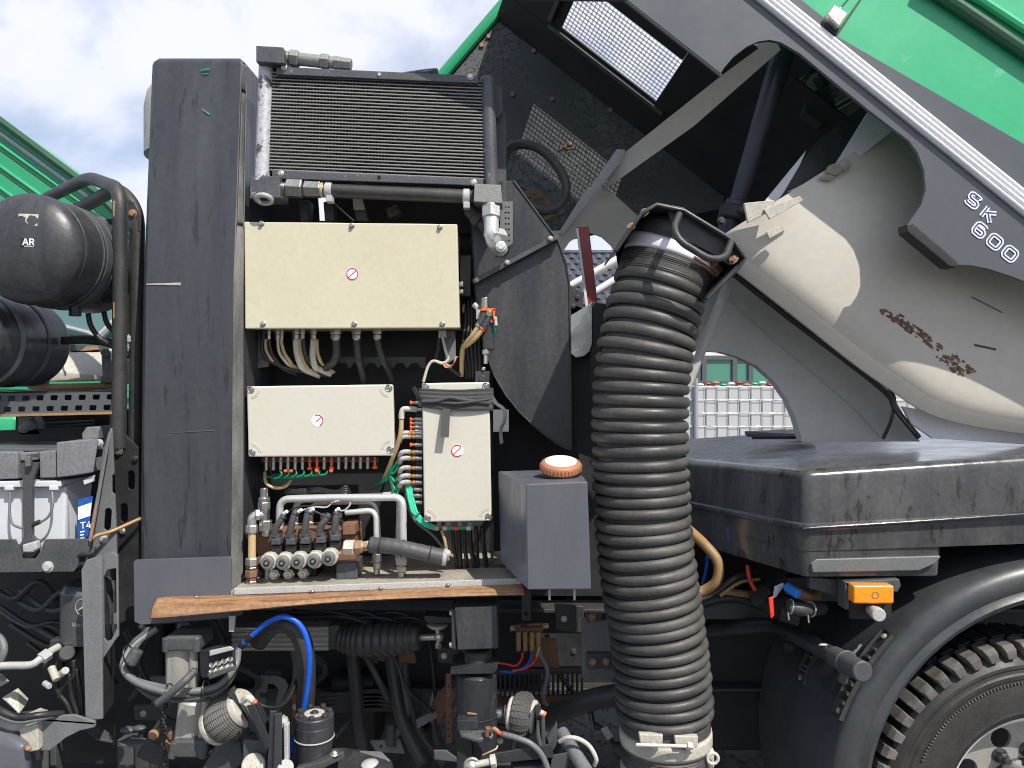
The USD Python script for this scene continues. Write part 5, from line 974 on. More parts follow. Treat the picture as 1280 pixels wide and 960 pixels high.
for k in range(2): wire('tan_air_tube', PS((598 + k * 5, 408 + k * 4, 2.335), (590 + k * 4, 420 + k * 3, 2.34), (582 + k * 2.5, 430 + k, 2.36), (578, 438, 2.40), (577, 470, 2.44)), U(3, 2.34), 'cable_tan', ['upper', 'lower'][k] + ' of two tan tubes slanting down left from the orange clipped air valve', 'tube', 10)
wire('green_drop_tube', PS((620, 406, 2.34), (618, 416, 2.35), (616, 424, 2.37)), U(1.3, 2.34), 'tube_green', 'short green tube at the right of the orange clipped air valve', 'tube')
for k in range(5): wire('black_riser', PS((580 + k * 5, 372, 2.50 - k * .01), (582 + k * 4, 400, 2.48), (579 + k * 5, 430, 2.46), (584 + k * 4, 474, 2.46)), U(2.6, 2.45), 'cable_black', place(k, 5) + ' of the black cables rising behind the orange clipped air valve', 'cable', 8, group='black cables behind the air valve')
part(au, 'lower_mount', [qbox([(594, 464), (612, 464), (611, 478), (594, 478)], 2.36, .06, .002), cyl(P(603, 473, 2.36), P(603, 473, 2.345), U(4, 2.35), n=14)], 'dark_steel')
wire('thin_orange_wire', PS((580, 381, 2.46), (579, 386, 2.45), (579, 390, 2.46)), U(1.6, 2.45), 'hose_tan', 'short brown wire end by the hinge of the largest box', 'wire')

# ---- solenoid valve block
vb = thing('valve_block', 'rusty hydraulic valve block with five cream solenoids in a row', 'valve block', P(385, 725, 2.36))
vm = part(vb, 'manifold', qbox([(322, 664), (443, 660), (444, 700), (322, 706)], 2.36, .12, .004), 'rusty')
part(vb, 'manifold', qbox([(325, 704), (395, 702), (395, 726), (325, 727)], 2.38, .1, .003), 'matt_black')
part(vb, 'top_port', qbox([(428, 655), (444, 654), (444, 668), (428, 669)], 2.33, .08, .003), 'rusty')
part(vb, 'end_block', qbox([(420, 704), (446, 703), (447, 724), (420, 725)], 2.33, .1, .004), 'dark_bracket')
for k, (x, y) in enumerate(((344, 696), (362.5, 696), (380.5, 695), (400, 694), (418, 691))):
    o = P(x, y, 2.36)
    sv = part(vb, 'solenoid', [lathe(o, FRONT, [(0, U(9, 2.3)), (.035, U(9, 2.3)), (.036, U(10.4, 2.3)), (.066, U(10.4, 2.3)), (.070, U(9.4, 2.3))], 24), hexn(o + FRONT * .03, o + FRONT * .062, U(11, 2.3))], 'cover_beige', 25)
    part(sv, 'nut', lathe(o + FRONT * .068, FRONT, [(0, U(8.2, 2.3)), (.012, U(8, 2.3)), (.016, U(6.6, 2.3))], 20), 'cable_grey', 25)
    part(sv, 'override_pin', [torus(o + FRONT * .085, FRONT, U(3.2, 2.28), U(.9, 2.28), 18, 6)], 'matt_black')
    part(sv, 'pin_centre', cyl(o + FRONT * .08, o + FRONT * .089, U(2, 2.28), n=12), 'bracket_grey')
    part(sv, 'coil', qbox([(x - 6, y - 14), (x + 7, y - 14), (x + 7, y - 4), (x - 6, y - 4)], 2.32, .06, .003), 'matt_black')
    pg = part(sv, 'plug', [qbox([(x - 5, y - 22), (x + 6, y - 22), (x + 6.5, y - 15), (x - 5.5, y - 15)], 2.31, .035, .002), qbox([(x - 7, y - 27), (x + 4, y - 27), (x + 5, y - 21), (x - 6, y - 21)], 2.315, .035, .002)], 'dark_bracket')
    b_x = (355, 370, 386, 412, 421)[k]; b_y = (643, 638, 636, 642, 638)[k]
    part(sv, 'cable_boot', tube(PS((x - 1, y - 25, 2.325), (x + 1, y - 36, 2.32), (x * .4 + b_x * .6, b_y + 8, 2.32), (b_x, b_y, 2.325)), np.linspace(U(5, 2.3), U(3.6, 2.3), 25), 12), 'strap_rubber', True)
    part(sv, 'boot_tie', torus(P(b_x - 1, b_y + 4, 2.322), UP + RIGHT * .3, U(4.2, 2.3), U(.7, 2.3), 16, 6), 'cable_black')
for x, y in ((346, 716), (364, 715.5), (382, 714.5)):
    o = P(x, y, 2.38); part(vb, 'hex_plug', [hexn(o, o + FRONT * .03, U(8, 2.35)), cyl(o + FRONT * .03, o + FRONT * .038, U(5.4, 2.35), n=14), cyl(o + FRONT * .036, o + FRONT * .042, U(2, 2.35), n=8)], 'zinc', 25)
part(vb, 'drain_pipe', cyl(P(334, 704, 2.36), P(334, 726, 2.36), U(2.8, 2.36)), 'plastic_grey')
for k, (x, y) in enumerate(((351, 651), (369, 651), (388, 650), (405, 648), (424, 647))):
    part(vb, 'riser_fitting', [hexn(P(x, y + 10, 2.42), P(x, y + 2, 2.42), U(5.5, 2.42)), hexn(P(x, y + 1, 2.42), P(x, y - 5, 2.42), U(4.6, 2.42)), cyl(P(x, y + 14, 2.42), P(x, y - 7, 2.42), U(3.6, 2.42))], 'steel', 25)
# fitting stack at the left end
fs = [((330, 622), (330, 610), 5, 18), ((330, 627), (330, 621), 7, 18), ((330, 636), (330, 627), 7.6, 6), ((331, 652), (331, 635), 5.6, 18), ((332, 664), (332, 650), 8, 6), ((333, 670), (333, 663), 6, 18)]
for (x0, y0), (x1, y1), r, n in fs: part(vb, 'stack_fitting', cyl(P(x0, y0, 2.33), P(x1, y1, 2.33), U(r, 2.33), n=n), 'steel', 25)
part(vb, 'stack_elbow', [bent(PS((331, 643, 2.33), (315, 644, 2.32), (315, 662, 2.32)), U(5.6, 2.32), .025, 16), hexn(P(325, 643, 2.325), P(319, 643.5, 2.32), U(7.4, 2.32))], 'zinc', 30)
part(vb, 'stack_nut', hexn(P(315, 656, 2.32), P(315, 666, 2.32), U(7.6, 2.32)), 'zinc', 25)
part(vb, 'stack_pipe', cyl(P(315, 664, 2.32), P(315, 700, 2.32), U(4.8, 2.32)), 'cable_tan')
for y0, y1, r, m_ in ((697, 707, 8, 'zinc'), (708, 711, 7.6, 'steel'), (712, 721, 8.4, 'rusty'), (721, 725, 6.5, 'rusty'), (725, 731, 7.6, 'steel')): part(vb, 'stack_nut', hexn(P(315, y0, 2.32), P(315, y1, 2.32), U(r, 2.32)), m_, 25)
# fitting and lagged hose at the right end
part(vb, 'outlet_fitting', [hexn(P(430, 684, 2.30), P(443, 684, 2.30), U(9.5, 2.3)), cyl(P(443, 684, 2.30), P(465, 681, 2.30), U(5.5, 2.3))], 'cable_white', 25)
part(vb, 'outlet_nut', [hexn(P(444, 684, 2.30), P(453, 683, 2.30), U(8.6, 2.3)), hexn(P(454, 683, 2.30), P(461, 682, 2.30), U(6.6, 2.3))], 'rust_light', 25)
lh = thing('lagged_hose', 'short thick grey lagged hose lying right of the solenoids', 'hose', P(510, 690, 2.3))
part(lh, 'lagging', sweep(spline(PS((463, 681, 2.30), (490, 683, 2.29), (520, 689, 2.29), (556, 697, 2.30)), 14), U(10, 2.3) * (1 + .02 * np.sin(np.arange(43) * 1.3)), 20), 'strap_rubber', True)
for x, y in ((475, 682), (503, 685.5), (538, 693)): part(lh, 'cable_tie', torus(P(x, y, 2.293), P(540, 693, 2.29) - P(470, 681, 2.29), U(10.4, 2.3), U(.9, 2.3), 24, 6), 'cable_black')
part(lh, 'end_ring', [cyl(P(553, 696, 2.30), P(559, 697, 2.30), U(10.6, 2.3), n=24), ball(P(559, 692, 2.29), U(5, 2.3), sub=2)], 'plastic_grey')
# bright pipes
def pipe(pts, r, lab, nut=None):
    t = thing('steel_pipe', lab, 'pipe', P(*pts[-1])); part(t, 'pipe', bent(PS(*pts), U(r, pts[0][2]), .032, 16), 'bright_pipe', True)
    if nut:
        x, y, Y = nut; part(t, 'nut', hexn(P(x, y, Y), P(x, y + 10, Y), U(r * 1.7, Y)), 'steel', 25); part(t, 'nut', hexn(P(x, y + 11, Y), P(x, y + 19, Y), U(r * 1.45, Y)), 'steel', 25); part(t, 'sleeve', cyl(P(x, y - 3, Y), P(x, y + 26, Y), U(r * 1.15, Y)), 'steel')
pipe([(349, 662, 2.40), (350, 624, 2.40), (400, 622.5, 2.38), (504, 621.5, 2.34), (504, 706, 2.34)], 4.6, 'wide bright steel pipe arching over the valve block, frontmost of the pipes', (502, 696, 2.34))
pipe([(369, 660, 2.44), (370, 625, 2.44), (500, 618, 2.44), (498, 700, 2.44)], 4.2, 'bright steel pipe just behind the frontmost arched pipe')
pipe([(432, 641, 2.37), (470, 637, 2.36), (471, 706, 2.36)], 3.4, 'thin bright steel pipe bending down inside the wide arch', (471, 692, 2.36))
pipe([(388, 655, 2.46), (390, 628, 2.46), (470, 627, 2.46), (473, 660, 2.46), (474, 710, 2.46)], 3.2, 'dull steel pipe rearmost under the wide arch')
for k, pts in enumerate((((357, 641), (372, 634), (390, 632), (412, 630), (418, 627)), ((374, 639), (392, 634), (408, 634), (416, 628), (424, 626)), ((390, 639), (402, 643), (412, 650), (418, 652)), ((422, 638), (430, 638), (437, 632), (438, 628)), ((408, 648), (396, 640), (386, 637)))):
    wire('solenoid_lead', PS(*[(x, y, 2.325) for x, y in pts]), U(1.1, 2.3), 'cable_black' if k % 2 == 0 else 'cable_white', place(k, 5) + ' thin lead looping between the solenoid cable boots', 'wire', 6, group='thin leads between the solenoid boots')
for k, (x, y) in enumerate(((357, 640), (375, 638), (390, 637), (422, 636.5))): single('lead_sleeve', cyl(P(x - 2, y + 2, 2.32), P(x + 2, y - 1, 2.315), U(2.2, 2.3), n=10), 'white_print', place(k, 4) + ' tiny white sleeve on a solenoid lead', 'sleeve', 'white sleeves on the solenoid leads')
for k in range(4): wire('harness_cable', PS((372, 612 + k * 2, 2.42), (395, 610 + k * 1.6, 2.40), (420, 614 + k, 2.38), (432, 608 + k * 3, 2.38), (438, 617 + k, 2.39)), U(1.8, 2.4), 'cable_black', place(k, 4, ('topmost', 'lowest'), 'top') + ' of the black harness cables above the arched pipes', 'cable', 8, group='black harness above the pipes')
single('harness_sleeve', cyl(P(358, 613, 2.42), P(384, 615, 2.40), U(5.5, 2.4), n=16), 'matt_black', 'black sleeve bundling the harness above the arched pipes', 'sleeve')

# ---- hydraulic tank with its ochre breather cap
tk = thing('hydraulic_tank', 'dark grey square steel tank with an ochre breather cap', 'tank', P(690, 737, 2.35))
fr4 = [(657, 605, 2.05), (734.5, 602, 2.05), (739, 737, 2.05), (659, 737.5, 2.05)]
bk4 = [(623, 589, 2.36), (722, 586, 2.36), (726, 702, 2.36), (626, 702, 2.36)]
part(tk, 'tank_body', hexa(PS(*fr4, *bk4), .004), 'tank_grey')
cz = P(701, 596, 2.17); cz[2] = P(0, 603.5, 2.05)[2]
part(tk, 'neck', cyl(cz - (0, 0, .002), cz + (0, 0, .028), .052, n=28), 'matt_black')
cd = np.array([0, -.27, 1.0]); cd /= np.linalg.norm(cd); cb0 = cz + (0, .004, .018)
cp = part(tk, 'cap', lathe(cb0, cd, [(0, .054), (.004, .058), (.020, .058), (.026, .054), (.029, .045)], 36), 'cap_ochre', 40)
part(cp, 'cap_top', lathe(cb0 + cd * .0285, cd, [(0, .046), (.002, .045), (.003, .02)], 30), 'cap_top')
_, ca, cbv = frame(cd)
for k in range(36):
    t = k * math.pi / 18; q = cb0 + .0582 * (ca * math.cos(t) + cbv * math.sin(t)); part(cp, 'grip', cyl(q + cd * .006, q + cd * .019, .0022, n=6), 'cap_ochre')
for x in (687, 718): part(tk, 'leg', cyl(P(x, 735, 2.08), P(x, 750, 2.08), U(1.6, 2.2), n=10), 'plastic_grey')

# ---- fan casing
fc = thing('fan_casing', 'large dark snail shaped fan casing between the boxes and the big hose', 'fan casing', P(680, 570, 2.5))
snail = [(588, 240), (628, 226), (642, 226), (670, 264), (698, 302), (708, 330), (712, 356), (713, 440), (714, 563)] + [(700, 557), (684, 546), (668, 533), (650, 516), (632, 494), (618, 470), (607, 440), (600, 405), (594, 360)]
part(fc, 'front_plate', prism(snail, 2.44, .006), 'black_paint')
part(fc, 'edge_flange', [sweep(np.array(PS(*[(x, y, 2.438) for x, y in snail[2:9]])), U(1.2, 2.44), 6), sweep(np.array(PS(*[(x, y, 2.438) for x, y in snail[8:]])), U(1.2, 2.44), 6)], 'black_paint')
part(fc, 'volute', xz(pp([(x - 2, y - 1) for x, y in snail], 2.44), 2.447, 2.80), 'matt_black')
part(fc, 'outlet_side', prism([(714, 380), (746, 392), (746, 575), (714, 563)], 2.5, .3), 'matt_black')
part(fc, 'lower_baffle', prism([(604, 430), (700, 430), (770, 470), (770, 745), (616, 745), (616, 540), (636, 540), (636, 512), (604, 512)], 2.84, .01), 'matt_black')
part(fc, 'stay_bar', hexa([P(x, y, Y) for Y in (2.405, 2.43) for x, y in ((590, 350), (697, 293), (699, 297), (592, 355))], .001), 'dark_bracket')
for x, y in ((596, 350), (634, 328), (688, 298)): part(fc, 'bolt', bolt(P(x, y, 2.40), FRONT, U(2.4, 2.4)), 'plastic_grey')
lp = wire('cable_loop', PS((634, 250, 2.60), (628, 210, 2.6), (640, 183, 2.58), (668, 183, 2.56), (693, 203, 2.55), (707, 230, 2.55), (702, 255, 2.56), (684, 263, 2.57), (664, 258, 2.58), (646, 246, 2.6)), U(6, 2.56), 'rubber', 'thick black rubber hose loop in front of the cracked lining', 'hose', 12, 10)
wire('bent_rod', PS((668, 280, 2.9), (684, 290, 2.9), (692, 300, 2.88)), U(2.6, 2.9), 'white_flange', 'short white rod end between the fan casing and the arched plate', 'rod')
# ================================================================ below the shelf: sweeping gear
# ---- black upright slide with its box head
sp = thing('brush_slide', 'glossy black upright steel slide tube with a square box head under the shelf', 'slide tube', P(598, 960, 2.26))
part(sp, 'box_head', qbox([(568, 759), (621, 757), (623, 811), (572, 813)], 2.19, .14, .004), 'black_paint')
part(sp, 'head_flange', qbox([(564, 762), (570, 762), (570, 812), (565, 811)], 2.20, .12, .002), 'dark_steel')
for y in (766, 806): part(sp, 'flange_bolt', bolt(P(564, y, 2.21), -RIGHT, U(3, 2.2)), 'plastic_grey')
part(sp, 'neck', cyl(P(598, 811, 2.26), P(598, 832, 2.26), U(17, 2.26), n=28), 'dark_steel')
part(sp, 'collar_plate', xz(pp([(563, 838), (622, 829), (622, 836), (616, 842), (563, 843)], 2.2), 2.2, 2.33), 'gloss_black')
part(sp, 'tube', cyl(P(596, 838, 2.26), P(595.5, 990, 2.26), U(25.5, 2.26), n=36), 'gloss_black', 40)
part(sp, 'seam', torus(P(596, 892, 2.26), UP, U(25.6, 2.26), .002, 40, 8), 'matt_black')
part(sp, 'rust_streak', hexa([P(x, y, Y) for Y in (2.197, 2.201) for x, y in ((584, 890), (596, 892), (596, 894), (584, 893))], .0005), 'rust_light')
part(sp, 'front_bracket', [qbox([(571, 901), (597, 900), (598, 912), (571, 914)], 2.17, .04, .002), qbox([(571, 914), (590, 914), (590, 990), (571, 990)], 2.18, .05, .002)], 'gloss_black')
part(sp, 'ledge_plate', hexa([P(574, 913, 2.17), P(604, 912, 2.17), P(617, 917, 2.16), P(614, 923, 2.15), P(598, 925, 2.14), P(576, 918, 2.15)] + [P(574, 916, 2.17), P(604, 916, 2.17), P(617, 921, 2.16), P(614, 926, 2.15), P(598, 928, 2.14), P(576, 921, 2.15)], .001), 'dark_bracket')
part(sp, 'pin', cyl(P(610, 920, 2.14), P(610, 909, 2.14), U(4, 2.14), n=14), 'rusty')
part(sp, 'side_pad', hexa([P(x, y, Y) for Y in (2.16, 2.24) for x, y in ((542, 938), (558, 938), (571, 947), (571, 951), (543, 948))], .002), 'dark_bracket')
ls = thing('grease_nipple_plug', 'brass elbow with a red sleeve and grey hose on the slide tube', 'hose fitting', P(612, 912, 2.12))
part(ls, 'elbow', tube(PS((614, 914, 2.13), (618, 911, 2.12), (624, 916, 2.12)), U(2.6, 2.12), 10), 'rust_light')
part(ls, 'sleeve', cyl(P(622, 915, 2.12), P(629, 918, 2.115), U(2.7, 2.12), n=12), 'red_plastic')
part(ls, 'hose', tube(PS((628, 917.5, 2.115), (645, 922, 2.10), (664, 930, 2.09), (678, 945, 2.09), (688, 970, 2.09)), U(3.6, 2.1), 10), 'cable_grey', True)
# ---- actuator with the dust boot
ac = thing('boot_actuator', 'aluminium linear actuator with a ribbed black rubber boot and rod end', 'actuator', P(430, 815, 2.45))
part(ac, 'extrusion', [qbox([(290, 784), (412, 783), (412, 811), (290, 812)], 2.42, .06, .002)] + [cyl(P(290, y, 2.42), P(411, y - .6, 2.42), U(2.6, 2.42), n=10) for y in (786, 792.5, 799, 805.5, 811)], 'silver_cast', 30)
part(ac, 'end_cap', qbox([(411, 782), (424, 782), (424, 812), (411, 812)], 2.41, .07, .003), 'dark_bracket')
nb = 91; t = np.linspace(0, 1, nb); bx = spline(PS((424, 797, 2.43), (450, 800, 2.42), (490, 799, 2.40), (526, 797, 2.38)), 30)[:nb]
env = U(1, 2.4) * (12 + 6 * np.sin(np.clip(t * 1.05, 0, 1) * math.pi) ** .5)
part(ac, 'rubber_boot', sweep(bx, env + U(3.0, 2.4) * np.abs(np.sin(t * math.pi * 12)), 26), 'rubber', True)
part(ac, 'rod_end', [cyl(P(524, 797, 2.38), P(549, 796, 2.36), U(4, 2.36)), ball(P(549, 796, 2.36), U(6.4, 2.36)), cyl(P(547, 784, 2.36), P(548, 806, 2.36), U(3, 2.36)), hexn(P(548, 804, 2.36), P(548, 810, 2.36), U(4.4, 2.36))], 'zinc', 30)
part(ac, 'yellow_washer', lathe(P(547, 785, 2.36), UP, [(0, U(9, 2.36)), (.008, U(13, 2.36)), (.012, U(13, 2.36)), (.014, U(8, 2.36))], 24), 'cover_beige', 30)
part(ac, 'mount_bracket', [qbox([(530, 770), (566, 772), (566, 779), (532, 778)], 2.33, .06, .002), bolt(P(539, 771, 2.35), UP, U(3, 2.35)), bolt(P(556, 770, 2.35), UP, U(3, 2.35))], 'dark_steel')
# ---- silver cylinders at the left
for nm, top, bot, r, Y, lab in (('upper', (227, 796), (227, 868), 18.5, 2.255, 'silver cylinder with a dark cap standing behind the coiled cable'), ('lower', (243, 872), (236, 934), 18, 2.25, 'silver cylinder with a dark lower cap left of the big ribbed air bellow')):
    cy = thing('silver_cylinder', lab, 'cylinder', P(*bot, Y))
    part(cy, 'barrel', [cyl(P(*top, Y), P(*bot, Y), U(r, Y), n=32), cyl(P(top[0] - 14, top[1] + 4, Y - .03), P(bot[0] - 14, bot[1], Y - .03), U(5, Y)), cyl(P(top[0] + 15, top[1] + 4, Y - .03), P(bot[0] + 15, bot[1], Y - .03), U(5, Y))], 'silver_cast', 40)
    a, b = (top, (227, 815)) if nm == 'upper' else ((238, 926), (234, 948))
    part(cy, 'cap', [qbox([(a[0] - 22, a[1]), (a[0] + 22, a[1]), (b[0] + 22, b[1]), (b[0] - 22, b[1])], Y - .06, .11, .008), cyl(P(a[0] - 19, a[1] + 1, Y - .05), P(b[0] - 19, b[1] - 1, Y - .05), U(5, Y)), cyl(P(a[0] + 19, a[1] + 1, Y - .05), P(b[0] + 19, b[1] - 1, Y - .05), U(5, Y))], 'dark_bracket', 40)
# ---- gusset plate with bolts and chain
gp = thing('gusset_plate', 'dark steel gusset plate with four pale bolts below the coiled cable', 'bracket', P(205, 960, 2.30))
part(gp, 'plate', prism([(168, 970), (172, 940), (206, 888), (216, 879), (232, 876), (246, 880), (250, 890), (248, 902), (213, 938), (210, 970)], 2.29, .012), 'dark_steel')
part(gp, 'back_plate', prism([(205, 895), (235, 908), (208, 938), (186, 925)], 2.285, .004), 'matt_black')
for x, y, m_ in ((230, 891, 'zinc'), (192, 918.5, 'rust_light'), (216, 919.5, 'rusty'), (208, 931, 'rust_light')): part(gp, 'bolt', bolt(P(x, y, 2.285), FRONT, U(5, 2.28)), m_)
ch = thing('hanging_chain', 'thin dark chain hanging over the bolted gusset plate', 'chain', P(204, 960, 2.26))
for k in range(13): part(ch, 'chain_link', torus(P(205 - .4 * math.sin(k), 884 + k * 6.4, 2.262), RIGHT if k % 2 else FRONT, U(2.6, 2.26), U(.9, 2.26), 14, 6), 'dark_steel')
# ---- coiled cable and work lamp
cc = thing('coiled_cable', 'coil of dark grey cable hung below the pillar foot plate', 'cable', P(222, 880, 2.16))
for k in range(5):
    o, q = (k % 3) * 4.5, (k // 3) * 4
    part(cc, 'turn', tube(PS((196 - k * 3, 786, 2.25), (168 - o * .3, 806 + q, 2.21), (154 + o * .6, 830 + o * .5, 2.17 + .01 * k), (164 + o, 848 + o * .9, 2.15), (196, 862 + o * 1.1 - q, 2.13 + .008 * k), (236, 868 + o * .6 - q, 2.13), (272, 857 + o * .9, 2.16), (294 - o * .3, 833 + o, 2.19), (298, 812, 2.23)), U(4.2, 2.16), 12), ['cable_grey', 'cable_black', 'dark_bracket'][k % 3], True)
part(cc, 'cut_end', tube(PS((196, 880, 2.08), (212, 868, 2.075), (230, 852, 2.08), (244, 838, 2.11)), U(5, 2.08), 14), 'dark_bracket', True)
part(cc, 'sleeve', cyl(P(162, 830, 2.145), P(172, 812, 2.155), U(8, 2.15), n=18), 'dark_bracket')
for x, y in ((212, 866), (160, 818), (258, 862)): part(cc, 'cable_tie', torus(P(x, y, 2.135), RIGHT + UP * .2, U(11, 2.14), U(.9, 2.14), 20, 6), 'cable_black')
wl = thing('work_lamp', 'small black finned work lamp with two rows of clear reflectors', 'lamp', P(270, 850, 2.2))
n_l = np.array([.30, -.95, -.12]); n_l /= np.linalg.norm(n_l)
part(wl, 'housing', hexa([P(x, y, 2.11) for x, y in ((259, 813), (292, 808), (295, 838), (262, 848))] + [P(x, y, 2.18) for x, y in ((250, 812), (270, 806), (272, 842), (252, 846))], .004), 'matt_black')
part(wl, 'top_fin', hexa([P(x, y, Y) for Y in (2.075, 2.12) for x, y in ((262, 820), (292, 811), (288, 808), (262, 814))], .002), 'plastic_grey')
part(wl, 'lower_lip', hexa([P(x, y, Y) for Y in (2.075, 2.12) for x, y in ((259, 844), (294, 832), (295, 835), (262, 849))], .002), 'dark_bracket')
for k in range(4):
    for j in range(2):
        o = P(265.5 + k * 7.4, 829.5 - k * 2.5 + j * 7.6, 2.106)
        part(wl, 'reflector', [lathe(o - n_l * .004, n_l, [(0, U(1, 2.2)), (.004, U(2.4, 2.2)), (.011, U(3.6, 2.2)), (.0125, U(3.6, 2.2)), (.005, U(1.6, 2.2))], 14, False)], 'lamp_led', 40)
part(wl, 'bracket', qbox([(286, 770), (294, 770), (292, 790), (286, 790)], 2.21, .01, .001), 'plastic_grey')
# ---- blue air hose and thick black hose
bh = thing('blue_air_hose', 'bright blue air hose arching over the hydraulic motor', 'hose', P(362, 955, 2.2))
part(bh, 'hose', tube(PS((296, 812, 2.24), (306, 803, 2.23), (320, 790, 2.22), (336, 777, 2.21), (355, 771, 2.20), (373, 779, 2.20), (384, 800, 2.20), (387, 832, 2.21), (381, 880, 2.235), (371, 915, 2.235), (363, 940, 2.22), (361, 965, 2.2)), U(3.5, 2.2), 12), 'tube_blue', True)
part(bh, 'joint', [cyl(P(309, 800, 2.228), P(316, 793, 2.222), U(4.6, 2.2)), cyl(P(301, 808, 2.235), P(306, 803, 2.23), U(4.4, 2.2))], 'matt_black')
wire('thick_black_hose', PS((322, 803, 2.30), (338, 784, 2.28), (358, 780, 2.27), (375, 795, 2.27), (382, 822, 2.28), (383, 852, 2.30), (381, 892, 2.34)), U(11.5, 2.28), 'rubber', 'thick black hose arching just inside the blue air hose', 'hose', 18, 12)
wire('thick_black_hose', PS((440, 812, 2.60), (445, 860, 2.6), (450, 910, 2.6), (462, 970, 2.6)), U(8, 2.6), 'rubber', 'dark hose hanging under the left end of the ribbed boot', 'hose', 14)
wire('thick_black_hose', PS((488, 812, 2.58), (494, 860, 2.56), (504, 905, 2.54), (530, 955, 2.5)), U(8, 2.55), 'rubber', 'dark hose hanging under the right end of the ribbed boot', 'hose', 14)
wire('thick_black_hose', PS((505, 814, 2.62), (509, 865, 2.6), (524, 915, 2.58), (556, 955, 2.55)), U(6, 2.6), 'rubber', 'thinner dark hose right of its neighbour under the ribbed boot', 'hose', 12)
wire('thick_black_hose', PS((640, 912, 2.5), (690, 893, 2.46), (735, 876, 2.42), (785, 866, 2.38)), U(13, 2.44), 'rubber', 'thick glossy black hose slanting behind the lower end of the big suction hose', 'hose', 20, 10)
for k in range(6): wire('under_cable', PS((300 + k * 22, 762 + k % 3 * 3, 2.5), (350 + k * 26, 766 + (k * 5) % 9, 2.45), (410 + k * 22, 764 + (k * 7) % 13, 2.42), (470 + k * 16, 780 + (k * 11) % 14, 2.45)), U(1.7, 2.45), 'cable_black', place(k, 6) + ' thin black cable in the shadow under the rusty shelf lip', 'cable', 8, group='thin cables under the shelf lip')
# ---- hydraulic motor
hm = thing('hydraulic_motor', 'black cylindrical hydraulic motor with six bolts round a pale cap', 'hydraulic motor', P(395, 960, 2.16))
o = P(393, 962, 2.17); hz = P(0, 892, 2.17)[2] - o[2]; r_m = U(24, 2.17)
part(hm, 'body', lathe(o, UP, [(0, r_m * .86), (hz * .3, r_m * .88), (hz * .55, r_m * .97), (hz * .58, r_m), (hz * .60, r_m * .985), (hz * .62, r_m), (hz * .82, r_m), (hz * .83, r_m * .98), (hz * .85, r_m), (hz * .98, r_m), (hz, r_m * .96)], 40), 'black_paint', 25)
part(hm, 'seam_ring', torus(o + UP * hz * .595, UP, r_m * .998, .0022, 40, 8), 'plastic_grey')
part(hm, 'cap_disc', cyl(o + UP * hz, o + UP * (hz + .003), r_m * .52, n=28), 'cover_beige')
part(hm, 'cap_screw', [hexn(o + UP * hz, o + UP * (hz + .008), r_m * .16), cyl(o + UP * hz, o + UP * (hz + .004), r_m * .24)], 'dark_steel')
for k in range(7):
    t = k * 2 * math.pi / 7 + .3; part(hm, 'bolt', cyl(o + UP * hz + r_m * .78 * np.array([math.cos(t), math.sin(t), 0]), o + UP * (hz + .010) + r_m * .78 * np.array([math.cos(t), math.sin(t), 0]), r_m * .14, n=12), 'dark_steel')
part(hm, 'flange', hexa([P(370, 960, 2.1), P(405, 952, 2.1), P(430, 940, 2.16), P(424, 934, 2.2), P(380, 945, 2.25)] + [P(370, 966, 2.1), P(405, 958, 2.1), P(430, 946, 2.16), P(424, 940, 2.2), P(380, 951, 2.25)], .003), 'dark_bracket')
part(hm, 'flange_bolt', [bolt(P(418, 943, 2.14), UP, U(4.5, 2.14)), cyl(P(418, 946, 2.14), P(418, 938, 2.14), U(3, 2.14))], 'zinc')
pv = thing('pivot_plate', 'worn black pivot plate with a round boss right of the hydraulic motor', 'plate', P(455, 960, 2.15))
part(pv, 'plate', hexa([P(425, 934, 2.22), P(448, 939, 2.2), P(478, 940, 2.2), P(490, 952, 2.12), P(495, 975, 2.06), P(420, 975, 2.06)] + [P(425, 940, 2.22), P(478, 946, 2.2), P(490, 958, 2.12), P(495, 983, 2.06), P(420, 983, 2.06)], .003), 'black_paint')
part(pv, 'worn_top', hexa([P(450, 939.5, 2.195), P(477, 940.5, 2.195), P(488, 952, 2.125), P(492, 968, 2.08), P(450, 968, 2.08)] + [P(450, 938.3, 2.195), P(477, 939.3, 2.195), P(488, 950.8, 2.125), P(492, 966.6, 2.08), P(450, 966.6, 2.08)], .0003), 'bracket_grey')
part(pv, 'boss', [lathe(P(463, 962, 2.12), UP, [(0, U(13, 2.12)), (.012, U(13, 2.12)), (.022, U(9, 2.12)), (.026, U(3, 2.12))], 28)], 'plastic_grey', 40)
# ---- air bellows
def bellow(label, c, d, r, w, rd, cap_mat):
    T = thing('air_bellow', label, 'air bellow', c - UP * r); d = np.asarray(d, float); d /= np.linalg.norm(d); prof = []
    for t in np.linspace(-1, 1, 31):
        prof.append((t * w, r * (.62 + .38 * (1 - t * t) ** .5) + .0012 * (1 if int((t + 1) * 15.4) % 2 else -1)))
    rb = part(T, 'rubber_bag', lathe(c, d, prof, 44), 'bellow_rubber', 50)
    for k in range(22):
        t = k * 2 * math.pi / 22; _, a, b = frame(d); rad = math.cos(t) * a + math.sin(t) * b
        part(rb, 'moulded_rib', sweep(np.array([c + d * s * w + rad * (r * (.62 + .38 * (1 - s * s) ** .5) + .0012) for s in np.linspace(-.9, .9, 9)]), .0011, 5), 'bellow_rubber', True)
    for s in (-1, 1):
        part(T, 'end_ring', lathe(c + d * s * w * .86, d * s, [(0, rd * .9), (w * .1, rd), (w * .36, rd), (w * .5, rd * .9), (w * .52, rd * .4)], 36), cap_mat, 40)
    return T
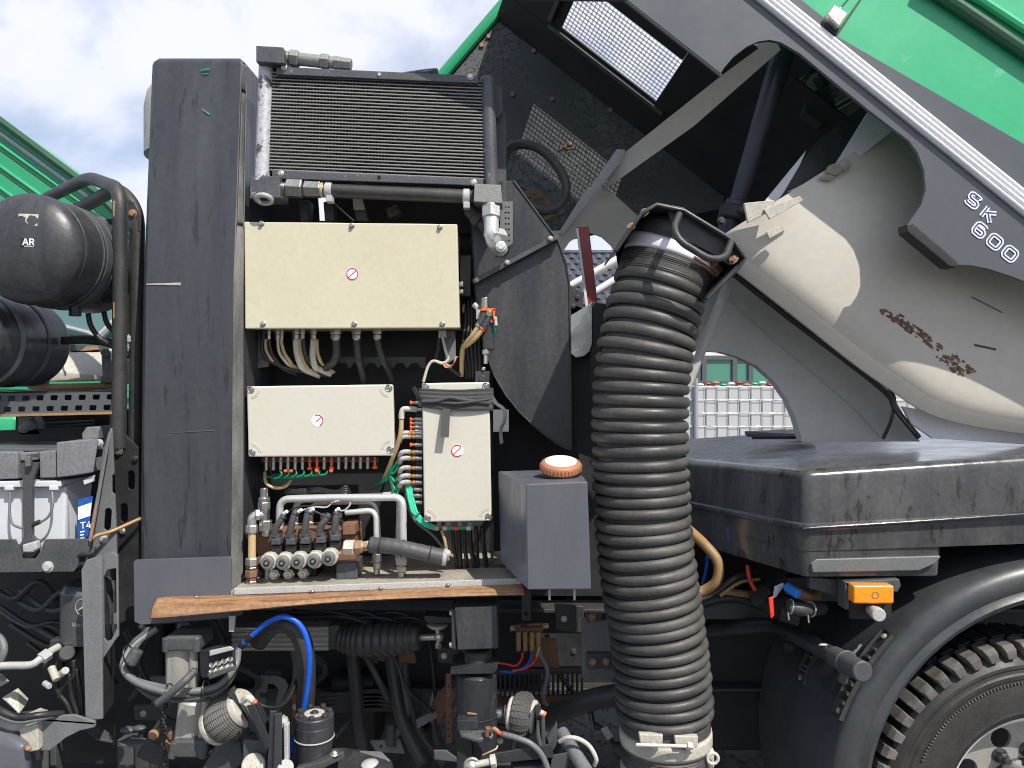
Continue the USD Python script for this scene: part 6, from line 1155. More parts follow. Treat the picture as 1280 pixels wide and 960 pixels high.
b1c = P(286, 896, 2.18); bd_ = np.array([.74, -.15, .52]); b1_ = bellow('grey ribbed air bellow tilted between two pale rings under the work lamp', b1c, bd_, U(29, 2.18), U(21, 2.18), U(24, 2.18), 'cover_beige')
part(b1_, 'mount_plate', [hexa([b1c + bd_ * .9 * U(s, 2.18) + np.array(q) * U(28, 2.18) for s in (26, 29) for q in ((-.55, .2, .85), (.62, .2, -.9), (-.55, -.5, .85), (.62, -.5, -.9))], .002)], 'black_paint')
part(b1_, 'air_elbow', [tube(PS((304, 876, 2.14), (310, 872, 2.13), (316, 876, 2.13)), U(4, 2.13), 10)], 'cable_white')
part(b1_, 'collar', cyl(P(315, 875, 2.13), P(320, 879, 2.13), U(3.6, 2.13), n=12), 'orange_red')
part(b1_, 'air_tube', tube(PS((319, 878, 2.13), (335, 884, 2.14), (352, 882, 2.18), (364, 868, 2.25), (370, 850, 2.3)), U(2.2, 2.15), 8), 'cable_black', True)
b2c = P(653, 894, 2.26); b2_ = bellow('grey ribbed air bellow standing on edge right of the slide tube', b2c, np.array([1, -.22, -.06]), U(27.5, 2.26), U(13, 2.26), U(20, 2.26), 'cable_white')
part(b2_, 'mount_plate', hexa([P(x, y, Y) for Y in (2.18, 2.27) for x, y in ((669, 881), (674, 880), (676, 905), (680, 938), (674, 940), (671, 905))], .002), 'dark_steel')
part(b2_, 'axle', [cyl(P(620, 893, 2.27), P(636, 894, 2.27), U(6, 2.27)), hexn(P(630, 893, 2.26), P(634, 893, 2.26), U(11, 2.26))], 'tank_grey')
part(b2_, 'fitting', [cyl(P(675, 890, 2.16), P(681, 893, 2.16), U(3.4, 2.16))], 'cable_white'); part(b2_, 'fitting_ring', cyl(P(679, 892, 2.158), P(682, 894, 2.156), U(3.8, 2.16), n=12), 'orange_red')
part(b2_, 'guard_arm', [qbox([(677, 894), (681, 893), (682, 938), (677, 938)], 2.15, .02, .002), tube(PS((674, 900, 2.17), (673, 920, 2.16), (678, 940, 2.15)), U(3.4, 2.16), 10)], 'dark_bracket')
# ---- lever arms and linkages at the bottom edge
la = thing('swing_arm', 'grey green tubular swing arm with a white hose at the bottom of the frame', 'linkage', P(720, 960, 2.1))
part(la, 'arm_tube', cyl(P(702, 915, 2.2), P(746, 985, 2.0), U(8.5, 2.1), n=22), 'bracket_grey')
part(la, 'arm_band', cyl(P(711, 927, 2.17), P(716, 934, 2.15), U(9.4, 2.15), n=22), 'matt_black')
part(la, 'gusset', [qbox([(683, 922), (696, 904), (697, 928), (690, 940)], 2.18, .012, .002), qbox([(676, 925), (702, 928), (700, 944), (676, 942)], 2.20, .06, .004)], 'dark_bracket')
part(la, 'cross_plate', [hexa([P(x, y, Y) for Y in (2.10, 2.26) for x, y in ((616, 942), (690, 930), (692, 945), (620, 952))], .003)], 'gloss_black')
part(la, 'base_tube', cyl(P(640, 962, 2.14), P(700, 958, 2.16), U(11, 2.15), n=22), 'gloss_black')
part(la, 'side_plate', hexa([P(x, y, Y) for Y in (2.12, 2.16) for x, y in ((690, 944), (714, 940), (706, 975), (686, 975))], .002), 'dark_bracket')
wire('white_hose', PS((699, 927, 2.13), (710, 922, 2.11), (724, 924, 2.10), (737, 933, 2.10), (745, 948, 2.10), (743, 957, 2.11)), U(2.8, 2.1), 'cable_white', 'white hose looping over the grey swing arm', 'hose', 10)
lk = thing('link_rod', 'zinc bolt and ball joint crossing the foot of the slide tube', 'linkage', P(600, 955, 2.08))
part(lk, 'rod', cyl(P(594, 956, 2.08), P(618, 951, 2.08), U(4.2, 2.08)), 'cover_beige'); part(lk, 'nut', hexn(P(613, 952, 2.08), P(620, 950.5, 2.08), U(8, 2.08)), 'cable_white', 25); part(lk, 'ball_joint', [ball(P(590, 957, 2.09), U(10, 2.08)), torus(P(590, 957, 2.08), FRONT, U(9, 2.08), U(2, 2.08), 24, 8)], 'zinc')
wire('brass_wire', PS((603, 944, 2.12), (612, 940, 2.11), (620, 936, 2.11), (622, 932, 2.12)), U(1.1, 2.1), 'cable_tan', 'short bent brass wire below the ledge of the slide tube', 'wire')
cb = thing('brush_arm_bracket', 'ribbed black cast bracket with dark green plates right of the tilted air bellow', 'bracket', P(340, 960, 2.12))
for k in range(3): part(cb, 'rib', hexa([P(x, y, Y) for Y in (2.06 + .03 * k, 2.075 + .03 * k) for x, y in ((308 + 4 * k, 882 - k), (316 + 4 * k, 880 - k), (338 + 2 * k, 926 - 4 * k), (334 + k, 938 - 4 * k))], .002), 'gloss_black')
part(cb, 'web', hexa([P(x, y, Y) for Y in (2.10, 2.16) for x, y in ((304, 884), (318, 880), (340, 925), (334, 940))], .003), 'black_paint')
part(cb, 'green_edge_plate', hexa([P(x, y, Y) for Y in (2.05, 2.15) for x, y in ((345, 892), (352, 891), (352, 980), (343, 980))], .002), 'mudguard')
part(cb, 'black_plate', hexa([P(x, y, Y) for Y in (2.06, 2.16) for x, y in ((339, 888), (345, 889), (343, 980), (335, 980))], .002), 'black_paint')
part(cb, 'bolt', [bolt(P(354, 902, 2.1), RIGHT, U(6, 2.1)), cyl(P(352, 902, 2.1), P(360, 901.5, 2.1), U(3.4, 2.1))], 'plastic_grey')
part(cb, 'lever', [qbox([(354, 906), (360, 905), (360, 952), (355, 952)], 2.08, .02, .004), cyl(P(357, 960, 2.10), P(357, 960, 2.05), U(10, 2.08), n=22)], 'plastic_grey')
part(cb, 'pivot_block', qbox([(304, 925), (333, 927), (335, 980), (302, 980)], 2.12, .08, .004), 'dark_bracket')
part(cb, 'pivot_disc', [cyl(P(317, 957, 2.12), P(317, 957, 2.09), U(14.5, 2.12), n=28), cyl(P(317, 959, 2.09), P(317, 959, 2.08), U(4, 2.12), n=14)], 'cover_beige')
part(cb, 'lower_arm', hexa([P(x, y, Y) for Y in (2.2, 2.26) for x, y in ((270, 930), (300, 926), (305, 950), (262, 985), (240, 985))], .004), 'dark_bracket')
hk = thing('spring_bracket', 'dull steel bracket with two hooked slots behind the tilted air bellow', 'bracket', P(335, 890, 2.5))
part(hk, 'plate', prism([(319, 848), (326, 845), (346, 846), (356, 850), (360, 858), (350, 880), (343, 884), (348, 862), (342, 855), (334, 855), (333, 866), (324, 866), (324, 872), (333, 874), (330, 884), (318, 880)], 2.5, .008), 'bracket_grey')
# ---- fuse block, brackets, tray, connectors
fb = thing('fuse_block', 'brown terminal block with four upright ridges and coloured wires', 'terminal block', P(663, 815, 2.5))
part(fb, 'base', qbox([(644, 786), (679, 784), (679, 790), (644, 792)], 2.49, .05, .002), 'rusty')
part(fb, 'mounting_rail', qbox([(638, 784), (686, 781), (686, 785), (638, 789)], 2.51, .02, .001), 'cable_tan')
for k in range(4): part(fb, 'ridge', [qbox([(645 + k * 8.3, 791), (651 + k * 8.3, 790), (651 + k * 8.3, 814), (646 + k * 8.3, 815)], 2.47, .05, .003)], 'hose_tan')
for k, (m_, pts, lab) in enumerate((('red_plastic', ((653, 816), (652, 824), (645, 832), (632, 830), (620, 828)), 'red wire running left from the brown terminal block'), ('red_plastic', ((672, 818), (668, 827), (655, 836), (640, 838)), 'red wire with a brass end at the right of the terminal block'), ('tube_blue', ((664, 816), (662, 826), (655, 834), (640, 840), (625, 839)), 'blue wire below the brown terminal block'))): wire('wire', PS(*[(x, y, 2.46) for x, y in pts]), U(1.4, 2.46), m_, lab, 'wire')
single('wire_ferrule', cyl(P(671, 820, 2.46), P(675, 808, 2.46), U(1.8, 2.46), n=10), 'cable_tan', 'brass end of the red wire at the terminal block', 'wire end')
hb = thing('hanger_bracket', 'dark hanging strap with two holes left of the terminal block', 'bracket', P(658, 780, 2.5))
part(hb, 'strap', prism([(652, 738), (664, 738), (664, 776), (652, 776)], 2.52, .006, [Point(P(658, 767, 2.52)[0], P(658, 767, 2.52)[2]).buffer(U(2.6, 2.5))]), 'dark_steel')
bp = thing('bolted_plate', 'pale grey steel plate with rust brown bolts left of the big hose', 'plate', P(745, 850, 2.4))
part(bp, 'plate', prism([(727, 775), (732, 771), (732, 766), (752, 766), (752, 776), (775, 778), (775, 850), (727, 848)], 2.45, .006), 'bracket_grey')
part(bp, 'step', qbox([(734, 818), (775, 818), (775, 836), (734, 836)], 2.42, .03, .002), 'dark_bracket'); part(bp, 'step', qbox([(733, 767), (752, 767), (752, 777), (733, 777)], 2.43, .02, .002), 'dark_bracket')
for x, y in ((740.5, 771.5), (741.5, 827.5), (758, 827)): part(bp, 'bolt', [ball(P(x, y, 2.415), U(5.2, 2.4), (1, .7, 1)), cyl(P(x, y, 2.42), P(x, y, 2.39), U(3.4, 2.4), n=12)], 'rust_light')
rt = thing('rubbish_tray', 'dark slatted guard with a rusty bottom tray behind the right air bellow', 'guard', P(680, 885, 2.6))
for k in range(18): part(rt, 'slat', hexa([P(624 + k * 6, y, Y) for y in (842, 872) for Y in (2.62, 2.64)] + [P(627 + k * 6, y, Y) for y in (842, 872) for Y in (2.62, 2.64)], .001), 'dark_steel')
part(rt, 'top_bar', qbox([(618, 838), (735, 836), (735, 842), (618, 844)], 2.6, .03, .002), 'dark_steel')
part(rt, 'tray', hexa([P(x, y, Y) for x, y, Y in ((620, 872, 2.64), (735, 866, 2.64), (722, 872, 2.5), (640, 886, 2.5), (620, 880, 2.64), (735, 872, 2.64), (722, 876, 2.5), (640, 890, 2.5))], .002), 'rusty')
cn = thing('plug_connector', 'beige plug connector with thin leads lying right of the grey swing arm', 'plug', P(755, 920, 2.4))
part(cn, 'shell', hexa([P(x, y, Y) for Y in (2.36, 2.41) for x, y in ((751, 911), (758, 908), (767, 920), (760, 925))], .002), 'cover_beige')
part(cn, 'tail', [tube(PS((752, 911, 2.39), (742, 905, 2.4), (738, 890, 2.42), (732, 880, 2.44)), U(3.5, 2.4), 10), tube(PS((762, 923, 2.39), (768, 930, 2.39), (776, 930, 2.4)), U(3, 2.4), 10)], 'cable_black')
part(cn, 'lead', tube(PS((752, 913, 2.38), (744, 916, 2.38), (740, 905, 2.39), (738, 892, 2.41)), U(1.2, 2.38), 6), 'cable_grey')
tp2 = thing('perforated_strap', 'upright steel strap with small holes left of the slide tube', 'strap', P(561, 930, 2.4))
part(tp2, 'strap', prism([(557, 842), (564, 842), (565, 928), (558, 930)], 2.42, .004, [Point(P(561, y, 2.42)[0], P(561, y, 2.42)[2]).buffer(U(1.4, 2.4)) for y in (858, 880, 903, 911, 920)]), 'rusty')
ct = thing('channel_offcut', 'short pale steel channel lying slanted below the ribbed boot', 'channel', P(535, 910, 2.6))
part(ct, 'channel', hexa([P(x, y, Y) for x, y, Y in ((520, 901, 2.55), (545, 888, 2.55), (550, 884, 2.62), (524, 896, 2.62), (521, 911, 2.55), (547, 896, 2.55), (551, 892, 2.62))], .002), 'bracket_grey')
# frame underside machinery, dark
mc = thing('brush_gear', 'dark gear housing and struts in the deep shadow under the shelf', 'machinery', P(480, 930, 2.7))
part(mc, 'housing', [rbox(P(412, 945, 2.72), P(470, 850, 2.72) + (0, .2, 0), .02), cyl(P(520, 905, 2.8), P(520, 955, 2.8), .06)], 'matt_black')
for k in range(5): part(mc, 'leaf', hexa([P(x, y + k * 5, Y) for Y in (2.70, 2.76) for x, y in ((395, 868), (470, 861), (490, 866), (490, 869), (470, 864), (395, 871))], .001), 'dark_steel')
part(mc, 'strut', cyl(P(420, 920, 2.6), P(450, 890, 2.7), U(3, 2.6)), 'dark_bracket')
part(mc, 'foot_plate', prism([(462, 926), (500, 924), (506, 942), (470, 940)], 2.6, .006, [Point(P(x, y, 2.6)[0], P(x, y, 2.6)[2]).buffer(U(2, 2.6)) for x, y in ((476, 933), (494, 932))]), 'bracket_grey')
part(mc, 'pin', cyl(P(489, 905, 2.58), P(489, 932, 2.58), U(6, 2.58)), 'dark_bracket')
part(mc, 'rust_cone', lathe(P(552, 865, 2.62), RIGHT * .8 + UP * -.6 + FRONT * .3, [(0, .05), (.03, .075), (.06, .08)], 24), 'rusty')

# more hoses, clips and brackets in the deep shade
hr2 = random.Random(21)
for k in range(16):
    x0 = 165 + k * 34 + hr2.uniform(-12, 12); y0 = hr2.uniform(765, 800); Y0 = hr2.uniform(2.45, 2.68); x1 = x0 + hr2.uniform(-70, 90); y1 = hr2.uniform(850, 965)
    part(mc, 'hose', tube(PS((x0, y0, Y0), (x0 * .7 + x1 * .3 + hr2.uniform(-25, 25), y0 * .6 + y1 * .4, Y0 - .03), (x0 * .3 + x1 * .7 + hr2.uniform(-25, 25), y0 * .25 + y1 * .75, Y0 - .05), (x1, y1, Y0 - .02)), U(hr2.uniform(2.2, 5.5), 2.5), 10), ('rubber', 'cable_black', 'cable_grey', 'cable_black')[k % 4], True)
for k in range(14):
    x, y, Y = hr2.uniform(150, 740), hr2.uniform(770, 930), hr2.uniform(2.5, 2.72); w, h_ = hr2.uniform(8, 26), hr2.uniform(6, 20)
    bb_ = part(mc, 'clip_bracket', qbox([(x - w, y - h_), (x + w * .8, y - h_ * .9), (x + w, y + h_), (x - w * .9, y + h_ * .8)], Y, .02, .003), ('dark_bracket', 'dark_steel', 'rusty', 'bracket_grey')[k % 4])
    part(bb_, 'bolt', bolt(P(x - w * .4, y, Y), FRONT, U(3, Y)), 'zinc')
for k in range(9):
    x, y = 20 + k * 9 + hr2.uniform(-4, 4), 728 + hr2.uniform(0, 90); part(mc, 'loom', tube(PS((x - 40, y - 10, 2.62), (x, y + 14, 2.58), (x + 34, y + hr2.uniform(-10, 30), 2.58), (x + 70, y + 40, 2.62)), U(hr2.uniform(2, 4.5), 2.6), 8), ('cable_black', 'dark_bracket')[k % 2], True)
# ================================================================ left edge: air tanks, bars, battery, filter
def air_tank(label, c, r, L_, d, mat='black_paint'):
    T = thing('air_tank', label, 'air tank', np.asarray(c) - UP * r); d = np.asarray(d, float) / np.linalg.norm(d)
    dome = [(-.42 * r + .42 * r * (1 - math.cos(a)), r * math.sin(a)) for a in np.linspace(0.02, math.pi / 2, 14)]
    prof = dome + [(.012, r * 1.0), (.014, r * 1.012), (.022, r * 1.012), (.024, r)] + [(L_ - .004, r), (L_ + .42 * r * 0, r)] + [(L_ + .42 * r * math.sin(a), r * math.cos(a)) for a in np.linspace(.1, math.pi / 2 - .02, 12)]
    part(T, 'shell', lathe(c, d, prof, 56), mat, 40); return T, d
c1 = P(37, 311, 2.20); t1, d1 = air_tank('upper black round ended air tank with a small white lettered badge', c1, U(69, 2.2), .30, (0.05, 1, 0.0))
n1 = np.array([-.0, -1, 0])
part(t1, 'strap', [lathe(c1 + d1 * s, d1, [(0, U(69.2, 2.2)), (.001, U(70.4, 2.2)), (w, U(70.4, 2.2)), (w + .001, U(69.2, 2.2))], 56, False) for s, w in ((.10, .006), (.118, .028), (.158, .005))], 'dark_bracket', 40)
part(t1, 'drain_plug', [hexn(c1 + d1 * .09 + np.array([.075, 0, -.155]), c1 + d1 * .09 + np.array([.075, 0, -.185]), .017)], 'matt_black')
def on_dome(px, py):
    # point of the upper tank's front dome in that direction
    r = U(69, 2.2); best = None; d = P(px, py, 1.0) - np.array([0, 0, H]); o = np.array([0, 0, H])
    for Y in np.linspace(2.08, 2.22, 400):
        p = o + d * Y; q = p - c1; rad = math.hypot(q[0], q[2]); 
        if rad < r and q[1] > -.42 * r * math.sqrt(max(0, 1 - (rad / r) ** 2)): return p
    return o + d * 2.2
p_ = on_dome(36, 303); nrm = np.array([(p_ - c1)[0], (p_ - c1)[1] / .18, (p_ - c1)[2]]); nrm /= np.linalg.norm(nrm)
rt_ = np.cross(UP, nrm) * -1; rt_ = rt_ if rt_[0] > 0 else -rt_; rt_ /= np.linalg.norm(rt_); up_ = np.cross(nrm, rt_); up_ = up_ if up_[2] > 0 else -up_
pb = part(t1, 'badge', hexa([p_ + rt_ * a + up_ * b - nrm * z * -1 for a in (-U(9.5, 2.13), U(9.5, 2.13)) for b in (-U(6, 2.13), U(6, 2.13)) for z in (-.002, .0012)], .0004), 'matt_black', False)
part(pb, 'lettering', text('AR', U(8, 2.13), p_ + nrm * .0016 - rt_ * U(7.6, 2.13) - up_ * U(3.4, 2.13), rt_, up_, .0006, True), 'white_print', False)
part(pb, 'underline', hexa([p_ + nrm * .0018 + rt_ * a + up_ * b for a in (-U(5, 2.13), U(6, 2.13)) for b in (-U(5.2, 2.13), -U(4.6, 2.13))] + [p_ + nrm * .001 + rt_ * a + up_ * b for a in (-U(5, 2.13), U(6, 2.13)) for b in (-U(5.2, 2.13), -U(4.6, 2.13))], .0001), 'white_print', False)
p2 = on_dome(35, 275); n2 = np.array([(p2 - c1)[0], (p2 - c1)[1] / .18, (p2 - c1)[2]]); n2 /= np.linalg.norm(n2); r2 = np.cross(n2, UP); r2 = r2 if r2[0] > 0 else -r2; r2 /= np.linalg.norm(r2); u2 = np.cross(n2, r2); u2 = u2 if u2[2] > 0 else -u2
lab = Polygon([(-12, 8), (12, 8), (12, -8), (8, -8), (5, -5), (0, -5), (-3, -2), (-3, 3), (-8, 5), (-12, 4)])
lm_ = trimesh.creation.extrude_polygon(affinity.scale(lab, U(1, 2.13), U(1, 2.13), origin=(0, 0)), .0012, engine='earcut'); lm_.vertices = p2 + lm_.vertices @ np.array([r2, u2, n2]); part(t1, 'torn_label', lm_, 'cover_beige', False)
c2 = P(-64, 422, 2.20); t2, d2 = air_tank('lower black air tank with pale bands at the left edge', c2, U(62, 2.2), .35, (0.0, 1, 0.0))
for s, w, m_ in ((.10, .022, 'bracket_grey'), (.235, .02, 'dark_bracket')): part(t2, 'band', lathe(c2 + d2 * s, d2, [(0, U(62.1, 2.2)), (.001, U(63, 2.2)), (w, U(63, 2.2)), (w + .001, U(62.1, 2.2))], 56, False), m_, 40)
# bars
rb1 = thing('guard_bar', 'front bent black tube running down beside the air tanks', 'guard bar', P(149, 540, 2.36))
part(rb1, 'tube', bent(PS((40, 258, 2.9), (62, 246, 2.85), (112, 222, 2.6), (150, 236, 2.36), (150, 300, 2.36), (149, 560, 2.36)), U(8.6, 2.36), .07, 18), 'dark_steel', True)
for y in (251, 378): part(rb1, 'weld_tab', qbox([(141, y), (144, y), (144, y + 20), (141, y + 20)], 2.34, .02, .001), 'hose_tan')
rb2 = thing('guard_bar', 'rear bent black tube curving behind the front one into the pillar', 'guard bar', P(168, 560, 2.48))
part(rb2, 'tube', bent(PS((60, 282, 2.8), (98, 262, 2.7), (148, 234, 2.5), (172, 262, 2.46), (172, 320, 2.46), (170, 560, 2.46)), U(8.6, 2.46), .07, 18), 'dark_steel', True)
part(rb2, 'gusset', prism([(152, 246), (166, 252), (174, 270), (174, 289), (158, 284), (152, 280)], 2.44, .008), 'dark_steel')
part(rb2, 'bolt', bolt(P(166, 267, 2.44), FRONT, U(4, 2.44)), 'rust_light')
part(rb2, 'side_plate', prism([(158, 368), (172, 372), (172, 424), (158, 420)], 2.45, .01), 'matt_black')
part(rb2, 'plate_bolt', bolt(P(167, 383, 2.45), FRONT, U(3.4, 2.45)), 'zinc'); part(rb2, 'plate_bolt', bolt(P(163, 424, 2.45), FRONT, U(4.6, 2.45)), 'cover_beige')
tb2 = thing('tank_bracket', 'dark bracket tying the upper air tank to the guard bars', 'bracket', P(135, 290, 2.45))
part(tb2, 'bracket', [prism([(108, 272), (142, 274), (142, 298), (132, 298), (120, 284)], 2.44, .008), prism([(120, 352), (142, 374), (142, 379), (128, 378), (118, 366)], 2.40, .008)], 'matt_black')
wire('brake_hose', PS((110, 392, 2.42), (114, 408, 2.42), (126, 424, 2.42), (145, 434, 2.42), (160, 446, 2.42)), U(3.2, 2.42), 'cable_black', 'black hose drooping from under the upper air tank', 'hose', 10)
wire('brake_hose', PS((130, 390, 2.46), (133, 402, 2.46), (140, 412, 2.46), (152, 420, 2.46)), U(3.2, 2.46), 'cable_black', 'shorter black hose beside the drooping one under the upper air tank', 'hose', 10)
for k in range(2): wire('brake_hose', PS((78, 424 + k * 4, 2.5), (110, 422 + k * 5, 2.48), (142, 428 + k * 5, 2.46), (170, 446 + k * 4, 2.46)), U(3.2, 2.48), 'cable_black', ['upper', 'lower'][k] + ' of two level black hoses passing behind the guard bar', 'hose', 10)
# pale engine cover behind, perforated step
ec = thing('engine_cover', 'pale grey metal engine cover with clips behind the perforated step', 'cover', P(100, 490, 2.9))
part(ec, 'top_cover', hexa([P(x, y, Y) for x, y, Y in ((74, 441, 2.95), (143, 440, 2.95), (145, 476, 2.85), (34, 478, 2.85), (52, 468, 2.85))] + [P(x, y, Y) for x, y, Y in ((78, 437, 3.3), (143, 436, 3.3), (145, 476, 3.2), (50, 478, 3.2))], .01), 'cover_beige')
part(ec, 'dark_slot', qbox([(80, 430), (126, 432), (126, 438), (80, 439)], 3.0, .05, .003), 'dark_bracket')
part(ec, 'rim', hexa([P(x, y, Y) for Y in (2.78, 2.9) for x, y in ((32, 480), (142, 478), (140, 485), (36, 487))], .003), 'hose_tan')
part(ec, 'lower_rim', qbox([(40, 487), (130, 485), (124, 489), (40, 490)], 2.8, .1, .002), 'cover_beige')
part(ec, 'clip', qbox([(35, 473), (53, 472), (51, 480), (33, 481)], 2.76, .05, .002), 'bracket_grey'); part(ec, 'clip', qbox([(126, 470), (144, 470), (143, 478), (125, 479)], 2.76, .05, .002), 'bracket_grey')
part(ec, 'shine_mark', hexa([P(x, y, Y) for Y in (2.838, 2.86) for x, y in ((78.5, 452), (80, 452), (83, 464), (81.5, 464))], .0005), 'white_print')
part(ec, 'hinge_knob', [hexn(P(132, 441, 2.85), P(132, 441, 2.8), U(6, 2.85)), qbox([(126, 440), (143, 438), (143, 478), (128, 474)], 2.84, .06, .004)], 'bracket_grey')
er = thing('orange_hazard_strip', 'small reddish strip on top of the pale engine cover', 'strip', P(110, 440, 3.0))
part(er, 'strip', hexa([P(x, y, Y) for Y in (2.98, 3.0) for x, y in ((108, 433), (122, 433), (124, 437), (101, 439))], .001), 'rust_light')
single('white_reservoir', lathe(P(166, 480, 2.75), UP, [(0, .05), (.03, .065), (.08, .065), (.11, .04)], 24), 'cover_beige', 'rounded pale reservoir between the guard bars and the pillar', 'reservoir')
ps = thing('perforated_step', 'dark perforated steel step with two rows of square holes', 'step', P(75, 520, 2.36))
def rhole(x, y, w, h, Y): return pp([(x - w + 1, y - h), (x + w, y - h), (x + w - 1, y + h), (x - w, y + h)], Y).buffer(-.002).buffer(.003, quad_segs=3)
hl = [rhole(14.5 + k * 17.6 - 2 * 17.6, 498.5 - k * .25, 4.6, 2.8, 2.36) for k in range(11)] + [rhole(9 + k * 17.8 - 2 * 17.8, 512.5 - k * .35, 4.6, 2.8, 2.36) for k in range(11)]
part(ps, 'front_face', prism([(-40, 491), (145, 488.5), (145, 515), (-40, 519.5)], 2.36, .004, hl), 'grey_paint')
part(ps, 'top_face', hexa([P(-40, 491, 2.36), P(145, 488.5, 2.36), P(-40, 491, 2.36) + (0, .2, .0), P(145, 488.5, 2.36) + (0, .2, .0), P(-40, 492, 2.36), P(145, 489.5, 2.36)], .0005), 'grey_paint')
part(ps, 'lower_lip', hexa([P(x, y, Y) for Y in (2.345, 2.45) for x, y in ((-40, 519.5), (148, 514.5), (148, 517), (-40, 522))], .0008), 'hose_tan')
eg = thing('engine_parts', 'shadowed engine castings and a slotted rail under the perforated step', 'engine', P(80, 540, 2.6))
part(eg, 'casting', [qbox([(22, 520), (40, 520), (52, 545), (24, 545)], 2.55, .05, .006), ball(P(38, 531, 2.52), U(9, 2.5), (1, .5, .8)), ball(P(30, 536, 2.52), U(7, 2.5), (1, .5, .8))], 'bracket_grey')
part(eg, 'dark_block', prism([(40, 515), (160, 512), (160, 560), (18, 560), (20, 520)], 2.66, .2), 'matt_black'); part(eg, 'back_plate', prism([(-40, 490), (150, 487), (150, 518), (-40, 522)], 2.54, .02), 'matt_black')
for k in range(3): part(eg, 'slotted_rail', sweep(np.array(PS((48, 530 + k * 5, 2.6), (100, 527 + k * 4, 2.6), (118, 526 + k * 4, 2.6))), U(1.4, 2.6), 8), 'dark_bracket')
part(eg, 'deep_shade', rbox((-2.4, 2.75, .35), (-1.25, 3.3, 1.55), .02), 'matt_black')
single('green_fender', qbox([(-60, 518), (20, 522), (17, 545), (-60, 560)], 2.9, .4, .02), 'green_side', 'curved green wing glimpsed under the left end of the perforated step', 'wing')

# ---- battery box
bb = thing('battery_box', 'pale battery under a dark grey lid held by a black rubber strap', 'battery box', P(50, 675, 2.3))
part(bb, 'top_shelf', hexa([P(-40, 561, 2.32), P(70, 560, 2.32), P(70, 560, 2.32) + (0, .34, .01), P(-40, 561, 2.32) + (0, .34, .01), P(-40, 565, 2.32), P(70, 564, 2.32)], .002), 'tank_grey')
part(bb, 'dark_gap', prism([(-40, 540), (104, 534), (110, 548), (70, 562), (-40, 562)], 2.55, .05), 'matt_black')
for pts in ([(-40, 565), (21.5, 565), (22, 598.5), (-40, 600)], [(49, 564.5), (69, 563), (69.5, 597), (49.5, 597.5)]): part(bb, 'lid', qbox(pts, 2.29, .30, .004), 'lid_grey')
part(bb, 'lid', qbox([(70, 553), (96.5, 551), (97, 594), (70.5, 597)], 2.275, .30, .004), 'lid_grey')
part(bb, 'lid', hexa(PS((97, 551, 2.275), (122, 549, 2.275), (116, 591, 2.275), (97.5, 594, 2.275), (97, 551, 2.55), (122, 549, 2.55), (116, 591, 2.55), (97.5, 594, 2.55)), .004), 'lid_grey')
part(bb, 'lid_corner', qbox([(102, 543), (108, 534), (124, 533), (122, 549), (103, 550)], 2.36, .12, .004), 'lid_grey')
part(bb, 'lid', qbox([(24.5, 566), (47, 565), (46, 575), (25, 576)], 2.30, .2, .003), 'lid_grey')
part(bb, 'lid', qbox([(23, 575), (26, 575), (26, 599), (23, 599)], 2.33, .2, .002), 'matt_black')
cs = part(bb, 'battery_case', hexa(PS((-40, 610, 2.31), (82, 608, 2.31), (96, 620, 2.36), (93, 690, 2.36), (80, 690, 2.31), (-40, 690, 2.31), (-40, 610, 2.6), (108, 606, 2.6), (102, 690, 2.6), (-40, 690, 2.6)), .006), 'battery_white')
part(cs, 'rim', hexa(PS((-40, 602, 2.285), (76, 601, 2.285), (112, 595, 2.5), (-40, 601, 2.5), (-40, 610, 2.285), (76, 608.5, 2.285), (112, 600, 2.5)), .003), 'battery_white')
part(cs, 'side_face', hexa(PS((84, 607, 2.315), (115, 594, 2.52), (108, 674, 2.52), (84, 676, 2.315), (90, 612, 2.40), (90, 670, 2.40)), .001), 'battery_white')
q0, q1, q2_, q3 = P(97, 624, 2.305), P(116, 620, 2.305), P(110, 671, 2.305), P(97, 673, 2.305)
lb2 = part(bb, 'label', hexa([q + (0, z, 0) for q in (q0, q1, q2_, q3) for z in (0, .002)], .0004), 'label_blue')
part(lb2, 'white_panel', hexa([P(x, y, Y) for Y in (2.3035, 2.306) for x, y in ((97.3, 634), (114.6, 628), (112.8, 645), (97.3, 650))], .0004), 'white_print')
part(lb2, 'lettering', text('T4 0', U(8, 2.30), P(100, 661, 2.3040), np.array([1, 0, .1]), UP, .0008, True), 'white_print', False)
for k, s in enumerate((10, 8, 9)): part(lb2, 'small_print', hexa([P(x, y, Y) for Y in (2.3036, 2.306) for x, y in ((100, 664 + k * 4), (100 + s * .6, 663.4 + k * 4), (100 + s * .6, 665 + k * 4), (100, 666 + k * 4))], .0002), 'white_print', False)
part(bb, 'cover_tab', prism([(104, 600), (117, 594), (116, 602), (105, 606)], 2.29, .01), 'battery_white')
st = part(bb, 'rubber_strap', [prism([(25, 579), (47, 578), (46, 585), (40, 601), (40, 670), (46, 676), (49, 684), (46, 692), (40, 697), (28, 698), (24, 692), (25, 680), (30, 672), (28.5, 640), (28.5, 601), (25, 588)], 2.262, .012, rnd_=.002)], 'strap_rubber')
part(st, 'strap_buckle', [qbox([(30.5, 570), (37.5, 569.5), (37.5, 583), (31, 584)], 2.245, .012, .002), qbox([(32, 569), (36.5, 569), (36.5, 573), (32, 573)], 2.25, .04, .001)], 'steel')
part(st, 'strap_pin', qbox([(27.5, 682), (44, 677), (45, 686), (41, 690), (28, 690)], 2.235, .025, .005), 'plastic_grey')
part(bb, 'carry_cord', tube(PS((13, 614, 2.29), (12, 640, 2.275), (16, 655, 2.27), (28, 660.5, 2.268)), U(1.6, 2.27), 8), 'cable_grey', True)
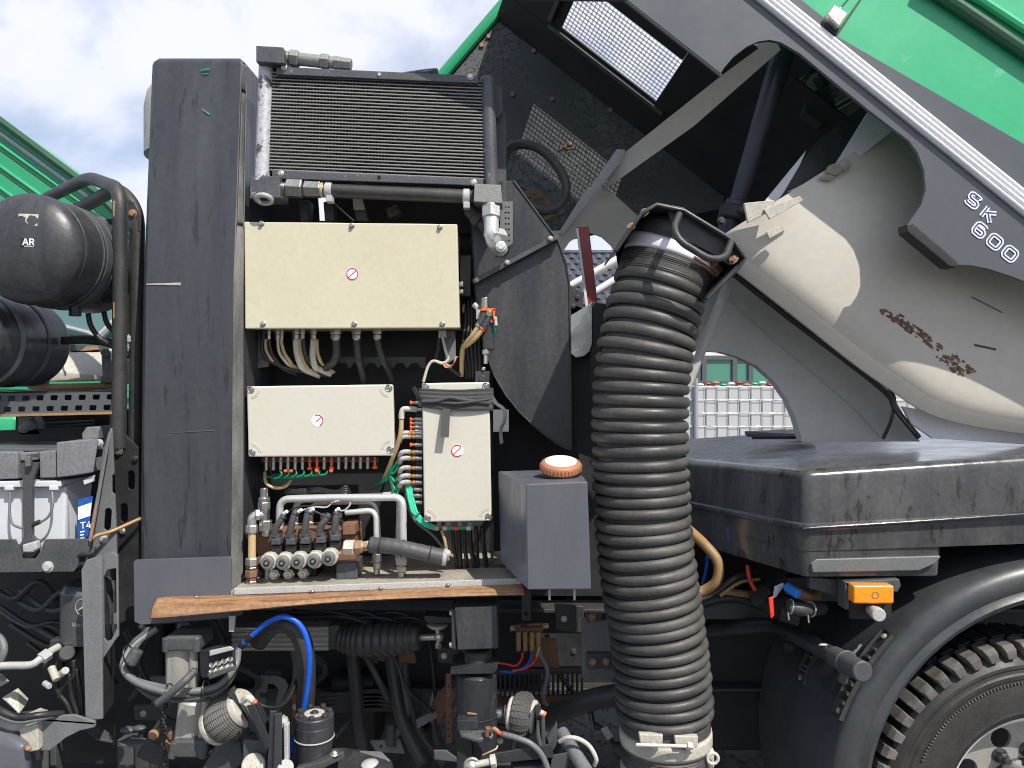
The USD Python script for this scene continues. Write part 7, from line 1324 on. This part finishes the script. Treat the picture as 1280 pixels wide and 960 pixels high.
part(bb, 'carry_cord', tube(PS((65, 612, 2.29), (66, 630, 2.275), (61, 645, 2.27), (50, 653, 2.266), (41, 656, 2.266)), U(1.6, 2.27), 8), 'cable_grey', True)
part(bb, 'cord_lock', cyl(P(41, 656, 2.264), P(50, 652, 2.264), U(3, 2.26), n=10), 'matt_black')
for x in (10, 66): part(bb, 'cord_anchor', pbox(x - 5, 607, x + 6, 613, 2.283, .02, .002), 'battery_white')
tr2 = thing('battery_tray', 'dark grey steel tray plate with a notch in front of the pale battery', 'tray', P(50, 715, 2.27))
part(tr2, 'tray_plate', prism([(-40, 675), (18, 674.5), (24, 688), (28, 698), (44, 698), (50, 690), (56, 674.5), (108, 673.5), (112, 676), (111, 690), (104, 694), (98, 696), (97, 708), (92, 714.5), (-40, 716)], 2.25, .008, rnd_=.003), 'dark_bracket')
part(tr2, 'tray_floor', rbox(P(-40, 716, 2.26), P(92, 712, 2.26) + (0, .3, 0), .002), 'matt_black')
part(tr2, 'bolt', [bolt(P(60, 708.5, 2.25), FRONT, U(5.4, 2.25))], 'plastic_grey')
# ---- slotted bracket column
sc = thing('slotted_bracket', 'grey steel bracket with oval slots standing between the battery and the pillar', 'bracket', P(140, 780, 2.3))
def slot(x, y, w, h, Y, sk=0): 
    p = affinity.scale(Point(0, 0).buffer(1, 12), U(w, Y), U(w, Y)); q = unary_union([affinity.translate(p, 0, U(h - w, Y)), affinity.translate(p, 0, -U(h - w, Y))]).convex_hull
    o = P(x, y, Y); return affinity.translate(affinity.skew(q, sk, 0), o[0], o[2])
part(sc, 'front_plate', prism([(128, 568), (134, 546), (138, 535), (140, 536), (141, 560), (145, 660), (148, 780), (111, 780), (112, 690), (118, 640)], 2.30, .006, [slot(144.5, 605, 5, 13, 2.30), slot(134.5, 649, 4.6, 14, 2.30, 4), slot(139, 738, 9, 30, 2.30)]), 'bracket_grey')
part(sc, 'front_flange', hexa([P(x, y, Y) for Y in (2.25, 2.30) for x, y in ((136, 541), (138.5, 541), (115, 672), (110, 684), (110, 676))], .001), 'bracket_grey')
part(sc, 'copper_edge', hexa([P(x, y, Y) for Y in (2.246, 2.25) for x, y in ((120, 628), (122, 628), (113.5, 677), (111, 677))], .0006), 'rust_light')
part(sc, 'side_plate', prism([(141, 535), (150, 537), (173, 560), (173, 700), (170, 770), (148, 780), (145, 640)], 2.36, .006, [slot(164, 600, 4.4, 12, 2.36), slot(155, 641, 4.8, 12, 2.36)]), 'matt_black')
for x, y, r, m_ in ((148, 563, 4.6, 'zinc'), (124, 554, 4, 'plastic_grey'), (130, 674, 4, 'plastic_grey'), (153, 664, 3, 'zinc'), (169, 573, 3, 'dark_steel')): part(sc, 'bolt', bolt(P(x, y, 2.30 if x < 146 else 2.355), FRONT, U(r, 2.3)), m_)
part(sc, 'spacer_tube', cyl(P(119, 566, 2.33), P(134, 563, 2.33), U(6, 2.33)), 'dark_bracket')
wire('tan_pipe', PS((116, 674, 2.255), (122, 669, 2.26), (140, 664, 2.29), (176, 648, 2.34)), U(2.3, 2.28), 'hose_tan', 'thin copper brown pipe crossing the slotted bracket', 'pipe', 8)
wire('notch_handle', PS((96, 697, 2.26), (104, 693, 2.25), (114, 692, 2.25), (118, 684, 2.26)), U(3, 2.25), 'matt_black', 'short bent black handle at the notch of the battery tray', 'handle', 10)
# ---- lower grey channel, arm and fender
cl = thing('support_channel', 'upright pale grey steel channel in front of the filter canister', 'channel', P(118, 900, 2.2))
part(cl, 'front_web', qbox([(101.5, 712), (108, 700), (127, 695), (128, 899), (107, 901)], 2.20, .008, .002), 'bracket_grey')
part(cl, 'side_web', hexa(PS((127, 695, 2.201), (127, 899, 2.201), (141, 880, 2.36), (143, 812, 2.36), (126, 820, 2.203), (127, 893, 2.21)), .0015), 'dark_steel')
part(cl, 'top_web', prism([(127, 695), (140, 690), (147, 694), (148, 795), (144, 800), (127, 826)], 2.215, .006, [pp([(129, 722), (134, 712), (145, 710), (146, 786), (139, 800), (133, 802), (130, 798)], 2.215)]), 'bracket_grey')
ag = thing('tapered_bracket', 'pale grey tapering steel arm under the upright channel', 'bracket', P(80, 938, 2.2))
part(ag, 'arm_plate', prism([(52, 897), (62, 896), (92, 894), (118, 903), (118, 909), (100, 913), (82, 922), (62, 938), (48, 938)], 2.18, .01), 'bracket_grey')
part(ag, 'top_flange', hexa(PS((50, 898, 2.18), (118, 903, 2.18), (92, 893.5, 2.28), (56, 893.5, 2.28), (50, 900, 2.18), (118, 905, 2.18)), .001), 'bracket_grey')
fe = thing('front_mudguard', 'pale grey rounded mudguard corner at the bottom left', 'mudguard', P(20, 960, 2.15))
part(fe, 'shell', hexa(PS((-60, 908, 2.16), (18, 920, 2.14), (30, 930, 2.13), (32, 990, 2.13), (-60, 990, 2.13), (-60, 898, 2.5), (40, 900, 2.5), (46, 990, 2.5)), .02), 'tank_grey')
part(fe, 'bolt_plate', qbox([(24, 912), (47, 905), (48, 938), (28, 942)], 2.16, .03, .004), 'cover_beige')
part(fe, 'bolt', [bolt(P(33, 935, 2.16), FRONT, U(5, 2.15)), cyl(P(33, 935, 2.16), P(35, 935, 2.12), U(3, 2.15))], 'rust_light')
fl_ = thing('filter_canister', 'dark grey filter canister with a white ringed star and lettering', 'filter', P(112, 800, 2.38))
part(fl_, 'canister', lathe(P(113, 799, 2.40), UP, [(0, U(30, 2.4)), (.004, U(33, 2.4)), (.012, U(33.5, 2.4)), (.02, U(33, 2.4)), (U(60, 2.4), U(33, 2.4)), (U(62, 2.4), U(33.4, 2.4)), (U(64, 2.4), U(33, 2.4)), (U(72, 2.4), U(28, 2.4))], 44), 'filter_grey', 30)
cr = U(33.2, 2.4); cc_ = P(113, 760, 2.40)
def on_can(px, py, out=.0006):
    """Point of the canister's skin in that direction of view."""
    a = 0.0; lo, hi = -1.5, 0.9
    for _ in range(40):
        a = (lo + hi) / 2; x_, y_ = cc_[0] + cr * math.sin(a), cc_[1] - cr * math.cos(a)
        if 640 + x_ / y_ * F < px: lo = a
        else: hi = a
    z = P(0, py, 2.40 - cr * math.cos(a))[2]; return np.array([cc_[0] + (cr + out) * math.sin(a), cc_[1] - (cr + out) * math.cos(a), z])
rg = [on_can(104 + 10.5 * math.cos(t) * .9, 759 + 10.5 * math.sin(t)) for t in np.linspace(0, 2 * math.pi, 40)]
part(fl_, 'ring_emblem', sweep(np.array(rg), U(.55, 2.4), 5), 'plastic_grey', True)
for t in (-90, 30, 150): part(fl_, 'star_arm', sweep(np.array([on_can(104, 759), on_can(104 + 9 * math.cos(math.radians(t)), 759 + 10 * math.sin(math.radians(t)))]), np.array([U(1.5, 2.4), U(.3, 2.4)]), 5), 'plastic_grey', True)
tx = text('Mercedes-Benz', U(5, 2.3), (0, 0, 0), (1, 0, 0), (0, 0, 1), .0004); 
w_ = tx.vertices[:, 0] / U(1, 2.3); s_ = 46 / w_.max(); new = []
for (x, y, z) in tx.vertices: new.append(on_can(90 + x / U(1, 2.3) * s_, 783.5 - z / U(1, 2.3), .0004 - y * .5))
part(fl_, 'lettering', trimesh.Trimesh(np.array(new), tx.faces, process=False), 'plastic_grey', False)
part(fl_, 'side_label', hexa([on_can(x, y, o) for o in (.0004, .001) for x, y in ((129, 761), (133, 760), (133, 792), (129, 792))], .0001), 'white_print')
fh = thing('filter_mount', 'dark casting with hoses and plugs below the canister', 'filter head', P(90, 880, 2.4))
part(fh, 'head', [qbox([(62, 800), (102, 798), (104, 824), (78, 836), (58, 826)], 2.36, .12, .006), cyl(P(82, 818, 2.36), P(84, 816, 2.30), U(9, 2.33), n=24)], 'dark_steel')
part(fh, 'bracket', prism([(54, 824), (74, 812), (80, 842), (54, 846)], 2.34, .01), 'matt_black')
part(fh, 'plug', cyl(P(64, 834, 2.3), P(71, 850, 2.28), U(4.6, 2.3)), 'cover_beige'); part(fh, 'plug', cyl(P(76, 843, 2.3), P(82, 838, 2.28), U(4.6, 2.3)), 'plastic_grey'); part(fh, 'plug', cyl(P(56, 854, 2.3), P(62, 858, 2.28), U(3.6, 2.3)), 'plastic_grey')
for pts in (((70, 850), (73, 865), (84, 880), (90, 895)), ((92, 825), (92, 845), (78, 860), (74, 872)), ((86, 842), (90, 870), (98, 895)), ((96, 836), (101, 866), (102, 892))): part(fh, 'cable', tube(PS(*[(x, y, 2.31) for x, y in pts]), U(2.6, 2.3), 8), 'cable_black', True)
wire('grey_pipe', PS((-20, 833, 2.28), (10, 832, 2.27), (38, 831, 2.26), (50, 824, 2.27), (62, 815, 2.30), (74, 808, 2.33)), U(4.6, 2.27), 'plastic_grey', 'pale grey bent pipe leading to the filter head', 'pipe', 14)
single('pipe_nut', hexn(P(51, 824, 2.27), P(62, 816, 2.295), U(7.4, 2.27)), 'plastic_grey', 'hexagon nut on the pale grey bent pipe', 'nut')
wire('black_corrugated_hose', PS((-10, 790, 2.3), (2, 800, 2.29), (5, 815, 2.28), (-4, 834, 2.28)), U(4.4, 2.28), 'cable_grey', 'corrugated hose end at the left edge above the pale pipe', 'hose', 12)
for k in range(2): wire('loom', PS((-20, 876 + k * 7, 2.16), (4, 890 + k * 6, 2.14), (24, 897 + k * 5, 2.14), (50, 894 + k * 4, 2.15), (80, 892, 2.2)), U(4.4 - k, 2.15), ['cable_black', 'cable_grey'][k], ['black cable loom draped', 'thinner grey cable draped'][k] + ' over the pale mudguard corner', 'cable', 10)
cv = thing('bent_cover_plate', 'crumpled pale cover plates behind the cable loom', 'cover', P(20, 890, 2.4))
part(cv, 'plate', hexa(PS((2, 872, 2.34), (22, 860, 2.36), (36, 874, 2.38), (34, 880, 2.36), (24, 892, 2.32), (8, 876, 2.32)), .002), 'cover_beige'); part(cv, 'plate', hexa(PS((-20, 840, 2.36), (4, 842, 2.36), (12, 852, 2.36), (2, 858, 2.34), (-20, 858, 2.34), (-5, 850, 2.3)), .002), 'cover_beige'); part(cv, 'plate', hexa(PS((34, 892, 2.3), (50, 886, 2.34), (60, 888, 2.34), (58, 892, 2.28)), .002), 'cover_beige')
lf = thing('lower_struts', 'dark upright struts and a worn pivot below the support arm', 'struts', P(120, 960, 2.4))
for x, w, m_ in ((46, 6, 'bracket_grey'), (66, 4, 'dark_bracket'), (156, 10, 'dark_bracket'), (172, 4, 'dark_steel')): part(lf, 'strut', qbox([(x - w, 925), (x + w, 922), (x + w, 990), (x - w, 990)], 2.42, .04, .004), m_)
part(lf, 'pivot', [hexa(PS((148, 926, 2.3), (166, 918, 2.32), (184, 922, 2.32), (186, 930, 2.30), (168, 935, 2.28), (150, 934, 2.28)), .004), ball(P(160, 912, 2.3), U(8, 2.3), (1.2, .8, .5)), ball(P(174, 910, 2.3), U(7, 2.3), (1.2, .8, .5))], 'dark_bracket')
part(lf, 'torn_cover', hexa(PS((104, 911, 2.3), (124, 908, 2.32), (144, 922, 2.32), (140, 930, 2.3), (118, 926, 2.28)), .004), 'dark_steel')
